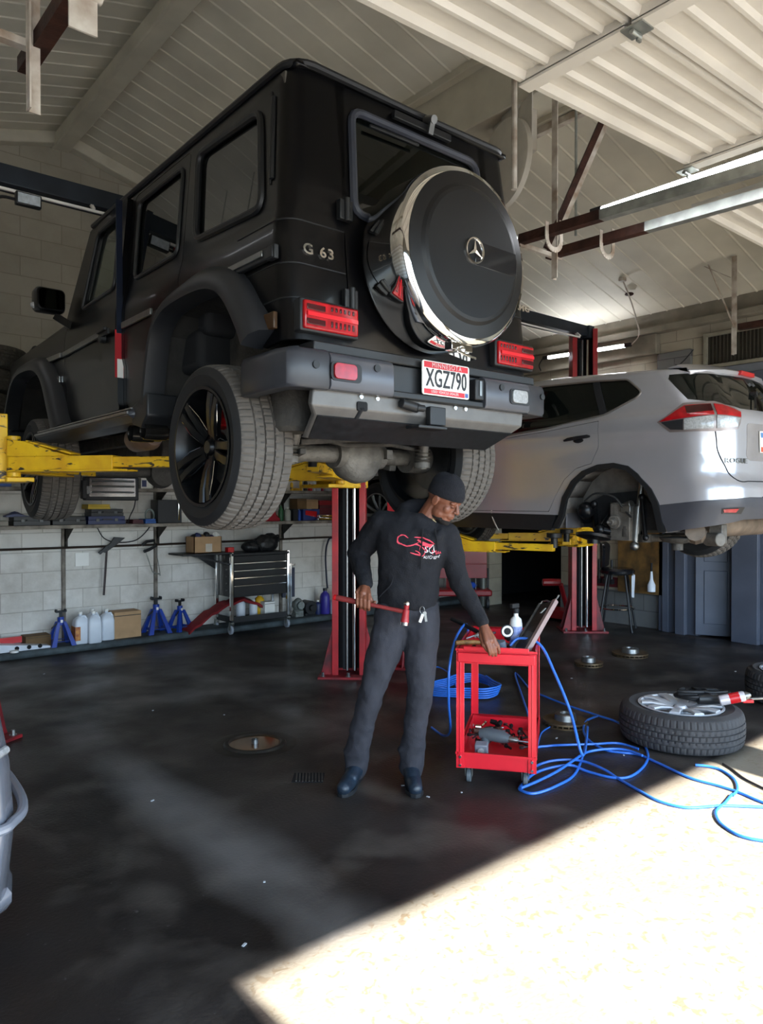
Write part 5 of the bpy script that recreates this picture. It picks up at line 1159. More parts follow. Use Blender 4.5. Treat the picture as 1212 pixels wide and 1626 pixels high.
b = B(); ell(b, HP(0, .050, -.088), (.040, .036, .026)); ell(b, HP(.040, .02, -.078), (.018, .038, .018), 12); ell(b, HP(-.040, .02, -.078), (.018, .038, .018), 12); ell(b, HP(0, .075, -.1), (.02, .016, .014), 12); remesh(b.done('beard', mat('short_beard', '1c1512', .9, bump=.5, bscale=300), MAN, weld=False), .004, 2)
# beanie with folded brim
b = B(); rs3 = []
for r, y0, z in ((.086, .0, .022), (.092, .0, .026), (.0945, .0, .045), (.093, -.002, .062), (.090, -.004, .066), (.089, -.006, .085), (.080, -.010, .112), (.060, -.014, .134), (.034, -.018, .145), (.006, -.02, .148)):
    rs3.append([HP(.88 * r * math.cos(t), y0 + 1.10 * r * math.sin(t), z + .012 * math.sin(t) * (1 if z < .07 else .4) - .0 + .004 * math.sin(3 * t) * (z > .08)) for t in [2 * PI * j / 40 for j in range(40)]])
b.rings(rs3); b.done('beanie', M_bean, MAN, sub=1)
# sweatshirt
b = B(); rs4 = []
lv = [(.962, .135, .0, .146, .108), (.985, .135, .0, .155, .116), (1.03, .135, .0, .160, .120), (1.10, .138, .0, .157, .118), (1.19, .148, .0, .166, .120), (1.28, .162, .0, .186, .126), (1.35, .172, -.005, .192, .118), (1.40, .180, -.01, .165, .10), (1.435, .19, -.015, .11, .085), (1.45, .195, -.015, .06, .05)]
for z, ca, cd, ra, rd in lv:
    k = max(0, (z - 1.05) / .4); rs4.append([PP(ca + ra * math.cos(t), cd + rd * math.sin(t) * (1 if math.sin(t) > 0 else .9), z - k * .28 * ra * math.cos(t) * (ra > .1)) for t in [2 * PI * j / 36 for j in range(36)]])
b.rings(rs4)
chain(b, [PP(.06, -.02, 1.38), SR, SR.lerp(ER, .55), ER], [.085, .075, .066, .060], 18); chain(b, [ER, ER.lerp(WR, .5), WR + Vector((0, 0, .012))], [.060, .052, .038], 18)
chain(b, [PP(.26, -.01, 1.335), SL, SL.lerp(EL, .5), EL], [.085, .072, .062, .055], 18); chain(b, [EL, EL.lerp(WL, .55), WL + (EL - WL).normalized() * .01], [.055, .047, .036], 18)
# hood bunched behind and around the neck
hp = [PP(.285, .075, 1.335), PP(.300, .01, 1.385), PP(.27, -.06, 1.475), PP(.18, -.09, 1.50), PP(.11, -.05, 1.475), PP(.125, .03, 1.43), PP(.20, .085, 1.36), PP(.25, .10, 1.315)]
sp_ = spline(hp, 4, True)
for i in range(len(sp_)): cap(b, sp_[i], sp_[(i + 1) % len(sp_)], .030, .030, 10)
b.ball(PP(.17, -.10, 1.43), 1, 16, (.10, .07, .075), M=Matrix((PR, PN, Vector((0, 0, 1)))).transposed().to_4x4())
b.ball(PP(.12, .092, 1.06), 1, 16, (.10, .035, .07), M=Matrix((PR, PN, Vector((0, 0, 1)))).transposed().to_4x4())
sw_ = b.done('hooded_sweatshirt', M_hood, MAN, weld=False); remesh(sw_, .008, 5, .022, .085)
def wrap(o, off=.003, tgt=None):
    m = o.modifiers.new('w', 'SHRINKWRAP'); m.target = tgt or sw_; m.offset = off; m.wrap_method = 'PROJECT'; m.use_project_x = False; m.use_project_y = False; m.use_project_z = False
    m.wrap_method = 'NEAREST_SURFACEPOINT'; m.wrap_mode = 'ABOVE_SURFACE'; return o
def CH(px, py, d=.13): return PP((px - 604) / 306, d, 1.5 - (py - 800) / 306)
def stroke(b, pts, w):
    P_ = spline([(p[0], p[1], 0) for p in pts], 8); m = len(P_); prev = None
    for i, p in enumerate(P_):
        d = (P_[min(i + 1, m - 1)] - P_[max(0, i - 1)]).normalized(); n = Vector((-d.y, d.x)); k = w * (.35 + .65 * math.sin(PI * (i + .3) / m))
        cur = (CH(p.x + n.x * k, p.y + n.y * k), CH(p.x - n.x * k, p.y - n.y * k))
        if prev: b._app([prev[0], prev[1], cur[1], cur[0]], [(0, 1, 2, 3)])
        prev = cur
M_pinkp = mat('red_print', 'e0485a', .7, var=.05); M_wpr = mat('white_print', 'd9d4d6', .7, var=.05)
b = B()
for pts, w_ in (([(645, 852), (636, 847), (629, 850), (628, 858), (640, 864), (650, 864), (662, 859)], 1.3), ([(648, 864), (658, 862), (666, 866), (672, 872)], 1.0), ([(656, 872), (662, 875), (664, 879), (658, 878), (648, 875)], 1.2), ([(655, 851), (668, 853), (680, 858), (687, 865)], 1.2), ([(660, 855), (670, 862), (680, 866), (686, 867)], 2.2), ([(663, 872), (665, 865), (671, 864), (674, 872), (670, 880), (666, 881)], .8)): stroke(b, pts, w_)
lg = wrap(b.done('chest_print', M_pinkp, sw_, weld=False))
def ctext(s, px, py, h, sx=1.0, sl=.16):
    bb = B(); k = 1 / 306
    bb.text(s, h * k * 1.35, lambda u, v, w: PP((px - 604) / 306 + u, .13, 1.5 - (py - 800) / 306 + v - u * sl), 0, 0, 1.0, sx); return bb
wrap(ctext('SO', 680, 872.5, 11).done('chest_print', M_wpr, sw_, weld=False)); wrap(ctext('MAN', 695.5, 877.5, 9, .8).done('chest_print', M_pinkp, sw_, weld=False)); wrap(ctext('AUTO REPAIR', 687, 885, 4, 1.0).done('chest_print', M_wpr, sw_, weld=False))
b = B(); b.tube([CH(667, 838, .128), CH(666, 856, .132), CH(665, 880, .134), CH(664, 900, .13)], .0035, 6); b.done('drawstring', mat('drawstring_black', '0c0c10', .9), sw_)
b = B(); b.tube([CH(686, 838, .125), CH(689, 856, .13), CH(690, 872, .128)], .0035, 6); b.done('drawstring', mat('drawstring_black', '0c0c10', .9), sw_)
b = B(); sp2 = [CH(622, 912, .118), CH(618, 925, .12), CH(606, 938, .112), CH(600, 945, .10)]; b.tube(spline(sp2, 4), .003, 6); b.done('pocket_seam', M_hood, sw_)
for c, e in ((WR, ER), (WL, EL)):
    d = (e - c).normalized(); b = B(); cap(b, c + d * .022, c + d * .055, .036, .040, 18); b.done('cuff', M_hood, sw_)
b = B(); b.tube([HP(0, -.045, -.085), HP(.035, -.02, -.09), HP(.045, .015, -.105), HP(.02, .05, -.125)], .006, 8); b.done('collar_edge', mat('tan_collar', 'b09a72', .7), MAN)
# trousers
b = B()
PM = Matrix((PR, PN, Vector((0, 0, 1)))).transposed().to_4x4()
b.ball(PP(.135, 0, .955), 1, 20, (.155, .112, .11), M=PM)
legs = (((.060, 0, .915), (.015, .02, .74), (-.048, .045, .53), (-.098, .005, .33), (-.132, -.04, .15), (-.136, -.05, .075)), ((.208, 0, .915), (.205, .02, .74), (.200, .05, .53), (.178, .01, .33), (.158, -.04, .15), (.156, -.05, .075)))
for lg_ in legs: chain(b, [PP(*p) for p in lg_], [.100, .088, .070, .062, .066, .062], 18)
chain(b, [PP(.06, 0, .93), PP(.21, 0, .93)], [.10, .10])
for a0, z0, s in ((-.128, .185, 1), (.158, .19, -1)):
    ring = [PP(a0 + .058 * math.cos(t), -.04 + .056 * math.sin(t), z0 + .016 * math.cos(t * 1 + s)) for t in [2 * PI * j / 14 for j in range(14)]]
    for j in range(14): cap(b, ring[j], ring[(j + 1) % 14], .016, .016, 8)
tr = b.done('trousers', M_trou, MAN, weld=False); remesh(tr, .008, 5, .026, .10)
# boots
for a0, ta in ((-.136, -.19), (.156, .17)):
    b = B(); heel = PP(a0, -.10, .045); ball_ = PP(a0 + (ta - a0) * .6, .06, .045); toe = PP(ta, .135, .040)
    chain(b, [heel, ball_, toe], [.040, .044, .038], 16); chain(b, [PP(a0, -.065, .05), PP(a0, -.055, .17)], [.045, .048], 16); chain(b, [PP(a0, -.02, .08), PP(a0 + (ta - a0) * .4, .05, .06)], [.045, .04], 14)
    bo = b.done('boot', M_boot, MAN, weld=False); remesh(bo, .006, 3)
    f = (toe - heel); f.z = 0; f.normalize(); sd = Vector((-f.y, f.x, 0)); b = B(); o0 = Vector((heel.x, heel.y, 0))
    pr = [(-.045, .0), (-.035, .034), (.02, .038), (.08, .036), (.16, .048), (.22, .044), (.262, .026), (.274, 0)]
    out_ = [(u, v) for u, v in pr] + [(u, -v) for u, v in reversed(pr[1:-1])]
    b.prism([out_], (0, 0, .022), lambda u, v: o0 + f * u + sd * v); b.done('sole', mat('boot_sole', '14171b', .7), bo, bev=.004)
# keys on the belt
t = thing('key_bunch', 'small bunch of keys with a white fob clipped at the waistband', 'keys', PP(.215, .13, .93))
b = B(); ring = [PP(.205 + .012 * math.cos(t_), .122, .965 + .018 * math.sin(t_)) for t_ in [2 * PI * j / 14 for j in range(14)]]; b.tube(ring, .0016, 5, closed=True); b.done('key_ring', M_steel, t)
b = B(); b.cbox(PP(.20, .13, .925), (.016, .008, .046), rz=-.7, ry=.35); b.done('key_fob', M_wht, t, bev=.003)
b = B(); b.cbox(PP(.222, .13, .93), (.012, .003, .045), rz=-.7, ry=-.15); b.cyl(PP(.217, .126, .95), PP(.217, .132, .95), .010); b.done('key', M_steel, t)
# hammer
t = thing('ball_peen_hammer', 'red handled ball peen hammer gripped level in the right hand', 'hammer', HA)
b = B(); P_ = [HH(x) for x in (0, .02, .06, .3, .42, .6, .8, 1.0)]; b.tube(P_, [.010, .0145, .0155, .0145, .0135, .0105, .010, .012], 14); b.done('handle', mat('red_brown_handle', '8d3230', .45, var2='5f2a2a', scale=10), t)
b = B(); P_ = [HH(x) for x in (-.012, 0, .03)]; b.tube(P_, [.012, .0155, .0155], 14); b.done('handle_cap', M_red, t)
hu_ = (Vector((0, 0, 1)) + PR * .12).normalized(); hc = HB + hd * .01
b = B(); b.cyl(hc - hu_ * .032, hc + hu_ * .012, .019, .017, 20); b.cyl(hc + hu_ * .010, hc + hu_ * .035, .012, .014, 20); b.cyl(hc - hu_ * .052, hc - hu_ * .030, .022, .019, 20); b.done('hammer_head', mat('hammer_red', 'a5262c', .35), t)
b = B(); b.cyl(hc - hu_ * .066, hc - hu_ * .050, .021, .022, 20); b.done('striking_face', M_chrome, t); b = B(); b.ball(hc + hu_ * .042, .016, 16); b.done('peen', M_chrome, t)
# ================================================================ RED SERVICE CART AND WHAT LIES IN IT
M_cart = mat('cart_red_powdercoat', 'd81f2e', .32, coat=.3, var=.06, scale=5)
M_hose = mat('blue_air_hose', '2f6fd0', .35, coat=.2, var=.08)
M_rubberb = mat('black_rubber', '161618', .7)
M_caster = mat('grey_caster_wheel', '5d6468', .5)
CO = Vector((2.82, 2.728, 0)); cx_ = Vector((.597, -.802, 0)); cy_ = Vector((.802, .597, 0))
CM = Matrix((cx_, cy_, Vector((0, 0, 1)))).transposed().to_4x4(); CM.translation = CO
def CP(x, y, z): return CM @ Vector((x, y, z))
W_, D_ = .40, .72
t = thing('service_cart', 'red two tray rolling service cart in front of the mechanic', 'cart', CP(.2, .36, 0))
def tray(z0, z1, nm):
    b = B(); th = .004
    b.box((0, 0, z0), (W_, D_, z0 + th), CM)
    for a, c in (((0, 0), (W_, th)), ((0, D_ - th), (W_, D_)), ((0, 0), (th, D_)), ((W_ - th, 0), (W_, D_))): b.box((*a, z0), (*c, z1), CM)
    for a, c in (((-.004, -.012), (W_ + .004, .004)), ((-.004, D_ - .004), (W_ + .004, D_ + .012)), ((-.012, -.012), (.004, D_ + .012)), ((W_ - .004, -.012), (W_ + .012, D_ + .012))): b.box((*a, z1 - .012), (*c, z1), CM)
    return b.done(nm, M_cart, t, bev=.0015)
tray(.655, .735, 'upper_tray'); tray(.10, .185, 'lower_tray')
b = B(); b.box((.03, -.014, .725), (W_ - .03, .0, .748), CM); b.box((.0, -.018, .665), (W_, -.006, .715), CM); b.done('front_lip', M_cart, t, bev=.003)
for x in (0, W_):
    for y in (0, D_):
        sx, sy_2 = (1 if x == 0 else -1), (1 if y == 0 else -1); b = B()
        b.box((x - sx * .008, y - sy_2 * .008, .10), (x + sx * .034, y - sy_2 * .004, .72), CM); b.box((x - sx * .008, y - sy_2 * .008, .10), (x - sx * .004, y + sy_2 * .034, .72), CM); b.box((x + sx * .010, y - sy_2 * .012, .12), (x + sx * .016, y - sy_2 * .008, .70), CM)
        lg = b.done('leg', M_cart, t, bev=.0015)
        if y == 0:
            for z in (.115, .16, .685): b = B(); b.cyl(CP(x + sx * .013, -.006, z), CP(x + sx * .013, -.016, z), .007, n=12); b.done('rivet', M_chrome, lg)
for x in (.05, W_ - .05):
    for y in (.06, D_ - .06):
        b = B(); b.cyl(CP(x - .012, y + .02, .037), CP(x + .012, y + .02, .037), .037, n=28); ca = b.done('caster', M_caster, t, bev=.004)
        b = B(); b.bar(CP(x - .018, y, .10), CP(x - .018, y + .02, .037), .003, .03); b.bar(CP(x + .018, y, .10), CP(x + .018, y + .02, .037), .003, .03); b.cyl(CP(x, y, .085), CP(x, y, .10), .022); b.done('caster_fork', M_galv, ca)
# spray bottle
def at(name, lb, cat, p, g=None): return thing(name, lb, cat, p, g)
p0 = CP(.285, .33, .66)
t = at('spray_bottle', 'white and blue spray bottle standing in the upper tray of the red cart', 'bottle', p0)
b = B(); b.lathe([(.001, 0), (.034, 0), (.036, .01), (.036, .16), (.030, .19), (.014, .205), (.012, .225), (.001, .225)], p0, 'z', 24); b.done('bottle_body', M_wht, t)
b = B(); b.lathe([(.0365, .05), (.0367, .05), (.0367, .15), (.0365, .15)], p0, 'z', 24, cap=False); b.done('bottle_label', mat('blue_label', '2c53b8', .4, var2='c9d2e8', scale=30), t)
b = B(); b.cyl(p0 + Vector((0, 0, .222)), p0 + Vector((0, 0, .25)), .017); b.cbox(p0 + Vector((-.012, 0, .265)), (.06, .022, .025)); b.done('spray_head', M_rubberb, t, bev=.003)
# flap wheel / grinder disc
g0 = CP(.245, .20, .80)
t = at('die_grinder', 'small air grinder with a round white ringed disc at the cart tray edge', 'power tool', g0)
Mg = Matrix.Translation(g0) @ Matrix((PR, Vector((0, 0, 1)), PN)).transposed().to_4x4()
b = B(); b.lathe([(.001, .006), (.012, .006), (.013, .004), (.017, .004), (.018, .002), (.036, .001), (.036, -.006), (.001, -.006)], (0, 0, 0), 'z', 36, M=Mg); b.done('disc_pad', M_rubberb, t)
b = B(); b.lathe([(.019, .0025), (.020, .005), (.030, .005), (.031, .0025)], (0, 0, 0), 'z', 36, cap=False, M=Mg); b.done('disc_ring', M_wht, t)
b = B(); b.tube([g0 - PN * .01, g0 - PN * .03 - Vector((0, 0, .01)), g0 + cy_ * .10 - Vector((0, 0, .06))], [.018, .018, .014], 14); b.done('grinder_body', M_trim, t)
# leaning steel channel
t = at('steel_channel', 'long dull metal channel leaning out of the right side of the cart tray', 'metal channel', CP(.33, .30, .68))
p, q = CP(.30, .10, .68), CP(.46, .46, .93)
b = B(); d = (q - p).normalized(); b.bar(p, q, .11, .004, up=(0, .3, 1)); b.done('channel_web', mat('dark_channel', '3a3431', .5, .4, var=.3, scale=20), t)
s_ = d.cross(Vector((0, .3, 1))).normalized() * .055
b = B(); b.bar(p + s_, q + s_, .022, .026, up=(0, .3, 1)); b.done('channel_edge', mat('pinkish_edge', '9b8480', .45, .3), t)
b = B(); b.bar(p - s_, q - s_, .006, .026, up=(0, .3, 1)); b.done('channel_edge', M_under, t)
b = B(); b.tube([q - s_, q - s_ + d * .03, q - s_ * .3 + d * .025, q + s_ * .3, q + s_ + d * .02, q + s_ + d * .05], .005, 6); b.done('wire_hook', M_steel, t)
b = B(); b.bar(p.lerp(q, .78) - s_ * .1 + Vector((0, 0, .006)), p.lerp(q, .86) + s_ * .2 + Vector((0, 0, .006)), .02, .004, up=(0, .3, 1)); b.done('paint_patch', M_wht, t)
t = at('pry_bar', 'dark ribbed grip rod resting across the left corner of the cart tray', 'tool', CP(.05, .45, .75))
b = B(); b.tube([CP(-.12, .62, .79), CP(-.03, .52, .775), CP(.10, .36, .745)], [.012, .013, .013], 12); b.done('grip', M_rubberb, t); b = B(); b.tube([CP(.10, .36, .745), CP(.2, .24, .72)], .008); b.done('shank', M_steel, t)
t = at('mallet', 'wooden handled mallet lying along the left front of the upper tray', 'tool', CP(.06, .10, .74))
b = B(); b.tube([CP(-.02, .05, .752), CP(.04, .08, .752), CP(.16, .14, .745)], [.012, .014, .011], 12); b.done('handle', mat('worn_wood', 'a8773d', .5, var2='5d4021', scale=30), t)
b = B(); b.cyl(CP(.16, .10, .74), CP(.16, .19, .74), .022); b.done('mallet_head', M_rubberb, t)
t = at('wheel_wrench', 'pale cranked metal tool held under the left hand in the tray', 'tool', CP(.14, .10, .755))
b = B(); b.tube([CP(.03, .12, .765), CP(.085, .13, .785), CP(.11, .10, .765), CP(.14, .09, .765), CP(.21, .02, .752)], .006, 8); b.cyl(CP(.075, .13, .775), CP(.095, .13, .79), .010); b.done('wrench_bar', mat('pale_steel', 'cfcfd2', .25, .8), t)
t = at('oil_cup', 'round grey cap among tools in the upper tray', 'cap', CP(.22, .12, .70)); b = B(); b.cyl(CP(.225, .10, .70), CP(.215, .085, .765), .028); b.done('cap_body', mat('grey_cap', '59636e', .4), t, bev=.004)
random.seed(11)
M_soc = [mat('socket_steel', '77777a', .3, .9), mat('dark_socket', '2b2626', .5, .6), mat('rusty_part', '5a3a2e', .7, .3), M_chrome]
def small_part(k, p, lb, g, s=1.0):
    a = random.random() * PI; d = Vector((math.cos(a), math.sin(a), random.uniform(-.1, .3))).normalized()
    b = B()
    if k == 0: r = random.uniform(.010, .018) * s; b.cyl(p, p + d * r * 2.4, r, r * .85, 14); b.lathe([(r * .5, 0), (r * .5, .001)], p, 'z', 6, cap=False); nm = 'socket'
    elif k == 1: b.tube([p - d * .05 * s, p + d * .05 * s], .005 * s, 8); b.cyl(p + d * .045 * s - Vector((0, 0, .006)), p + d * .045 * s + Vector((0, 0, .006)), .012 * s, n=14); nm = 'spanner'
    else: b.cyl(p, p + d * .03 * s, .006 * s, n=10); b.cyl(p + d * .03 * s, p + d * .038 * s, .012 * s, n=6); nm = 'bolt'
    o = b.done(nm, random.choice(M_soc)); tag(o, lb, nm, g); return o
for i in range(46):
    p = CP(random.uniform(.04, .36), random.uniform(.22, .66), .125 + random.random() * .045); small_part(i % 3, p, 'loose oily %s heaped in the lower tray of the red cart' % ('socket', 'spanner', 'bolt')[i % 3], 'loose %s in the lower tray' % ('sockets', 'spanners', 'bolts')[i % 3], 1.1)
for i in range(22):
    p = CP(random.uniform(.05, .36), random.uniform(.2, .66), .675 + random.random() * .03); small_part(i % 3, p, 'loose %s lying in the upper tray of the red cart' % ('socket', 'spanner', 'bolt')[i % 3], 'loose %s in the upper tray' % ('sockets', 'spanners', 'bolts')[i % 3], 1.2)
# cordless drill in lower tray
t = at('cordless_drill', 'grey cordless drill with a pale battery in the lower tray', 'drill', CP(.16, .14, .13))
b = B(); b.tube([CP(.10, .20, .225), CP(.14, .19, .23), CP(.22, .17, .225), CP(.26, .16, .22)], [.030, .036, .034, .022], 18); b.tube([CP(.13, .19, .21), CP(.12, .13, .165)], [.026, .022], 14); b.done('drill_body', mat('drill_grey', '5c646a', .4), t)
b = B(); b.tube([CP(.26, .16, .22), CP(.30, .15, .218), CP(.31, .148, .217)], [.018, .014, .008], 14); b.done('drill_chuck', M_steel, t)
b = B(); b.cbox(CP(.115, .10, .165), (.07, .05, .09), rz=-.93, rx=.25); bt = b.done('battery', mat('battery_grey', '7b7d86', .45), t, bev=.006)
b = B(); b.cyl(CP(.115, .07, .17), CP(.115, .062, .17), .018, n=24); b.done('battery_mark', M_lensw, bt)
t = at('white_tube', 'flat pale tube lying at the front of the lower tray', 'tube', CP(.2, .06, .11)); b = B(); b.bar(CP(.13, .05, .115), CP(.26, .045, .115), .035, .02); b.done('tube_body', mat('pale_tube', 'b9c6cf', .35, var=.1, scale=40), t, bev=.006)
# ---------------------------------------------------------------- air hoses
cF = Vector((math.sin(math.radians(40)), math.cos(math.radians(40)), 0)); cR = Vector((cF.y, -cF.x, 0)); cP = math.atan(13 / 1170)
def floor_pt(px, py, z=.008):     # where on the floor a measured spot of the photograph lies
    F_ = cF * math.cos(cP) - Vector((0, 0, math.sin(cP))); U_ = Vector((0, 0, math.cos(cP))) + cF * math.sin(cP)
    d = F_ + cR * ((px - 606) / 1170) - U_ * ((py - 813) / 1170); return Vector((0, 0, 1.5)) + d * ((z - 1.5) / d.z)
def crop7(l, z=.008): return [floor_pt(820 + u * .3234, 1060 + v * .3234, z if len(r) == 0 else r[0]) for u, v, *r in l]
def hose(pts, lb, r=.0075, m=None, g='blue air hoses', nm='air_hose'):
    b = B(); b.tube(spline(pts, 7), r, 8); return tag(b.done(nm, m or M_hose), lb, 'hose', g)
big = crop7([(350, 290, .05), (335, 400, .012), (290, 520, .008), (200, 580), (90, 618), (22, 602), (24, 580, .012), (90, 520, .02), (180, 490, .02), (270, 480, .02), (350, 510), (470, 540), (560, 535), (630, 480), (645, 420), (600, 340), (500, 270), (400, 235, .022), (250, 185, .02), (90, 120)])
air = [CP(.26, .20, .72), CP(.31, .22, .76), CP(.42, .20, .735), CP(.50, .12, .60), CP(.58, .04, .42), CP(.64, -.02, .22)]
hose(air + big + [floor_pt(838, 1090), floor_pt(818, 1070), CP(.34, 1.1, .02), CP(.2, 1.05, .03)], 'long blue air hose arching down from the red cart into loops on the floor')
h2 = crop7([(60, 470), (85, 400), (160, 385), (250, 380, .02), (380, 376, .02), (500, 372), (600, 400)]); hose(h2, 'short run of blue hose crossing the floor from the cart towards the loose wheel')
h3 = crop7([(400, 238, .03), (345, 262, .03), (330, 310, .02), (360, 360, .02), (440, 405), (520, 418), (600, 428), (700, 470), (850, 540), (1000, 582), (1100, 615), (1212, 662)]) + [floor_pt(1290, 1300)]; hose(h3, 'blue hose running past the front of the loose wheel to the right edge')
h4 = crop7([(22, 592, .02), (100, 560, .02), (200, 510, .02), (290, 450, .03), (350, 415, .02), (450, 400, .02), (540, 405, .02), (620, 432, .02)]); hose(h4, 'blue hose loop lying just right of the cart front wheel')
h5 = crop7([(60, 520), (110, 478), (200, 455, .02), (320, 458, .02), (430, 500, .02), (500, 545), (600, 602), (700, 655), (830, 687), (960, 681), (1000, 678), (1100, 680), (1212, 685)]) + [floor_pt(1290, 1285)]; hose(h5, 'blue hose sweeping out across the sunlit floor to the right')
h6 = crop7([(1060, 622), (1025, 665), (985, 700), (985, 735), (1010, 770), (1070, 812), (1130, 835), (1212, 850)]) + [floor_pt(1290, 1345)]; hose(h6, 'curl of blue hose end at the lower right in sunlight')
h7 = crop7([(880, 478), (940, 485), (1000, 500), (1050, 530), (1078, 560), (1086, 600), (1062, 628)]); hose(h7, 'blue hose bend coming out from under the loose wheel')
hose(crop7([(1015, 472), (1060, 500), (1120, 545), (1212, 592)]) + [floor_pt(1290, 1290)], 'thin dark cable on the floor right of the loose wheel', .006, M_rubberb, 'dark cable', 'cable')
hose(crop7([(165, 292), (125, 320), (105, 380), (92, 430), (80, 468)]), 'thin blue line running from the rusty floor rotor to the cart', .005)
hose([CP(-.02, .50, .68), CP(-.01, .54, .755), CP(-.03, .50, .775), CP(-.07, .40, .70), CP(-.09, .30, .56), CP(-.10, .35, .35), CP(-.12, .55, .12), CP(-.2, .8, .01), CP(-.3, .95, .01)], 'blue hose hanging over the left side of the red cart')
c0 = floor_pt(740, 1098); pts = []
for i in range(56):
    a = i * 2 * PI / 11; r = .24 + .05 * math.sin(i * 1.7) ; pts.append(c0 + Vector((r * math.cos(a) * 1.15, r * math.sin(a) * .95, .010 + .016 * (i // 11))))
hose(pts, 'coiled bundle of blue hose on the floor behind the red cart', .007)
hose([floor_pt(678, 1095), floor_pt(690, 1060, .05), floor_pt(712, 1068, .04), floor_pt(722, 1085, .02), floor_pt(728, 1100)], 'small arch of blue hose beside the left end of the coiled bundle', .006)
# ---------------------------------------------------------------- loose wheel on the floor with things on it
def lying_wheel(c, R, W, nm, lb, rim=True, g=None):
    t = thing(nm, lb, 'wheel' if rim else 'tyre', c, g)
    b = tyre_bm(R, .25, W, pitch=60, grooves=4); b.xform(Matrix.Translation(c + Vector((0, 0, W / 2))) @ Matrix.Rotation(PI / 2, 4, 'Y')); ty = b.done('tyre', mat('worn_tyre', '3e3d3e', .8, var=.15, scale=8), t, smooth=25, weld=False)
    if rim:
        b = rim_bm(.25, W, pairs=5, spread=.30, ws=.030, face=.0, wr=.012); b.xform(Matrix.Translation(c + Vector((0, 0, W / 2))) @ Matrix.Rotation(PI / 2, 4, 'Y')); b.done('alloy_rim', mat('machined_alloy', 'd2d4d8', .38, .35, var=.05), t, smooth=30)
        b = B(); b.lathe([(.001, .09), (.20, .09), (.20, .10), (.001, .10)], c, 'z', 32); b.done('rim_backing', M_rubb2, t)
    return t
WC = Vector((4.47, 2.36, 0)); lying_wheel(WC, .375, .225, 'alloy_wheel', 'silver spoked alloy wheel with tyre lying flat on the floor near the sunlight edge')
lying_wheel(Vector((6.02, 2.25, 0)), .36, .235, 'black_wheel', 'black tyred wheel lying flat at the right edge of the view', True)
zt = .232
t = at('aerosol_can', 'white and red aerosol can lying on the loose wheel', 'can', WC + Vector((.10, -.14, zt)))
p = WC + PR * .20 + PN * .10 + Vector((0, 0, zt + .04)); q = p + PR * .10 + Vector((0, 0, .03)) + PN * .03; d = (q - p).normalized()
b = B(); b.tube([p, p + d * .005, p + d * .14, p + d * .15], [.028, .032, .032, .028], 20); b.done('can_body', mat('can_white', 'd5cfd4', .3, .3), t)
b = B(); b.tube([p + d * .15, p + d * .165, p + d * .185], [.026, .024, .01], 20); b.done('can_top', M_steel, t); b = B(); b.tube([p + d * .06, p + d * .12], [.0328, .0328], 20, cap=False); b.done('can_label', M_red, t)
M_cab = mat('black_cord', '141416', .6)
for i in range(2):
    random.seed(30 + i); pts = []
    c = WC + PR * (.10 + .11 * i) - PN * (.04) + Vector((0, 0, zt))
    for k in range(26): a = k * .9; r = .04 + .035 * random.random(); pts.append(c + PR * r * 1.6 * math.cos(a) + PN * r * math.sin(a) + Vector((0, 0, .018 + .002 * k + .01 * random.random())))
    b = B(); b.tube(spline(pts, 4), .012 - .003 * i, 7); tag(b.done('cord_bundle', M_cab), ('thick black cable bundled on the hub of the loose wheel', 'tangle of thinner black cord beside the aerosol can on the loose wheel')[i], 'cable')
t = at('impact_wrench', 'dark air tool with a red tip resting on the wheel behind the aerosol can', 'power tool', WC + PR * .25 + Vector((0, 0, zt)))
p = WC + PR * .10 + PN * .02 + Vector((0, 0, zt + .03)); b = B(); b.tube([p, p + PR * .08, p + PR * .20, p + PR * .32], [.03, .034, .026, .014], 14); b.done('tool_body', M_trim, t); b = B(); b.cbox(p + PR * .30 + Vector((0, 0, -.005)) + PN * .03, (.07, .03, .02), rz=-.7); b.done('red_tip', M_red, t, bev=.004)
b = B(); b.tube([p + PR * .32, p + PR * .42 + Vector((0, 0, .005)), p + PR * .50 + Vector((0, 0, .02))], .008); b.done('tool_rod', M_steel, t)
# ---------------------------------------------------------------- things on the floor
def rotor(c, r, lb, m, nm='brake_rotor', lift_=0):
    t = thing(nm, lb, 'brake disc', c, None)
    b = B(); b.lathe([(r * .5, .022), (r, .022), (r, .030), (r * .99, .034), (r * .5, .034)], c, 'z', 40, cap=False); b.lathe([(r * .5, .0), (r, .0), (r, .009), (r * .5, .009)], c, 'z', 40, cap=False)
    for i in range(24): a = 2 * PI * i / 24; b.bar(c + Vector((r * .55 * math.cos(a), r * .55 * math.sin(a), .0155)), c + Vector((r * .97 * math.cos(a), r * .97 * math.sin(a), .0155)), .008, .014)
    b.done('disc_ring', m, t)
    b = B(); b.lathe([(r * .52, .032), (r * .5, .034), (r * .47, .072), (r * .42, .078), (r * .24, .078), (r * .23, .066), (r * .001, .066)], c, 'z', 36, cap=False)
    b.done('disc_hat', M_steel, t); return t
M_rr = mat('rusty_disc', '40352c', .5, .6, var2='6e5a3f', scale=10)
rotor(floor_pt(898, 1150, 0), .15, 'brake disc with a shiny hub and rusty rim on the floor right of the cart', M_rr)
rotor(floor_pt(935, 1056, 0), .13, 'smaller dark brake disc with a pale centre, the farther left on the floor', M_rr)
rotor(floor_pt(1001, 1041, 0), .17, 'dark brake disc lying on the floor in front of the bar stool', M_rr)
t = thing('floor_cover', 'rusty round cover with wet amber centre set in the floor', 'floor cover', floor_pt(403, 1183, 0))
c = floor_pt(405, 1181, 0); b = B(); b.lathe([(.155, .002), (.165, .014), (.185, .014), (.195, .002), (.24, .004), (.26, .001)], c, 'z', 48, cap=False); b.done('cover_ring', mat('oily_ring', '3c3833', .4, .5, var=.3, scale=12), t)
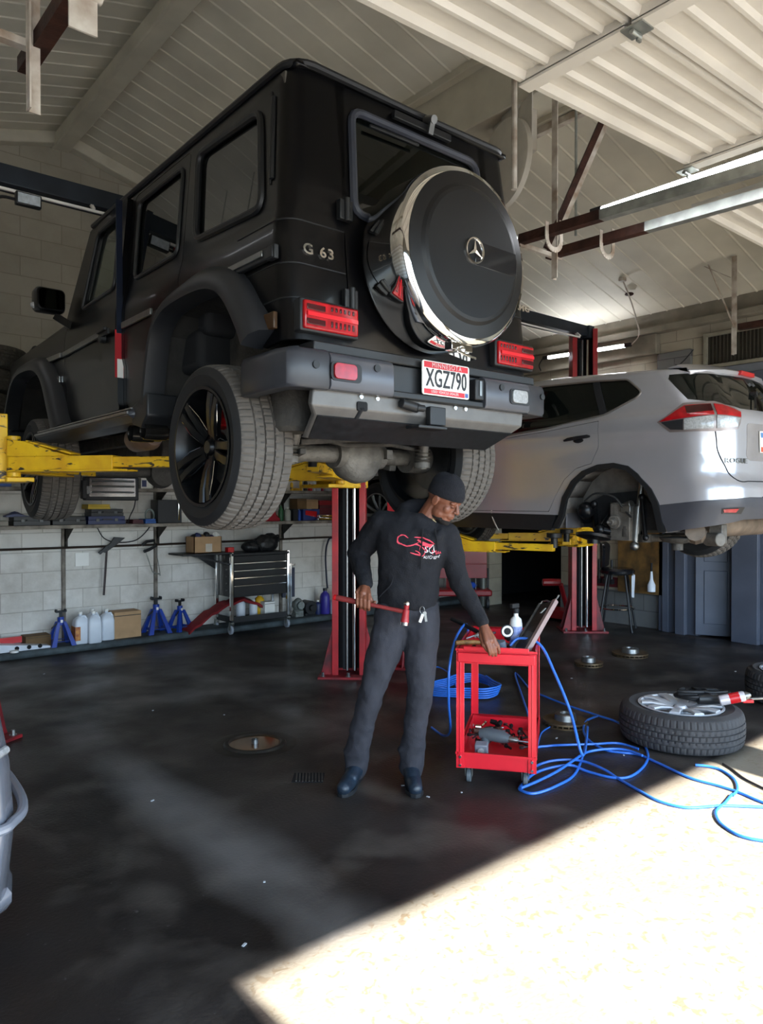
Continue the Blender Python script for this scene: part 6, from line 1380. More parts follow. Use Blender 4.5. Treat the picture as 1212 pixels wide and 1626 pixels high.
b = B(); b.lathe([(.16, .004), (.001, .004)], c, 'z', 48, cap=False); b.done('amber_pool', mat('amber_liquid', '7a4e18', .06, coat=.8, var2='2a1c10', scale=5), t)
b = B(); b.cyl(c + Vector((0, 0, 0)), c + Vector((0, 0, .03)), .022); b.cyl(c + Vector((0, 0, .02)), c + Vector((0, 0, .035)), .012, n=6); b.done('centre_nut', M_steel, t)
t = thing('drain_grate', 'small dark slotted drain grate in the floor left of the boots', 'drain', floor_pt(490, 1235, 0)); c = floor_pt(490, 1235, 0)
b = B()
for i in range(9): b.bar(c + PR * (-.07 + i * .0175) - PN * .06 + Vector((0, 0, .003)), c + PR * (-.06 + i * .0175) + PN * .06 + Vector((0, 0, .003)), .008, .006)
b.done('grate_bars', M_under, t)
b = B(); b.cbox(c + Vector((0, 0, .001)), (.17, .14, .002), rz=-math.radians(40)); b.done('grate_recess', M_dark, t)
random.seed(5)
for i, (px, py) in enumerate(((908, 1077 + 0), (1168, 1066), (640, 1247), (733, 1258), (568, 1070 + 0), (884, 1172), (991, 1199), (680, 1265), (356, 1135), (243, 1128), (388, 1500), (242, 1271), (70, 1060 + 10), (420, 1400))):
    c = floor_pt(px, py, .002); b = B(); b.cbox(c, (.022 * random.uniform(.4, 1), .009, .003), rz=random.random() * 3); tag(b.done('paper_scrap', mat('scrap', 'b9bdc0', .7)), 'tiny pale scrap of litter lying on the dark floor', 'litter', 'scraps of litter on the floor')
# ---------------------------------------------------------------- silver saloon at the left edge
t = S_ = thing('saloon_car', 'silver saloon car, just its rear corner showing at the left edge', 'car', (-.3, 4.6, 0))
M_sal = mat('pale_silver_paint', '8f929c', .25, .5, var=.03, coat=.7)
def sal(y):
    """half width, low z, belt z, top z"""
    u = (y - 2.42) / 4.4
    hw = .86 * min(1, .90 + 1.2 * min(u, .08)) if u < .5 else .86 - .12 * max(0, (u - .85) / .15)
    return hw
SXC = -.250
sects = [(2.40, .70, .30, .50, .82, .83), (2.425, .80, .25, .50, .86, .875), (2.50, .845, .22, .50, .90, .92), (2.62, .865, .21, .50, .92, .95), (3.1, .875, .20, .50, .94, .98), (3.35, .88, .20, .50, .95, 1.0), (4.0, .88, .2, .5, .95, 1.0), (5.2, .88, .2, .5, .93, .98), (5.6, .87, .2, .5, .92, .96), (6.5, .84, .22, .48, .85, .88), (6.85, .74, .26, .46, .72, .76), (6.92, .5, .3, .46, .62, .66)]
b = B(); rs5 = []
for y, hw, z0, z1, z2, z3 in sects:
    ring = []
    for sg in (-1, 1):
        pr = [(hw * .86, z0), (hw * .97, z0 + .05), (hw * 1.0, z1), (hw * .985, (z1 + z2) / 2), (hw * .94, z2), (hw * .86, z3)]
        if sg > 0: pr = pr[::-1]
        ring += [Vector((SXC + sg * x, y, z)) for x, z in pr]
    rs5.append(ring)
b.rings(rs5); b.done('car_body', M_sal, t, smooth=45, bev=.012)
b = B(); rs6 = []
for y, hw, z in ((3.15, .72, .98), (3.75, .60, 1.38), (4.4, .62, 1.43), (5.0, .60, 1.38), (5.7, .72, .96)):
    rs6.append([Vector((SXC - .76, y, .93)), Vector((SXC - hw, y, z)), Vector((SXC - hw * .6, y, z + .02)), Vector((SXC + hw * .6, y, z + .02)), Vector((SXC + hw, y, z)), Vector((SXC + .76, y, .93))])
b.rings(rs6); b.done('cabin', M_dglass, t, smooth=50); b = B()
b.rings([[Vector((SXC + sx * hw, y, z + dz)) for sx, dz in ((-1, .0), (-.6, .03), (.6, .03), (1, .0), (.6, .0), (-.6, .0))] for y, hw, z in ((3.7, .60, 1.38), (4.4, .62, 1.43), (5.05, .60, 1.38))]); b.done('roof_panel', M_sal, t)
b = B(); b.tube(spline([Vector((SXC + .02, 2.385, .52)), Vector((SXC + .70, 2.39, .525)), Vector((SXC + .83, 2.44, .53)), Vector((SXC + .885, 2.56, .535)), Vector((SXC + .905, 2.8, .54)), Vector((SXC + .905, 3.0, .54))], 5), .016, 10); b.done('bumper_moulding', mat('moulding_silver', '9ca0ab', .3, .4), t)
b = B(); b.tube(spline([Vector((SXC + .60, 2.405, .735)), Vector((SXC + .74, 2.41, .74)), Vector((SXC + .815, 2.47, .745))], 4), .014, 10); b.done('corner_lamp', M_lensw, t)
b = B(); b.tube([Vector((SXC - .6, 2.45, .27)), Vector((SXC + .7, 2.45, .27)), Vector((SXC + .80, 2.52, .27)), Vector((SXC + .83, 2.65, .26)), Vector((SXC + .84, 2.8, .25))], .045, 10); b.done('bumper_skirt', M_sal, t)
b = B(); b.box((SXC + .30, 2.36, .76), (SXC + .74, 2.44, .86)); b.done('tail_lamp', M_tail, t, bev=.02)
for x, y in ((SXC + .77, 3.35), (SXC + .77, 5.95), (SXC - .77, 3.35), (SXC - .77, 5.95)):
    b = B(); b.lathe([(.19, -.10), (.30, -.11), (.325, -.08), (.325, .08), (.30, .11), (.19, .10)], (x, y, .325), 'x', 40); wo = b.done('wheel', M_rubb2, t); b = B(); b.lathe([(.001, -.115), (.15, -.112), (.19, -.10), (.19, .10), (.15, .112), (.001, .115)], (x, y, .325), 'x', 30); b.done('hub_cap', M_steel, wo)
# ================================================================ BACK WALL: SHELVES, TOOLS, JACK STANDS
M_shelf = mat('shelf_board', 'a49c90', .7, var2='5c554d', scale=9)
M_card = mat('cardboard', 'b08d68', .8, var=.08, scale=12)
M_card2 = mat('brown_cardboard', '6e5536', .8, var=.12, scale=12)
M_navy = mat('navy_plastic', '25305e', .45, var=.1)
M_bc = mat('black_case_plastic', '202124', .45, var=.15, scale=20)
M_bluep = mat('jack_blue_paint', '1c3f9e', .35, coat=.2, var=.12, scale=9)
M_green = mat('green_plastic', '1f5b33', .4)
M_jug = mat('milky_plastic', 'd3d9e2', .4, var=.05)
SY = 7.78
def one(b, nm, m, lb, cat, g=None, **k): return tag(b.done(nm, m, None, **k), lb, cat, g)
def shelf(x0, x1, z, lb, y0=7.72):
    t = thing('wall_shelf', lb, 'shelf', ((x0 + x1) / 2, 7.9, z), 'long wall shelves')
    b = B(); b.box((x0, y0, z - .035), (x1, YB, z)); b.done('shelf_board', M_shelf, t, bev=.003)
    for xb in [x for x in (-2.4, -1.1, .2, 1.3, 2.42, 3.42, 5.08, 6.3) if x0 < x < x1]:
        b = B(); b.prism([[(YB, z - .035), (y0 + .06, z - .035), (YB - .03, z - .18), (YB, z - .18)]], (.006, 0, 0), lambda u, v: (xb, u, v)); b.box((xb - .015, YB - .03, z - .25), (xb + .02, YB, z - .03)); b.done('bracket', M_under, t)
    return t
shelf(-3.0, 6.6, 1.285, 'long grey board shelf running the length of the back wall, lower one')
shelf(-3.0, 3.50, 1.665, 'upper grey board shelf, the run at the left holding coloured boxes')
shelf(4.80, 6.6, 1.665, 'upper grey board shelf, the short run left of the red lift post', 7.76)
for x, wl in ((2.40, 'above the white jugs'), (3.40, 'above the taller jack stands'), (5.06, 'right of the tool chest')):
    b = B(); b.box((x - .018, YB - .03, .07), (x + .018, YB, 1.9)); one(b, 'wall_upright', mat('stained_steel', '8b8379', .6, .3, var2='4b423b', scale=10), 'slotted steel upright on the back wall ' + wl, 'upright', 'shelf uprights')
b = B(); b.tube([(-3.2, 7.99, 1.035), (1.8, 7.99, 1.045), (3.3, 7.99, 1.04), (5.9, 7.99, 1.055), (8.0, 7.99, 1.06)], .012, 8); one(b, 'wall_pipe', mat('dark_pipe', '35281f', .5, .3), 'thin dark pipe running level along the back wall below the shelf', 'pipe')
def case(x0, x1, z0, h, m, lb, cat='tool case', y0=7.78, d=.2, g=None, nm='tool_case', latch=True):
    t = thing(nm, lb, cat, ((x0 + x1) / 2, y0 + d / 2, z0), g)
    b = B(); b.box((x0, y0, z0), (x1, y0 + d, z0 + h * .52)); b.box((x0 + .004, y0 + .004, z0 + h * .55), (x1 - .004, y0 + d, z0 + h)); b.box((x0 + .01, y0 + .01, z0 + h * .5), (x1 - .01, y0 + d - .01, z0 + h * .56)); c = b.done('case_shell', m, t, bev=.008)
    if latch:
        for u in (.25, .75):
            xx = x0 + (x1 - x0) * u; b = B(); b.box((xx - .018, y0 - .006, z0 + h * .35), (xx + .018, y0, z0 + h * .72)); b.done('latch', mat('latch_grey', '55585a', .4), t, bev=.002)
        b = B(); xm = (x0 + x1) / 2; b.bar((xm - .05, y0 - .012, z0 + h * .6), (xm + .05, y0 - .012, z0 + h * .6), .012); b.done('handle', M_trim, t)
    return t
Z1 = 1.285; Z2 = 1.665
def cbx(x0, x1, z0, h, m, lb, cat='box', y0=7.80, d=.18, g=None, nm='box', flap=True):
    t = thing(nm, lb, cat, ((x0 + x1) / 2, y0 + d / 2, z0), g); b = B(); b.box((x0, y0, z0), (x1, y0 + d, z0 + h)); b.done('carton', m, t, bev=.002)
    b = B(); b.box((x0 + .002, y0 - .0015, z0 + h * .84), (x1 - .002, y0, z0 + h * .87)); b.done('lid_line', M_under, t); return t
cbx(1.2, 1.82, Z1, .05, M_shelf, 'pale flat board offcut at the left end of the lower shelf', 'board', nm='board')
case(1.86, 2.20, Z1, .09, M_bc, 'black tool case with a blue cloth over it, leftmost on the lower shelf')
b = B(); b.rings([[Vector((1.80 + .30 * u, 7.80 + .12 * v, Z1 + .092 + .05 * math.exp(-((u - .3) / .25) ** 2) * (1 - abs(v - .5)))) for v in (0, .25, .5, .75, 1)] + [Vector((1.80 + .30 * u, 7.80 + .12 * v, Z1 + .085)) for v in (1, .5, 0)] for u in [i / 10 for i in range(11)]]); one(b, 'cloth', M_navy, 'crumpled blue cloth lying on the leftmost black tool case', 'cloth')
case(2.22, 2.55, Z1, .085, M_bc, 'plain black tool case, second from the left on the lower shelf')
case(2.57, 2.96, Z1, .085, M_navy, 'navy blue tool case under the black case on the lower shelf')
case(2.60, 2.94, Z1 + .085, .075, M_bc, 'black tool case stacked on the navy blue case')
case(2.57, 2.80, Z1 + .16, .05, mat('yellow_case', 'd6b323', .4), 'small yellow case topmost of the case stack', latch=False)
case(3.04, 3.16, Z1, .045, mat('maroon_case', '4a1822', .5), 'little maroon box beside the case stack', latch=False)
case(3.18, 3.30, Z1, .05, mat('mid_blue', '2b5aa3', .5), 'small bright blue box beside the black cabinet', latch=False)
t = thing('parts_cabinet', 'black cabinet with an upright chrome handle on the lower shelf', 'cabinet', (3.45, 7.85, Z1)); b = B(); b.box((3.32, 7.78, Z1), (3.60, 7.98, Z1 + .26)); b.done('cabinet_body', M_bc, t, bev=.006)
b = B(); b.bar((3.555, 7.765, Z1 + .03), (3.555, 7.765, Z1 + .23), .016); b.done('handle', M_chrome, t, bev=.003)
b = B(); b.tube(spline([(3.26 + .05 * math.cos(a), 7.86, 1.36 + .07 * math.sin(a) + .01 * a / 6) for a in [i * .7 for i in range(18)]], 3), .007, 6); one(b, 'cable_coil', mat('pale_cable', '8f9a94', .6), 'loose coil of pale cable hanging by the black cabinet', 'cable')
b = B(); b.tube(spline([(2.72, 7.95, 1.25), (2.80, 7.97, 1.13), (2.95, 7.98, 1.08), (3.15, 7.97, 1.10), (3.28, 7.95, 1.22), (3.30, 7.93, 1.30)], 5), .006, 6); one(b, 'hanging_cable', M_rubberb, 'black cable drooping in a loop below the lower shelf', 'cable')
# infrared heater
t = thing('radiant_heater', 'chrome fronted radiant heater hanging behind the black vehicle front tyre', 'heater', (2.78, 7.65, 1.6))
b = B(); b.box((2.50, 7.66, 1.535), (3.06, 7.74, 1.78)); b.box((2.47, 7.64, 1.55), (2.52, 7.72, 1.74)); b.done('heater_body', M_bc, t, bev=.01)
b = B(); b.prism([rrect(2.54, 1.575, 3.02, 1.765, .01)], (0, .01, 0), lambda u, v: (u, 7.652, v)); b.done('reflector', mat('brushed_reflector', 'a8a09c', .25, .9, var=.1, scale=3), t)
for z in (1.62, 1.68, 1.735): b = B(); b.cyl((2.56, 7.645, z), (3.0, 7.645, z), .010); b.done('heater_bar', M_steel, t)
b = B(); b.box((2.51, 7.632, 1.60), (2.545, 7.66, 1.68)); b.done('control_panel', M_lensw, t, bev=.003)
b = B(); b.tube(spline([(3.04, 7.7, 1.56), (3.03, 7.72, 1.46), (2.99, 7.74, 1.36), (2.98, 7.76, 1.29)], 5), .006, 6); b.done('power_cable', M_rubberb, t)
b = B(); b.bar((2.6, 7.70, 1.75), (2.6, 7.74, 1.80), .02); b.bar((2.95, 7.70, 1.75), (2.95, 7.74, 1.80), .02); b.done('hanging_bracket', M_steel, t)
cbx(3.02, 3.10, Z2, .14, M_bc, 'narrow black box beside the heater on the upper shelf')
cbx(3.14, 3.26, Z2, .11, M_wht, 'small white and blue carton on the upper shelf, right of the heater'); b = B(); b.box((3.15, 7.797, Z2 + .02), (3.20, 7.80, Z2 + .09)); one(b, 'sticker', M_navy, 'blue label on the small white carton', 'label')
cbx(1.2, 1.85, Z2, .10, mat('bright_blue_box', '1f4f9c', .4), 'bright blue crate under a red one at the far left of the upper shelf', nm='crate'); cbx(1.25, 1.82, Z2 + .105, .11, mat('crate_red', 'b3202c', .4), 'red crate stacked on the blue crate at the far left', nm='crate')
for i in range(6):
    b = B(); x = 2.30 + i * .09; b.lathe([(.001, 0), (.028, 0), (.03, .06 + .02 * (i % 2)), (.015, .09), (.012, .12), (.001, .12)], (x, 7.85, Z2), 'z', 16); one(b, 'bottle', [M_bc, M_green, M_wht][i % 3], ['black', 'green', 'white'][i % 3] + (' small bottle, %s in the row behind the heater on the upper shelf' % ['first', 'second', 'third', 'fourth', 'fifth', 'sixth'][i]), 'bottle', 'bottles behind the heater')
# right hand run of the shelves
t = thing('wide_cap', 'white round cap at the tyre side end of the lower shelf', 'cap', (4.60, 7.8, Z1)); b = B(); b.cyl((4.62, 7.76, Z1 + .035), (4.62, 7.80, Z1 + .035), .035); b.done('cap_disc', M_wht, t)
b = B(); rs7 = []
for i in range(9):
    u = i / 8; h = .05 + .15 * math.exp(-((u - .55) / .28) ** 2) + .012 * math.sin(i * 2.3); rs7.append([Vector((4.64 + .26 * u, 7.80, Z1)), Vector((4.64 + .26 * u, 7.79, Z1 + h * .5)), Vector((4.64 + .26 * u, 7.83, Z1 + h)), Vector((4.64 + .26 * u, 7.90, Z1 + h * .8)), Vector((4.64 + .26 * u, 7.96, Z1))])
b.rings(rs7); one(b, 'cloth', mat('red_cloth', '9c1a28', .8), 'crumpled red cloth heaped on the lower shelf by the green bottle', 'cloth', bev=.004)
def bottle(x, z, r, h, m, lb, y=7.84, cap_m=None, cat='bottle', nm='bottle', g=None):
    t = thing(nm, lb, cat, (x, y, z), g); b = B(); b.lathe([(.001, 0), (r * .95, 0), (r, r * .15), (r, h * .68), (r * .85, h * .78), (r * .4, h * .86), (r * .38, h * .93), (.001, h * .93)], (x, y, z), 'z', 20); b.done('bottle_body', m, t)
    b = B(); b.cyl((x, y, z + h * .9), (x, y, z + h), r * .45, n=16); b.done('cap', cap_m or M_wht, t); return t
bottle(4.94, Z1, .032, .19, M_green, 'dark green bottle beside the red cloth on the lower shelf', cap_m=M_green); bottle(5.04, Z1, .04, .17, mat('cloudy_jar', 'a9aaa0', .3), 'cloudy grey jar beside the dark green bottle')
cbx(5.10, 5.17, Z1, .15, M_bc, 'narrow black box standing beside the cloudy jar'); bottle(5.21, Z1, .022, .16, mat('blue_can', '2a56b8', .35), 'slim bright blue can left of the blue and red carton', cat='can', nm='spray_can')
cbx(5.25, 5.50, Z1, .145, mat('carton_blue', '2b3f86', .5), 'blue carton with a red band under the cardboard boxes'); b = B(); b.prism([[(5.28, 1.36), (5.45, 1.33), (5.46, 1.40), (5.28, 1.415)]], (0, -.003, 0), lambda u, v: (u, 7.799, v)); one(b, 'carton_label', M_red, 'slanted red label on the blue carton', 'label')
cbx(5.16, 5.30, Z1 + .15, .13, M_card2, 'dark brown cardboard box on top of the blue carton'); cbx(5.30, 5.48, Z1 + .15, .12, M_card, 'tan cardboard box beside the dark brown one above the blue carton')
t = thing('foil_tray', 'shiny silver tool tray at the end of the shelf by the red post', 'tray', (5.55, 7.8, Z1)); b = B(); b.box((5.42, 7.72, Z1), (5.68, 7.79, Z1 + .04)); b.box((5.44, 7.72, Z1 + .04), (5.66, 7.77, Z1 + .075)); b.done('tray_body', M_chrome, t, bev=.01)
cbx(5.50, 5.95, Z1, .2, mat('dark_red_box', '5e1420', .5), 'dark red metal box at the shelf end behind the lift post'); cbx(5.50, 5.95, Z1 + .2, .06, mat('bright_red_lid', 'a3202a', .5), 'bright red box lid above the dark red box', 'lid', nm='red_case')
for i, (x, r, h, m, lb) in enumerate(((5.10, .02, .12, M_yel, 'yellow glue bottle'), (5.17, .05, .04, M_yel, 'flat yellow tin'), (5.24, .02, .17, M_yel, 'tall yellow can'), (5.31, .028, .15, M_bc, 'black can'), (5.38, .03, .10, M_red, 'red and white can'), (5.44, .02, .14, M_jug, 'slim white tube'), (5.50, .04, .08, M_jug, 'wide white tub'), (5.57, .02, .13, mat('magenta', 'a12a4a', .4), 'magenta topped bottle'), (5.64, .045, .08, M_jug, 'squat white tub, rightmost'))):
    bottle(x, Z2, r, h, m, lb + ' on the upper shelf beside the red lift post', cat='can', nm='can')
# tools on the wall
t = thing('ice_scraper', 'dark long handled scraper with a flared blade hanging on the wall pipe', 'tool', (2.82, 7.96, .8))
b = B(); b.tube([(2.79, 7.96, .52), (2.81, 7.96, .80), (2.825, 7.96, 1.03)], .012, 8); b.done('handle', mat('dark_handle', '3b3031', .6), t)
b = B(); b.prism([[(2.76, .99), (2.86, 1.08), (2.90, 1.14), (3.02, 1.13), (2.93, 1.06), (2.84, 1.0), (2.80, .975)]], (0, .03, 0), lambda u, v: (u, 7.94, v)); b.bar((2.74, 7.95, .97), (2.84, 7.95, 1.05), .03); b.done('flared_blade', M_bc, t, bev=.004)
t = thing('hacksaw', 'steel hacksaw hanging on the wall right of the scraper', 'saw', (3.32, 7.96, .9))
b = B(); b.tube([(3.24, 7.96, 1.0), (3.27, 7.96, .92), (3.33, 7.96, .74), (3.37, 7.96, .715), (3.42, 7.96, .71), (3.42, 7.96, .69)], .007, 8); b.done('saw_frame', M_galv, t); b = B(); b.bar((3.36, 7.96, 1.06), (3.42, 7.96, .72), .002, .015); b.done('saw_blade', M_steel, t)
b = B(); b.tube([(3.21, 7.95, 1.04), (3.26, 7.95, 1.08), (3.35, 7.95, 1.09), (3.37, 7.95, 1.03), (3.29, 7.95, .99), (3.23, 7.95, .97)], .018, 8); b.done('saw_handle', M_bc, t)
b = B(); b.box((2.52, 8.035, .84), (2.66, YB, .98)); one(b, 'wall_patch_plate', M_wht, 'small square white patch on the block wall left of the scraper', 'plate')
b = B(); b.tube(spline([(6.3, 7.98, 1.05), (5.85, 7.98, 1.05), (5.75, 7.97, .98), (5.71, 7.96, .8), (5.72, 7.95, .5), (5.72, 7.93, .38)], 6), .012, 8); one(b, 'wall_hose', mat('dark_navy_hose', '1b2238', .5), 'dark hose dropping down the back wall left of the red post', 'hose')
# jack stands
def jack_stand(x, y, z, s, lb, m=M_bluep, rz=0):
    t = thing('jack_stand', lb, 'jack stand', (x, y, z), 'blue jack stands'); M = Matrix.Translation((x, y, z)) @ Matrix.Rotation(rz, 4, 'Z') @ Matrix.Scale(s, 4)
    b = B(); w, h = .105, .26
    for sx in (-1, 1):
        for sy in (-1, 1):
            P = lambda a, c, e: M @ Vector((a, c, e)); b.rings([[P(sx * w + dx * .012, sy * w + dy * .012, 0) for dx, dy in ((-2.2, -2), (2.2, -2), (2.2, 2), (-2.2, 2))], [P(sx * .030 + dx * .010, sy * .030 + dy * .010, h) for dx, dy in ((-1.6, -1.4), (1.6, -1.4), (1.6, 1.4), (-1.6, 1.4))]])
    for sgn in (-1, 1):
        b.bar(M @ Vector((-w * .8, sgn * w * .8, .05)), M @ Vector((w * .8, sgn * w * .8, .05)), .03 * s, .006 * s); b.bar(M @ Vector((sgn * w * .8, -w * .8, .05)), M @ Vector((sgn * w * .8, w * .8, .05)), .006 * s, .03 * s)
    b.cyl(M @ Vector((0, 0, h - .04)), M @ Vector((0, 0, h + .05)), .034 * s, n=16); b.done('stand_frame', m, t, bev=.002)
    b = B(); b.box((-.014, -.014, h), (.014, .014, h + .10), M); b.box((-.055, -.028, h + .10), (.055, .028, h + .115), M); b.box((-.055, -.028, h + .115), (-.04, .028, h + .135), M); b.box((.04, -.028, h + .115), (.055, .028, h + .135), M); b.done('saddle', mat('cast_dark', '2c2e33', .5, .5), t, bev=.003)
    b = B(); b.bar(M @ Vector((-.03, -.03, h)), M @ Vector((-.11, -.05, h - .06)), .010 * s); b.done('ratchet_lever', M_trim, t)
    b = B(); b.box((-.012, -.0395, h - .01), (.012, -.034, h + .02), M); b.done('white_tag', M_wht, t)
CZ = .07
jack_stand(2.30, 7.80, CZ, .92, 'blue jack stand left of the white jugs'); jack_stand(3.33, 7.86, CZ, 1.02, 'taller blue jack stand right of the cardboard box'); jack_stand(3.60, 7.84, CZ, .90, 'blue jack stand nearest the rolling tool chest', rz=.3)
def jug(x, y, lb, label=False):
    t = thing('plastic_jug', lb, 'jug', (x, y, CZ), 'white plastic jugs'); b = B(); rs8 = []
    for w, z in ((.060, 0), (.068, .008), (.068, .20), (.060, .245), (.035, .275), (.018, .285), (.018, .305)): rs8.append([Vector((x + u * w / .07, y + v * w / .07 * 1.0, CZ + z)) for u, v in rrect(-.07, -.07, .07, .07, .025 if w > .04 else .06)])
    b.rings(rs8); b.tube([(x + .0, y - .02, CZ + .28), (x + .035, y - .03, CZ + .285), (x + .055, y - .03, CZ + .25), (x + .052, y - .03, CZ + .21)], .010, 8); b.done('jug_body', M_jug, t, smooth=50)
    b = B(); b.cyl((x, y, CZ + .30), (x, y, CZ + .325), .02); b.done('cap', M_wht, t)
    if label: b = B(); b.box((x - .071, y - .06, CZ + .04), (x - .0685, y + .06, CZ + .18)); b.box((x - .069, y - .0705, CZ + .04), (x - .02, y - .068, CZ + .18)); b.done('jug_label', mat('dark_red_label', '7c2320', .4, var2='c98a3a', scale=25), t)
jug(2.48, 7.76, 'white jug with a dark red label, leftmost of the four', True); jug(2.60, 7.72, 'white jug in front, right of the labelled one'); jug(2.64, 7.88, 'white jug at the back of the group against the wall'); jug(2.76, 7.80, 'white jug beside the cardboard box')
cbx(2.83, 3.12, CZ, .28, M_card, 'plain cardboard box on the ledge between the jugs and the jack stand', 'cardboard box', y0=7.76, d=.2, nm='cardboard_box')
cbx(1.98, 2.22, CZ, .11, M_card2, 'low brown block on the ledge left of the first jack stand', 'block', y0=7.84, nm='wooden_block')
t = thing('drive_ramp', 'white perforated ramp plates on the ledge at the far left', 'ramp', (1.8, 7.75, CZ)); b = B(); b.prism([[(1.55, CZ), (2.18, CZ), (2.18, CZ + .02), (1.95, CZ + .05), (1.55, CZ + .10)]], (0, .14, 0), lambda u, v: (u, 7.72, v)); b.done('ramp_plate', M_jug, t, bev=.003)
for x in (1.87, 1.98, 2.08): b = B(); b.cyl((x, 7.715, CZ + .03), (x, 7.72, CZ + .03), .02); b.done('ramp_hole', M_dark, t)
b = B(); b.box((1.5, 7.86, CZ + .06), (1.95, 7.90, CZ + .12)); b.done('red_edge', M_red, t); b = B(); b.cyl((1.84, 7.69, CZ), (1.84, 7.69, CZ + .02), .04); one(b, 'jar_lid', M_wht, 'round white lid in front of the perforated ramp', 'lid')
# tyres stacked on a bracket, left of the black vehicle
t = thing('tyre_bracket', 'steel bracket holding the stacked tyres high on the back wall', 'bracket', (1.6, 7.7, 2.08)); b = B(); b.box((1.2, 7.35, 2.06), (1.95, YB, 2.09)); b.bar((1.3, 7.45, 2.06), (1.3, 8.04, 1.93), .03); b.bar((1.85, 7.45, 2.06), (1.85, 8.04, 1.93), .03); b.done('bracket_frame', M_under, t)
proto = None
for i, (x, z, lb) in enumerate(((1.54, 2.10, 'bottommost of the four tyres stacked high on the back wall'), (1.50, 2.315, 'second tyre from the bottom of the stack on the back wall'), (1.55, 2.53, 'third tyre from the bottom of the stack on the back wall'), (1.64, 2.745, 'topmost brownish tyre of the stack on the back wall'))):
    if i == 0:
        t = thing('tyre', lb, 'tyre', (x, 7.68, z), 'tyres stacked on the back wall'); b = tyre_bm(.325, .20, .21, pitch=44); b.xform(Matrix.Translation((x, 7.68, z + .105)) @ Matrix.Rotation(PI / 2, 4, 'Y')); b.done('tyre_casing', mat('dusty_tyre', '4d4a42', .85, var=.2), t, smooth=25, weld=False); proto = t
    else: dup(proto, (x, 7.68, z), lb)
# ---------------------------------------------------------------- rolling tool chest
t = thing('tool_chest', 'black rolling tool chest with chrome drawer pulls and posts against the back wall', 'tool chest', (4.5, 7.8, 0))
X0, X1, YA, YC = 4.10, 4.86, 7.56, 7.92
for x in (X0, X1):
    for y in (YA, YC): b = B(); b.bar((x, y, .16), (x, y, .94), .035); b.done('corner_post', M_chrome, t, bev=.004)
b = B(); b.box((X0 + .02, YA + .01, .42), (X1 - .02, YC, .90)); b.box((X0 - .01, YA - .02, .90), (X1 + .01, YC + .02, .93)); b.done('chest_body', M_bc, t, bev=.004)
for z0, z1 in ((.82, .895), (.735, .81), (.65, .725), (.56, .64), (.43, .55)):
    b = B(); b.box((X0 + .03, YA - .004, z0), (X1 - .03, YA + .012, z1)); dr = b.done('drawer', mat('drawer_black', '1a1b1e', .35), t, bev=.003)
    if z1 < .85: b = B(); b.box((X0 + .03, YA - .018, z1 - .006), (X1 - .03, YA - .002, z1 + .008)); b.done('drawer_pull', M_chrome, dr, bev=.003)
for k in range(5): b = B(); b.cyl((X0 - .016, YA + .10, .50 + k * .08), (X0 + .0, YA + .10, .50 + k * .08), .008, n=10); b.done('side_rivet', M_steel, t)
b = B(); b.box((X0, YA, .13), (X1, YC, .15)); b.box((X0, YA, .15), (X1, YA + .01, .20)); b.box((X0, YA, .15), (X0 + .01, YC, .20)); b.done('bottom_tray', M_bc, t, bev=.003)
for x in (X0, X1):
    for y in (YA, YC): b = B(); b.cyl((x - .015, y + .02, .05), (x + .015, y + .02, .05), .05, n=24); cs = b.done('caster', mat('pale_caster', 'a9aeb8', .4), t, bev=.004); b = B(); b.bar((x - .02, y, .14), (x - .02, y + .02, .05), .004, .04); b.bar((x + .02, y, .14), (x + .02, y + .02, .05), .004, .04); b.bar((x - .02, y, .13), (x + .02, y, .13), .05, .01); b.done('caster_fork', M_galv, cs)
b = B(); b.box((3.50, YA - .02, .925), (X0, YC, .945)); b.bar((3.62, YA + .03, .93), (X0, YA + .03, .80), .02); b.prism([[(3.78, .925), (X0, .925), (X0, .72)]], (0, .01, 0), lambda u, v: (u, YC, v)); b.done('side_shelf', M_bc, t, bev=.003)
b = B(); b.bar((X1 + .04, YA + .0, .2), (X1 + .04, YA + .0, .78), .022); b.bar((X1, YA, .76), (X1 + .10, YA, .76), .02); b.done('side_handle', M_chrome, t)
t = thing('cardboard_box', 'open cardboard box full of dark gloves on the tool chest side shelf', 'cardboard box', (3.84, 7.7, .945))
b = B(); b.box((3.66, 7.60, .945), (4.0, 7.61, 1.13)); b.box((3.66, 7.80, .945), (4.0, 7.81, 1.13)); b.box((3.66, 7.60, .945), (3.67, 7.81, 1.13)); b.box((3.99, 7.60, .945), (4.0, 7.81, 1.13)); b.box((3.66, 7.60, .945), (4.0, 7.81, .955)); b.done('box_walls', M_card, t)
b = B(); b.box((3.80, 7.598, .96), (3.88, 7.60, 1.05)); b.done('box_label', mat('paper', 'cfc6b8', .7), t)
random.seed(9)
for i, m in enumerate((M_bc, M_navy, M_card2, M_bc, mat('purple_glove', '3a2f55', .8), M_wht)): b = B(); b.ball((3.70 + i * .055, 7.70, 1.11 + .02 * (i % 2)), .045, 12, (1, 1, .9 + .4 * random.random())); remesh(one(b, 'glove', m, ['black', 'navy', 'brown', 'dark', 'purple', 'white'][i] + ' bunched glove or rag in the open cardboard box', 'glove', 'gloves in the cardboard box'), .012, 2, .03, .05)
t = thing('tool_bag', 'slumped black tool bag on top of the tool chest', 'bag', (4.6, 7.74, .93)); b = B(); b.ball((4.66, 7.74, 1.02), 1, 18, (.17, .12, .11)); b.ball((4.45, 7.72, .99), 1, 16, (.13, .10, .07)); b.ball((4.72, 7.74, 1.08), 1, 14, (.10, .08, .07)); remesh(b.done('bag_body', M_bc, t, weld=False), .012, 3, .03, .07)
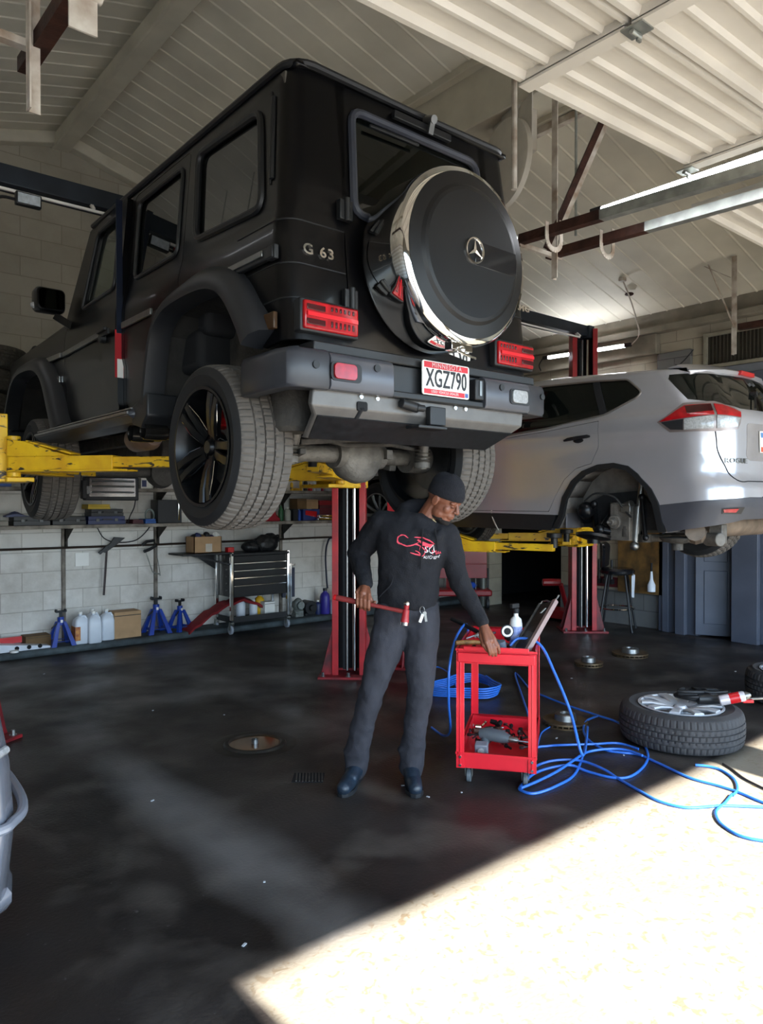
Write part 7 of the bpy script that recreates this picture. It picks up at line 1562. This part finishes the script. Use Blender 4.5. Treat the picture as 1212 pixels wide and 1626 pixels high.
b = B(); b.tube(spline([(4.50, 7.66, 1.04), (4.52, 7.63, .98), (4.53, 7.62, .94)], 4), .008, 6); b.tube(spline([(4.72, 7.64, 1.10), (4.79, 7.66, 1.12), (4.81, 7.68, 1.04)], 4), .010, 6); b.done('bag_strap', M_trim, t)
t = thing('red_box', 'small red lidded container at the left corner of the chest top', 'box', (4.1, 7.62, .93)); b = B(); b.box((4.08, 7.60, .94), (4.16, 7.68, 1.0)); b.done('box_body', M_red, t, bev=.006)
b = B(); rs9 = []
for i in range(15):
    u = i / 14; x = 3.62 + 1.0 * u; z = .075 + .30 * math.sin(min(1, u * 1.35) * PI / 2) * (1 - .35 * max(0, u - .75) / .25); z += .012 * math.sin(i * 2.1); y = 7.63 + .08 * u
    rs9.append([Vector((x, y, z - .03)), Vector((x, y - .01, z)), Vector((x + .01, y + .12, z + .02 + .015 * math.sin(i * 1.3))), Vector((x, y + .22, z)), Vector((x, y + .22, z - .02)), Vector((x, y + .10, z - .03))])
b.rings(rs9); one(b, 'cloth', mat('crimson_sheet', '8d1f26', .8, var=.15), 'crimson sheet draped through the bottom of the tool chest onto the ledge', 'cloth', smooth=60)
bottle(4.34, .15, .055, .24, M_jug, 'white jug lying in the bottom tray of the tool chest, left', y=7.78, nm='white_bottle'); bottle(4.50, .15, .05, .20, M_jug, 'white bottle in the bottom tray, beside the yellow tub', y=7.76, nm='white_bottle'); bottle(4.62, .15, .06, .26, M_yel, 'yellow topped tub in the bottom tray', y=7.82, nm='yellow_tub')
cbx(4.60, 4.74, .15, .17, M_wht, 'white carton in the bottom tray of the chest', y0=7.66, d=.1)
t = thing('grey_panel', 'grey flat panel leaning behind the right side of the tool chest', 'panel', (5.0, 7.9, .4)); b = B(); b.box((4.94, 7.80, .33), (5.12, 7.83, .70)); b.done('panel_sheet', mat('navy_grey', '3a3f52', .6), t, bev=.003)
t = thing('pump_casting', 'pale metal engine pump casting on the ledge right of the chest', 'engine part', (5.18, 7.84, CZ)); b = B(); b.ball((5.18, 7.82, .22), 1, 16, (.07, .06, .09)); b.cyl((5.18, 7.74, .22), (5.18, 7.90, .22), .05); b.cyl((5.12, 7.82, .12), (5.24, 7.82, .14), .04); b.box((5.12, 7.78, CZ), (5.24, 7.88, .12)); b.done('casting', mat('cast_alloy', '9aa09c', .5, .7, var=.2, scale=30), t, bev=.004)
t = thing('dark_motor', 'dark round motor on the ledge behind the pump casting', 'motor', (5.38, 7.86, CZ)); b = B(); b.cyl((5.36, 7.78, .17), (5.36, 7.95, .17), .09); b.cyl((5.36, 7.74, .17), (5.36, 7.80, .17), .04); b.box((5.28, 7.8, CZ), (5.44, 7.92, .10)); b.done('motor_body', M_bc, t, bev=.005)
bottle(5.60, CZ, .065, .33, mat('indigo_jug', '3a3192', .4), 'indigo jug with a white label on the ledge by the red post', y=7.82, nm='coolant_jug', cap_m=M_bc); bottle(5.68, CZ, .045, .22, M_jug, 'white bottle in front of the indigo jug', y=7.74, nm='white_bottle'); bottle(5.80, CZ, .07, .34, M_yel, 'yellow jug partly behind the red post', y=7.82, nm='oil_jug'); bottle(5.50, CZ, .04, .18, M_navy, 'small blue bottle left of the indigo jug', y=7.84)
# ---------------------------------------------------------------- right hand side: far red cart, stool, alcove
t = thing('tool_trolley', 'red steel tool trolley with a caster tray in the far corner', 'tool trolley', (7.8, 7.35, 0))
Mt = Matrix.Translation((7.78, 7.45, 0)) @ Matrix.Rotation(math.radians(-40), 4, 'Z')
b = B(); b.box((-.36, -.02, .42), (.36, .20, .86), Mt); b.box((-.36, -.05, .62), (.36, -.02, .635), Mt); b.done('drawer_box', mat('deep_red', 'a11420', .35, coat=.2), t, bev=.005)
b = B(); b.box((-.32, -.03, .76), (-.24, -.022, .775), Mt); b.done('badge', M_steel, t)
b = B(); b.box((-.42, -.15, .17), (.42, .22, .26), Mt); b.done('lower_tray', mat('deep_red', 'a11420', .35, coat=.2), t, bev=.02)
b = B(); b.bar(Mt @ Vector((-.15, .1, .25)), Mt @ Vector((-.15, .1, .45)), .10); b.done('leg', M_redp, t)
for u in (-.05, .02, .12, .2): b = B(); b.cyl(Mt @ Vector((u, .0, .25)), Mt @ Vector((u, .0, .42)), .008); b.done('tray_rail', M_steel, t)
for u in (-.36, .36):
    for v in (-.10, .18): b = B(); b.cyl(Mt @ Vector((u - .02, v, .065)), Mt @ Vector((u + .02, v, .065)), .065, n=20); b.bar(Mt @ Vector((u, v, .18)), Mt @ Vector((u, v, .07)), .03); b.done('caster', mat('dark_caster', '3a3c40', .5), t)
b = B(); b.ball(Mt @ Vector((.08, .0, .31)), 1, 16, (.16, .10, .06)); remesh(one(b, 'rag', mat('bright_blue_rag', '2a62d8', .8), 'crumpled bright blue rag in the lower tray of the far red trolley', 'rag'), .012, 2, .05, .05)
# stool
t = thing('bar_stool', 'black bar stool with a low back by the right wall', 'stool', (7.80, 4.92, 0)); Mo = Matrix.Translation((7.80, 4.92, 0)) @ Matrix.Rotation(math.radians(25), 4, 'Z')
b = B(); b.lathe([(.001, .66), (.17, .66), (.20, .68), (.205, .71), (.18, .735), (.001, .74)], (7.80, 4.92, 0), 'z', 36); b.done('seat', mat('black_vinyl', '16171b', .25, coat=.3), t)
b = B(); b.plate([rpoly([(-.18, .74), (.18, .74), (.20, 1.0), (.14, 1.04), (-.14, 1.04), (-.20, 1.0)], .04)], .03, lambda u, v, w: Mo @ Vector((u, .17 - abs(u) ** 2 * 1.6 + w, v)), ([-.15, -.1, -.05, 0, .05, .1, .15], [])); b.done('backrest', mat('black_vinyl', '16171b', .25, coat=.3), t, bev=.004)
for sx in (-1, 1):
    for sy in (-1, 1): b = B(); b.cyl(Mo @ Vector((sx * .10, sy * .10, .67)), Mo @ Vector((sx * .19, sy * .19, .0)), .013); b.cyl(Mo @ Vector((sx * .188, sy * .188, .03)), Mo @ Vector((sx * .192, sy * .192, .0)), .016); b.done('leg', M_bc, t)
b = B(); b.tube([Mo @ Vector((.205 * math.cos(a), .205 * math.sin(a), .26)) for a in [2 * PI * i / 28 for i in range(28)]], .009, 8, closed=True); b.done('foot_ring', M_chrome, t)
b = B(); b.plate([rpoly([(-.07, .40), (.05, .39), (.07, .66), (-.07, .66)], .02)], .008, lambda u, v, w: Mo @ Vector((u - .01, -.19 + w + .01 * math.sin(u * 60), v)), ([-.05, -.03, -.01, .01, .03, .05], [])); one(b, 'towel', M_jug, 'pale blue white towel hanging from the front of the bar stool', 'towel')
b = B(); b.box((8.10, 4.48, .42), (XR, 5.10, 1.22)); one(b, 'pegboard', mat('ochre_board', '7a5a2c', .7, var2='40301a', scale=8), 'ochre brown tool board on the right wall behind the bar stool', 'board')
for i in range(6): b = B(); b.cyl((8.09, 5.18 + i * .09, .52), (8.09, 5.18 + i * .09, .80), .015); b.box((8.06, 5.16 + i * .09, .50), (8.12, 5.20 + i * .09, .56)); one(b, 'hanging_tool', M_bc, 'dark tool, one of a row hanging on the wall right of the lift post', 'tool', 'tools hanging on the right wall')
b = B(); b.box((8.12, 5.12, .46), (8.18, 5.66, .58)); one(b, 'tool_rack', mat('maroon_rack', '5b1a20', .6), 'maroon rack holding dark hanging tools on the right wall', 'rack')
t = thing('spray_bottle', 'white nozzle bottle hanging on the wall beside the blue grey door frame', 'bottle', (8.08, 4.60, .46)); b = B(); b.lathe([(.001, 0), (.045, 0), (.045, .08), (.02, .14), (.012, .24), (.001, .24)], (8.05, 4.62, .46), 'z', 18); b.done('bottle_body', M_jug, t); b = B(); b.cyl((8.05, 4.62, .68), (8.05, 4.62, .80), .012); b.done('nozzle', M_rubberb, t)
t = thing('floor_jack', 'red floor jack handle end poking out left of the right lift post', 'jack', (7.4, 5.7, 0)); b = B(); b.tube([(7.45, 5.75, .52), (7.62, 5.60, .52)], .045); b.bar((7.62, 5.6, .5), (7.9, 5.7, .14), .05); b.box((7.75, 5.5, .03), (8.05, 6.0, .14)); b.done('jack_body', M_redp, t, bev=.01)
b = B(); b.box((9.0, 4.0, 0), (9.6, 4.35, 1.1)); b.box((9.0, 3.9, .6), (9.5, 4.0, 1.2)); one(b, 'dark_cabinet', M_bc, 'dark bulky shape standing in the room beyond the open grey door', 'cabinet', bev=.03)
b = B(); b.ball((7.55, 4.62, 3.88), 1, 14, (.05, .05, .02)); one(b, 'ceiling_plate', M_rust, 'small rusty round plate on the ceiling near the lamp cable', 'ceiling plate')
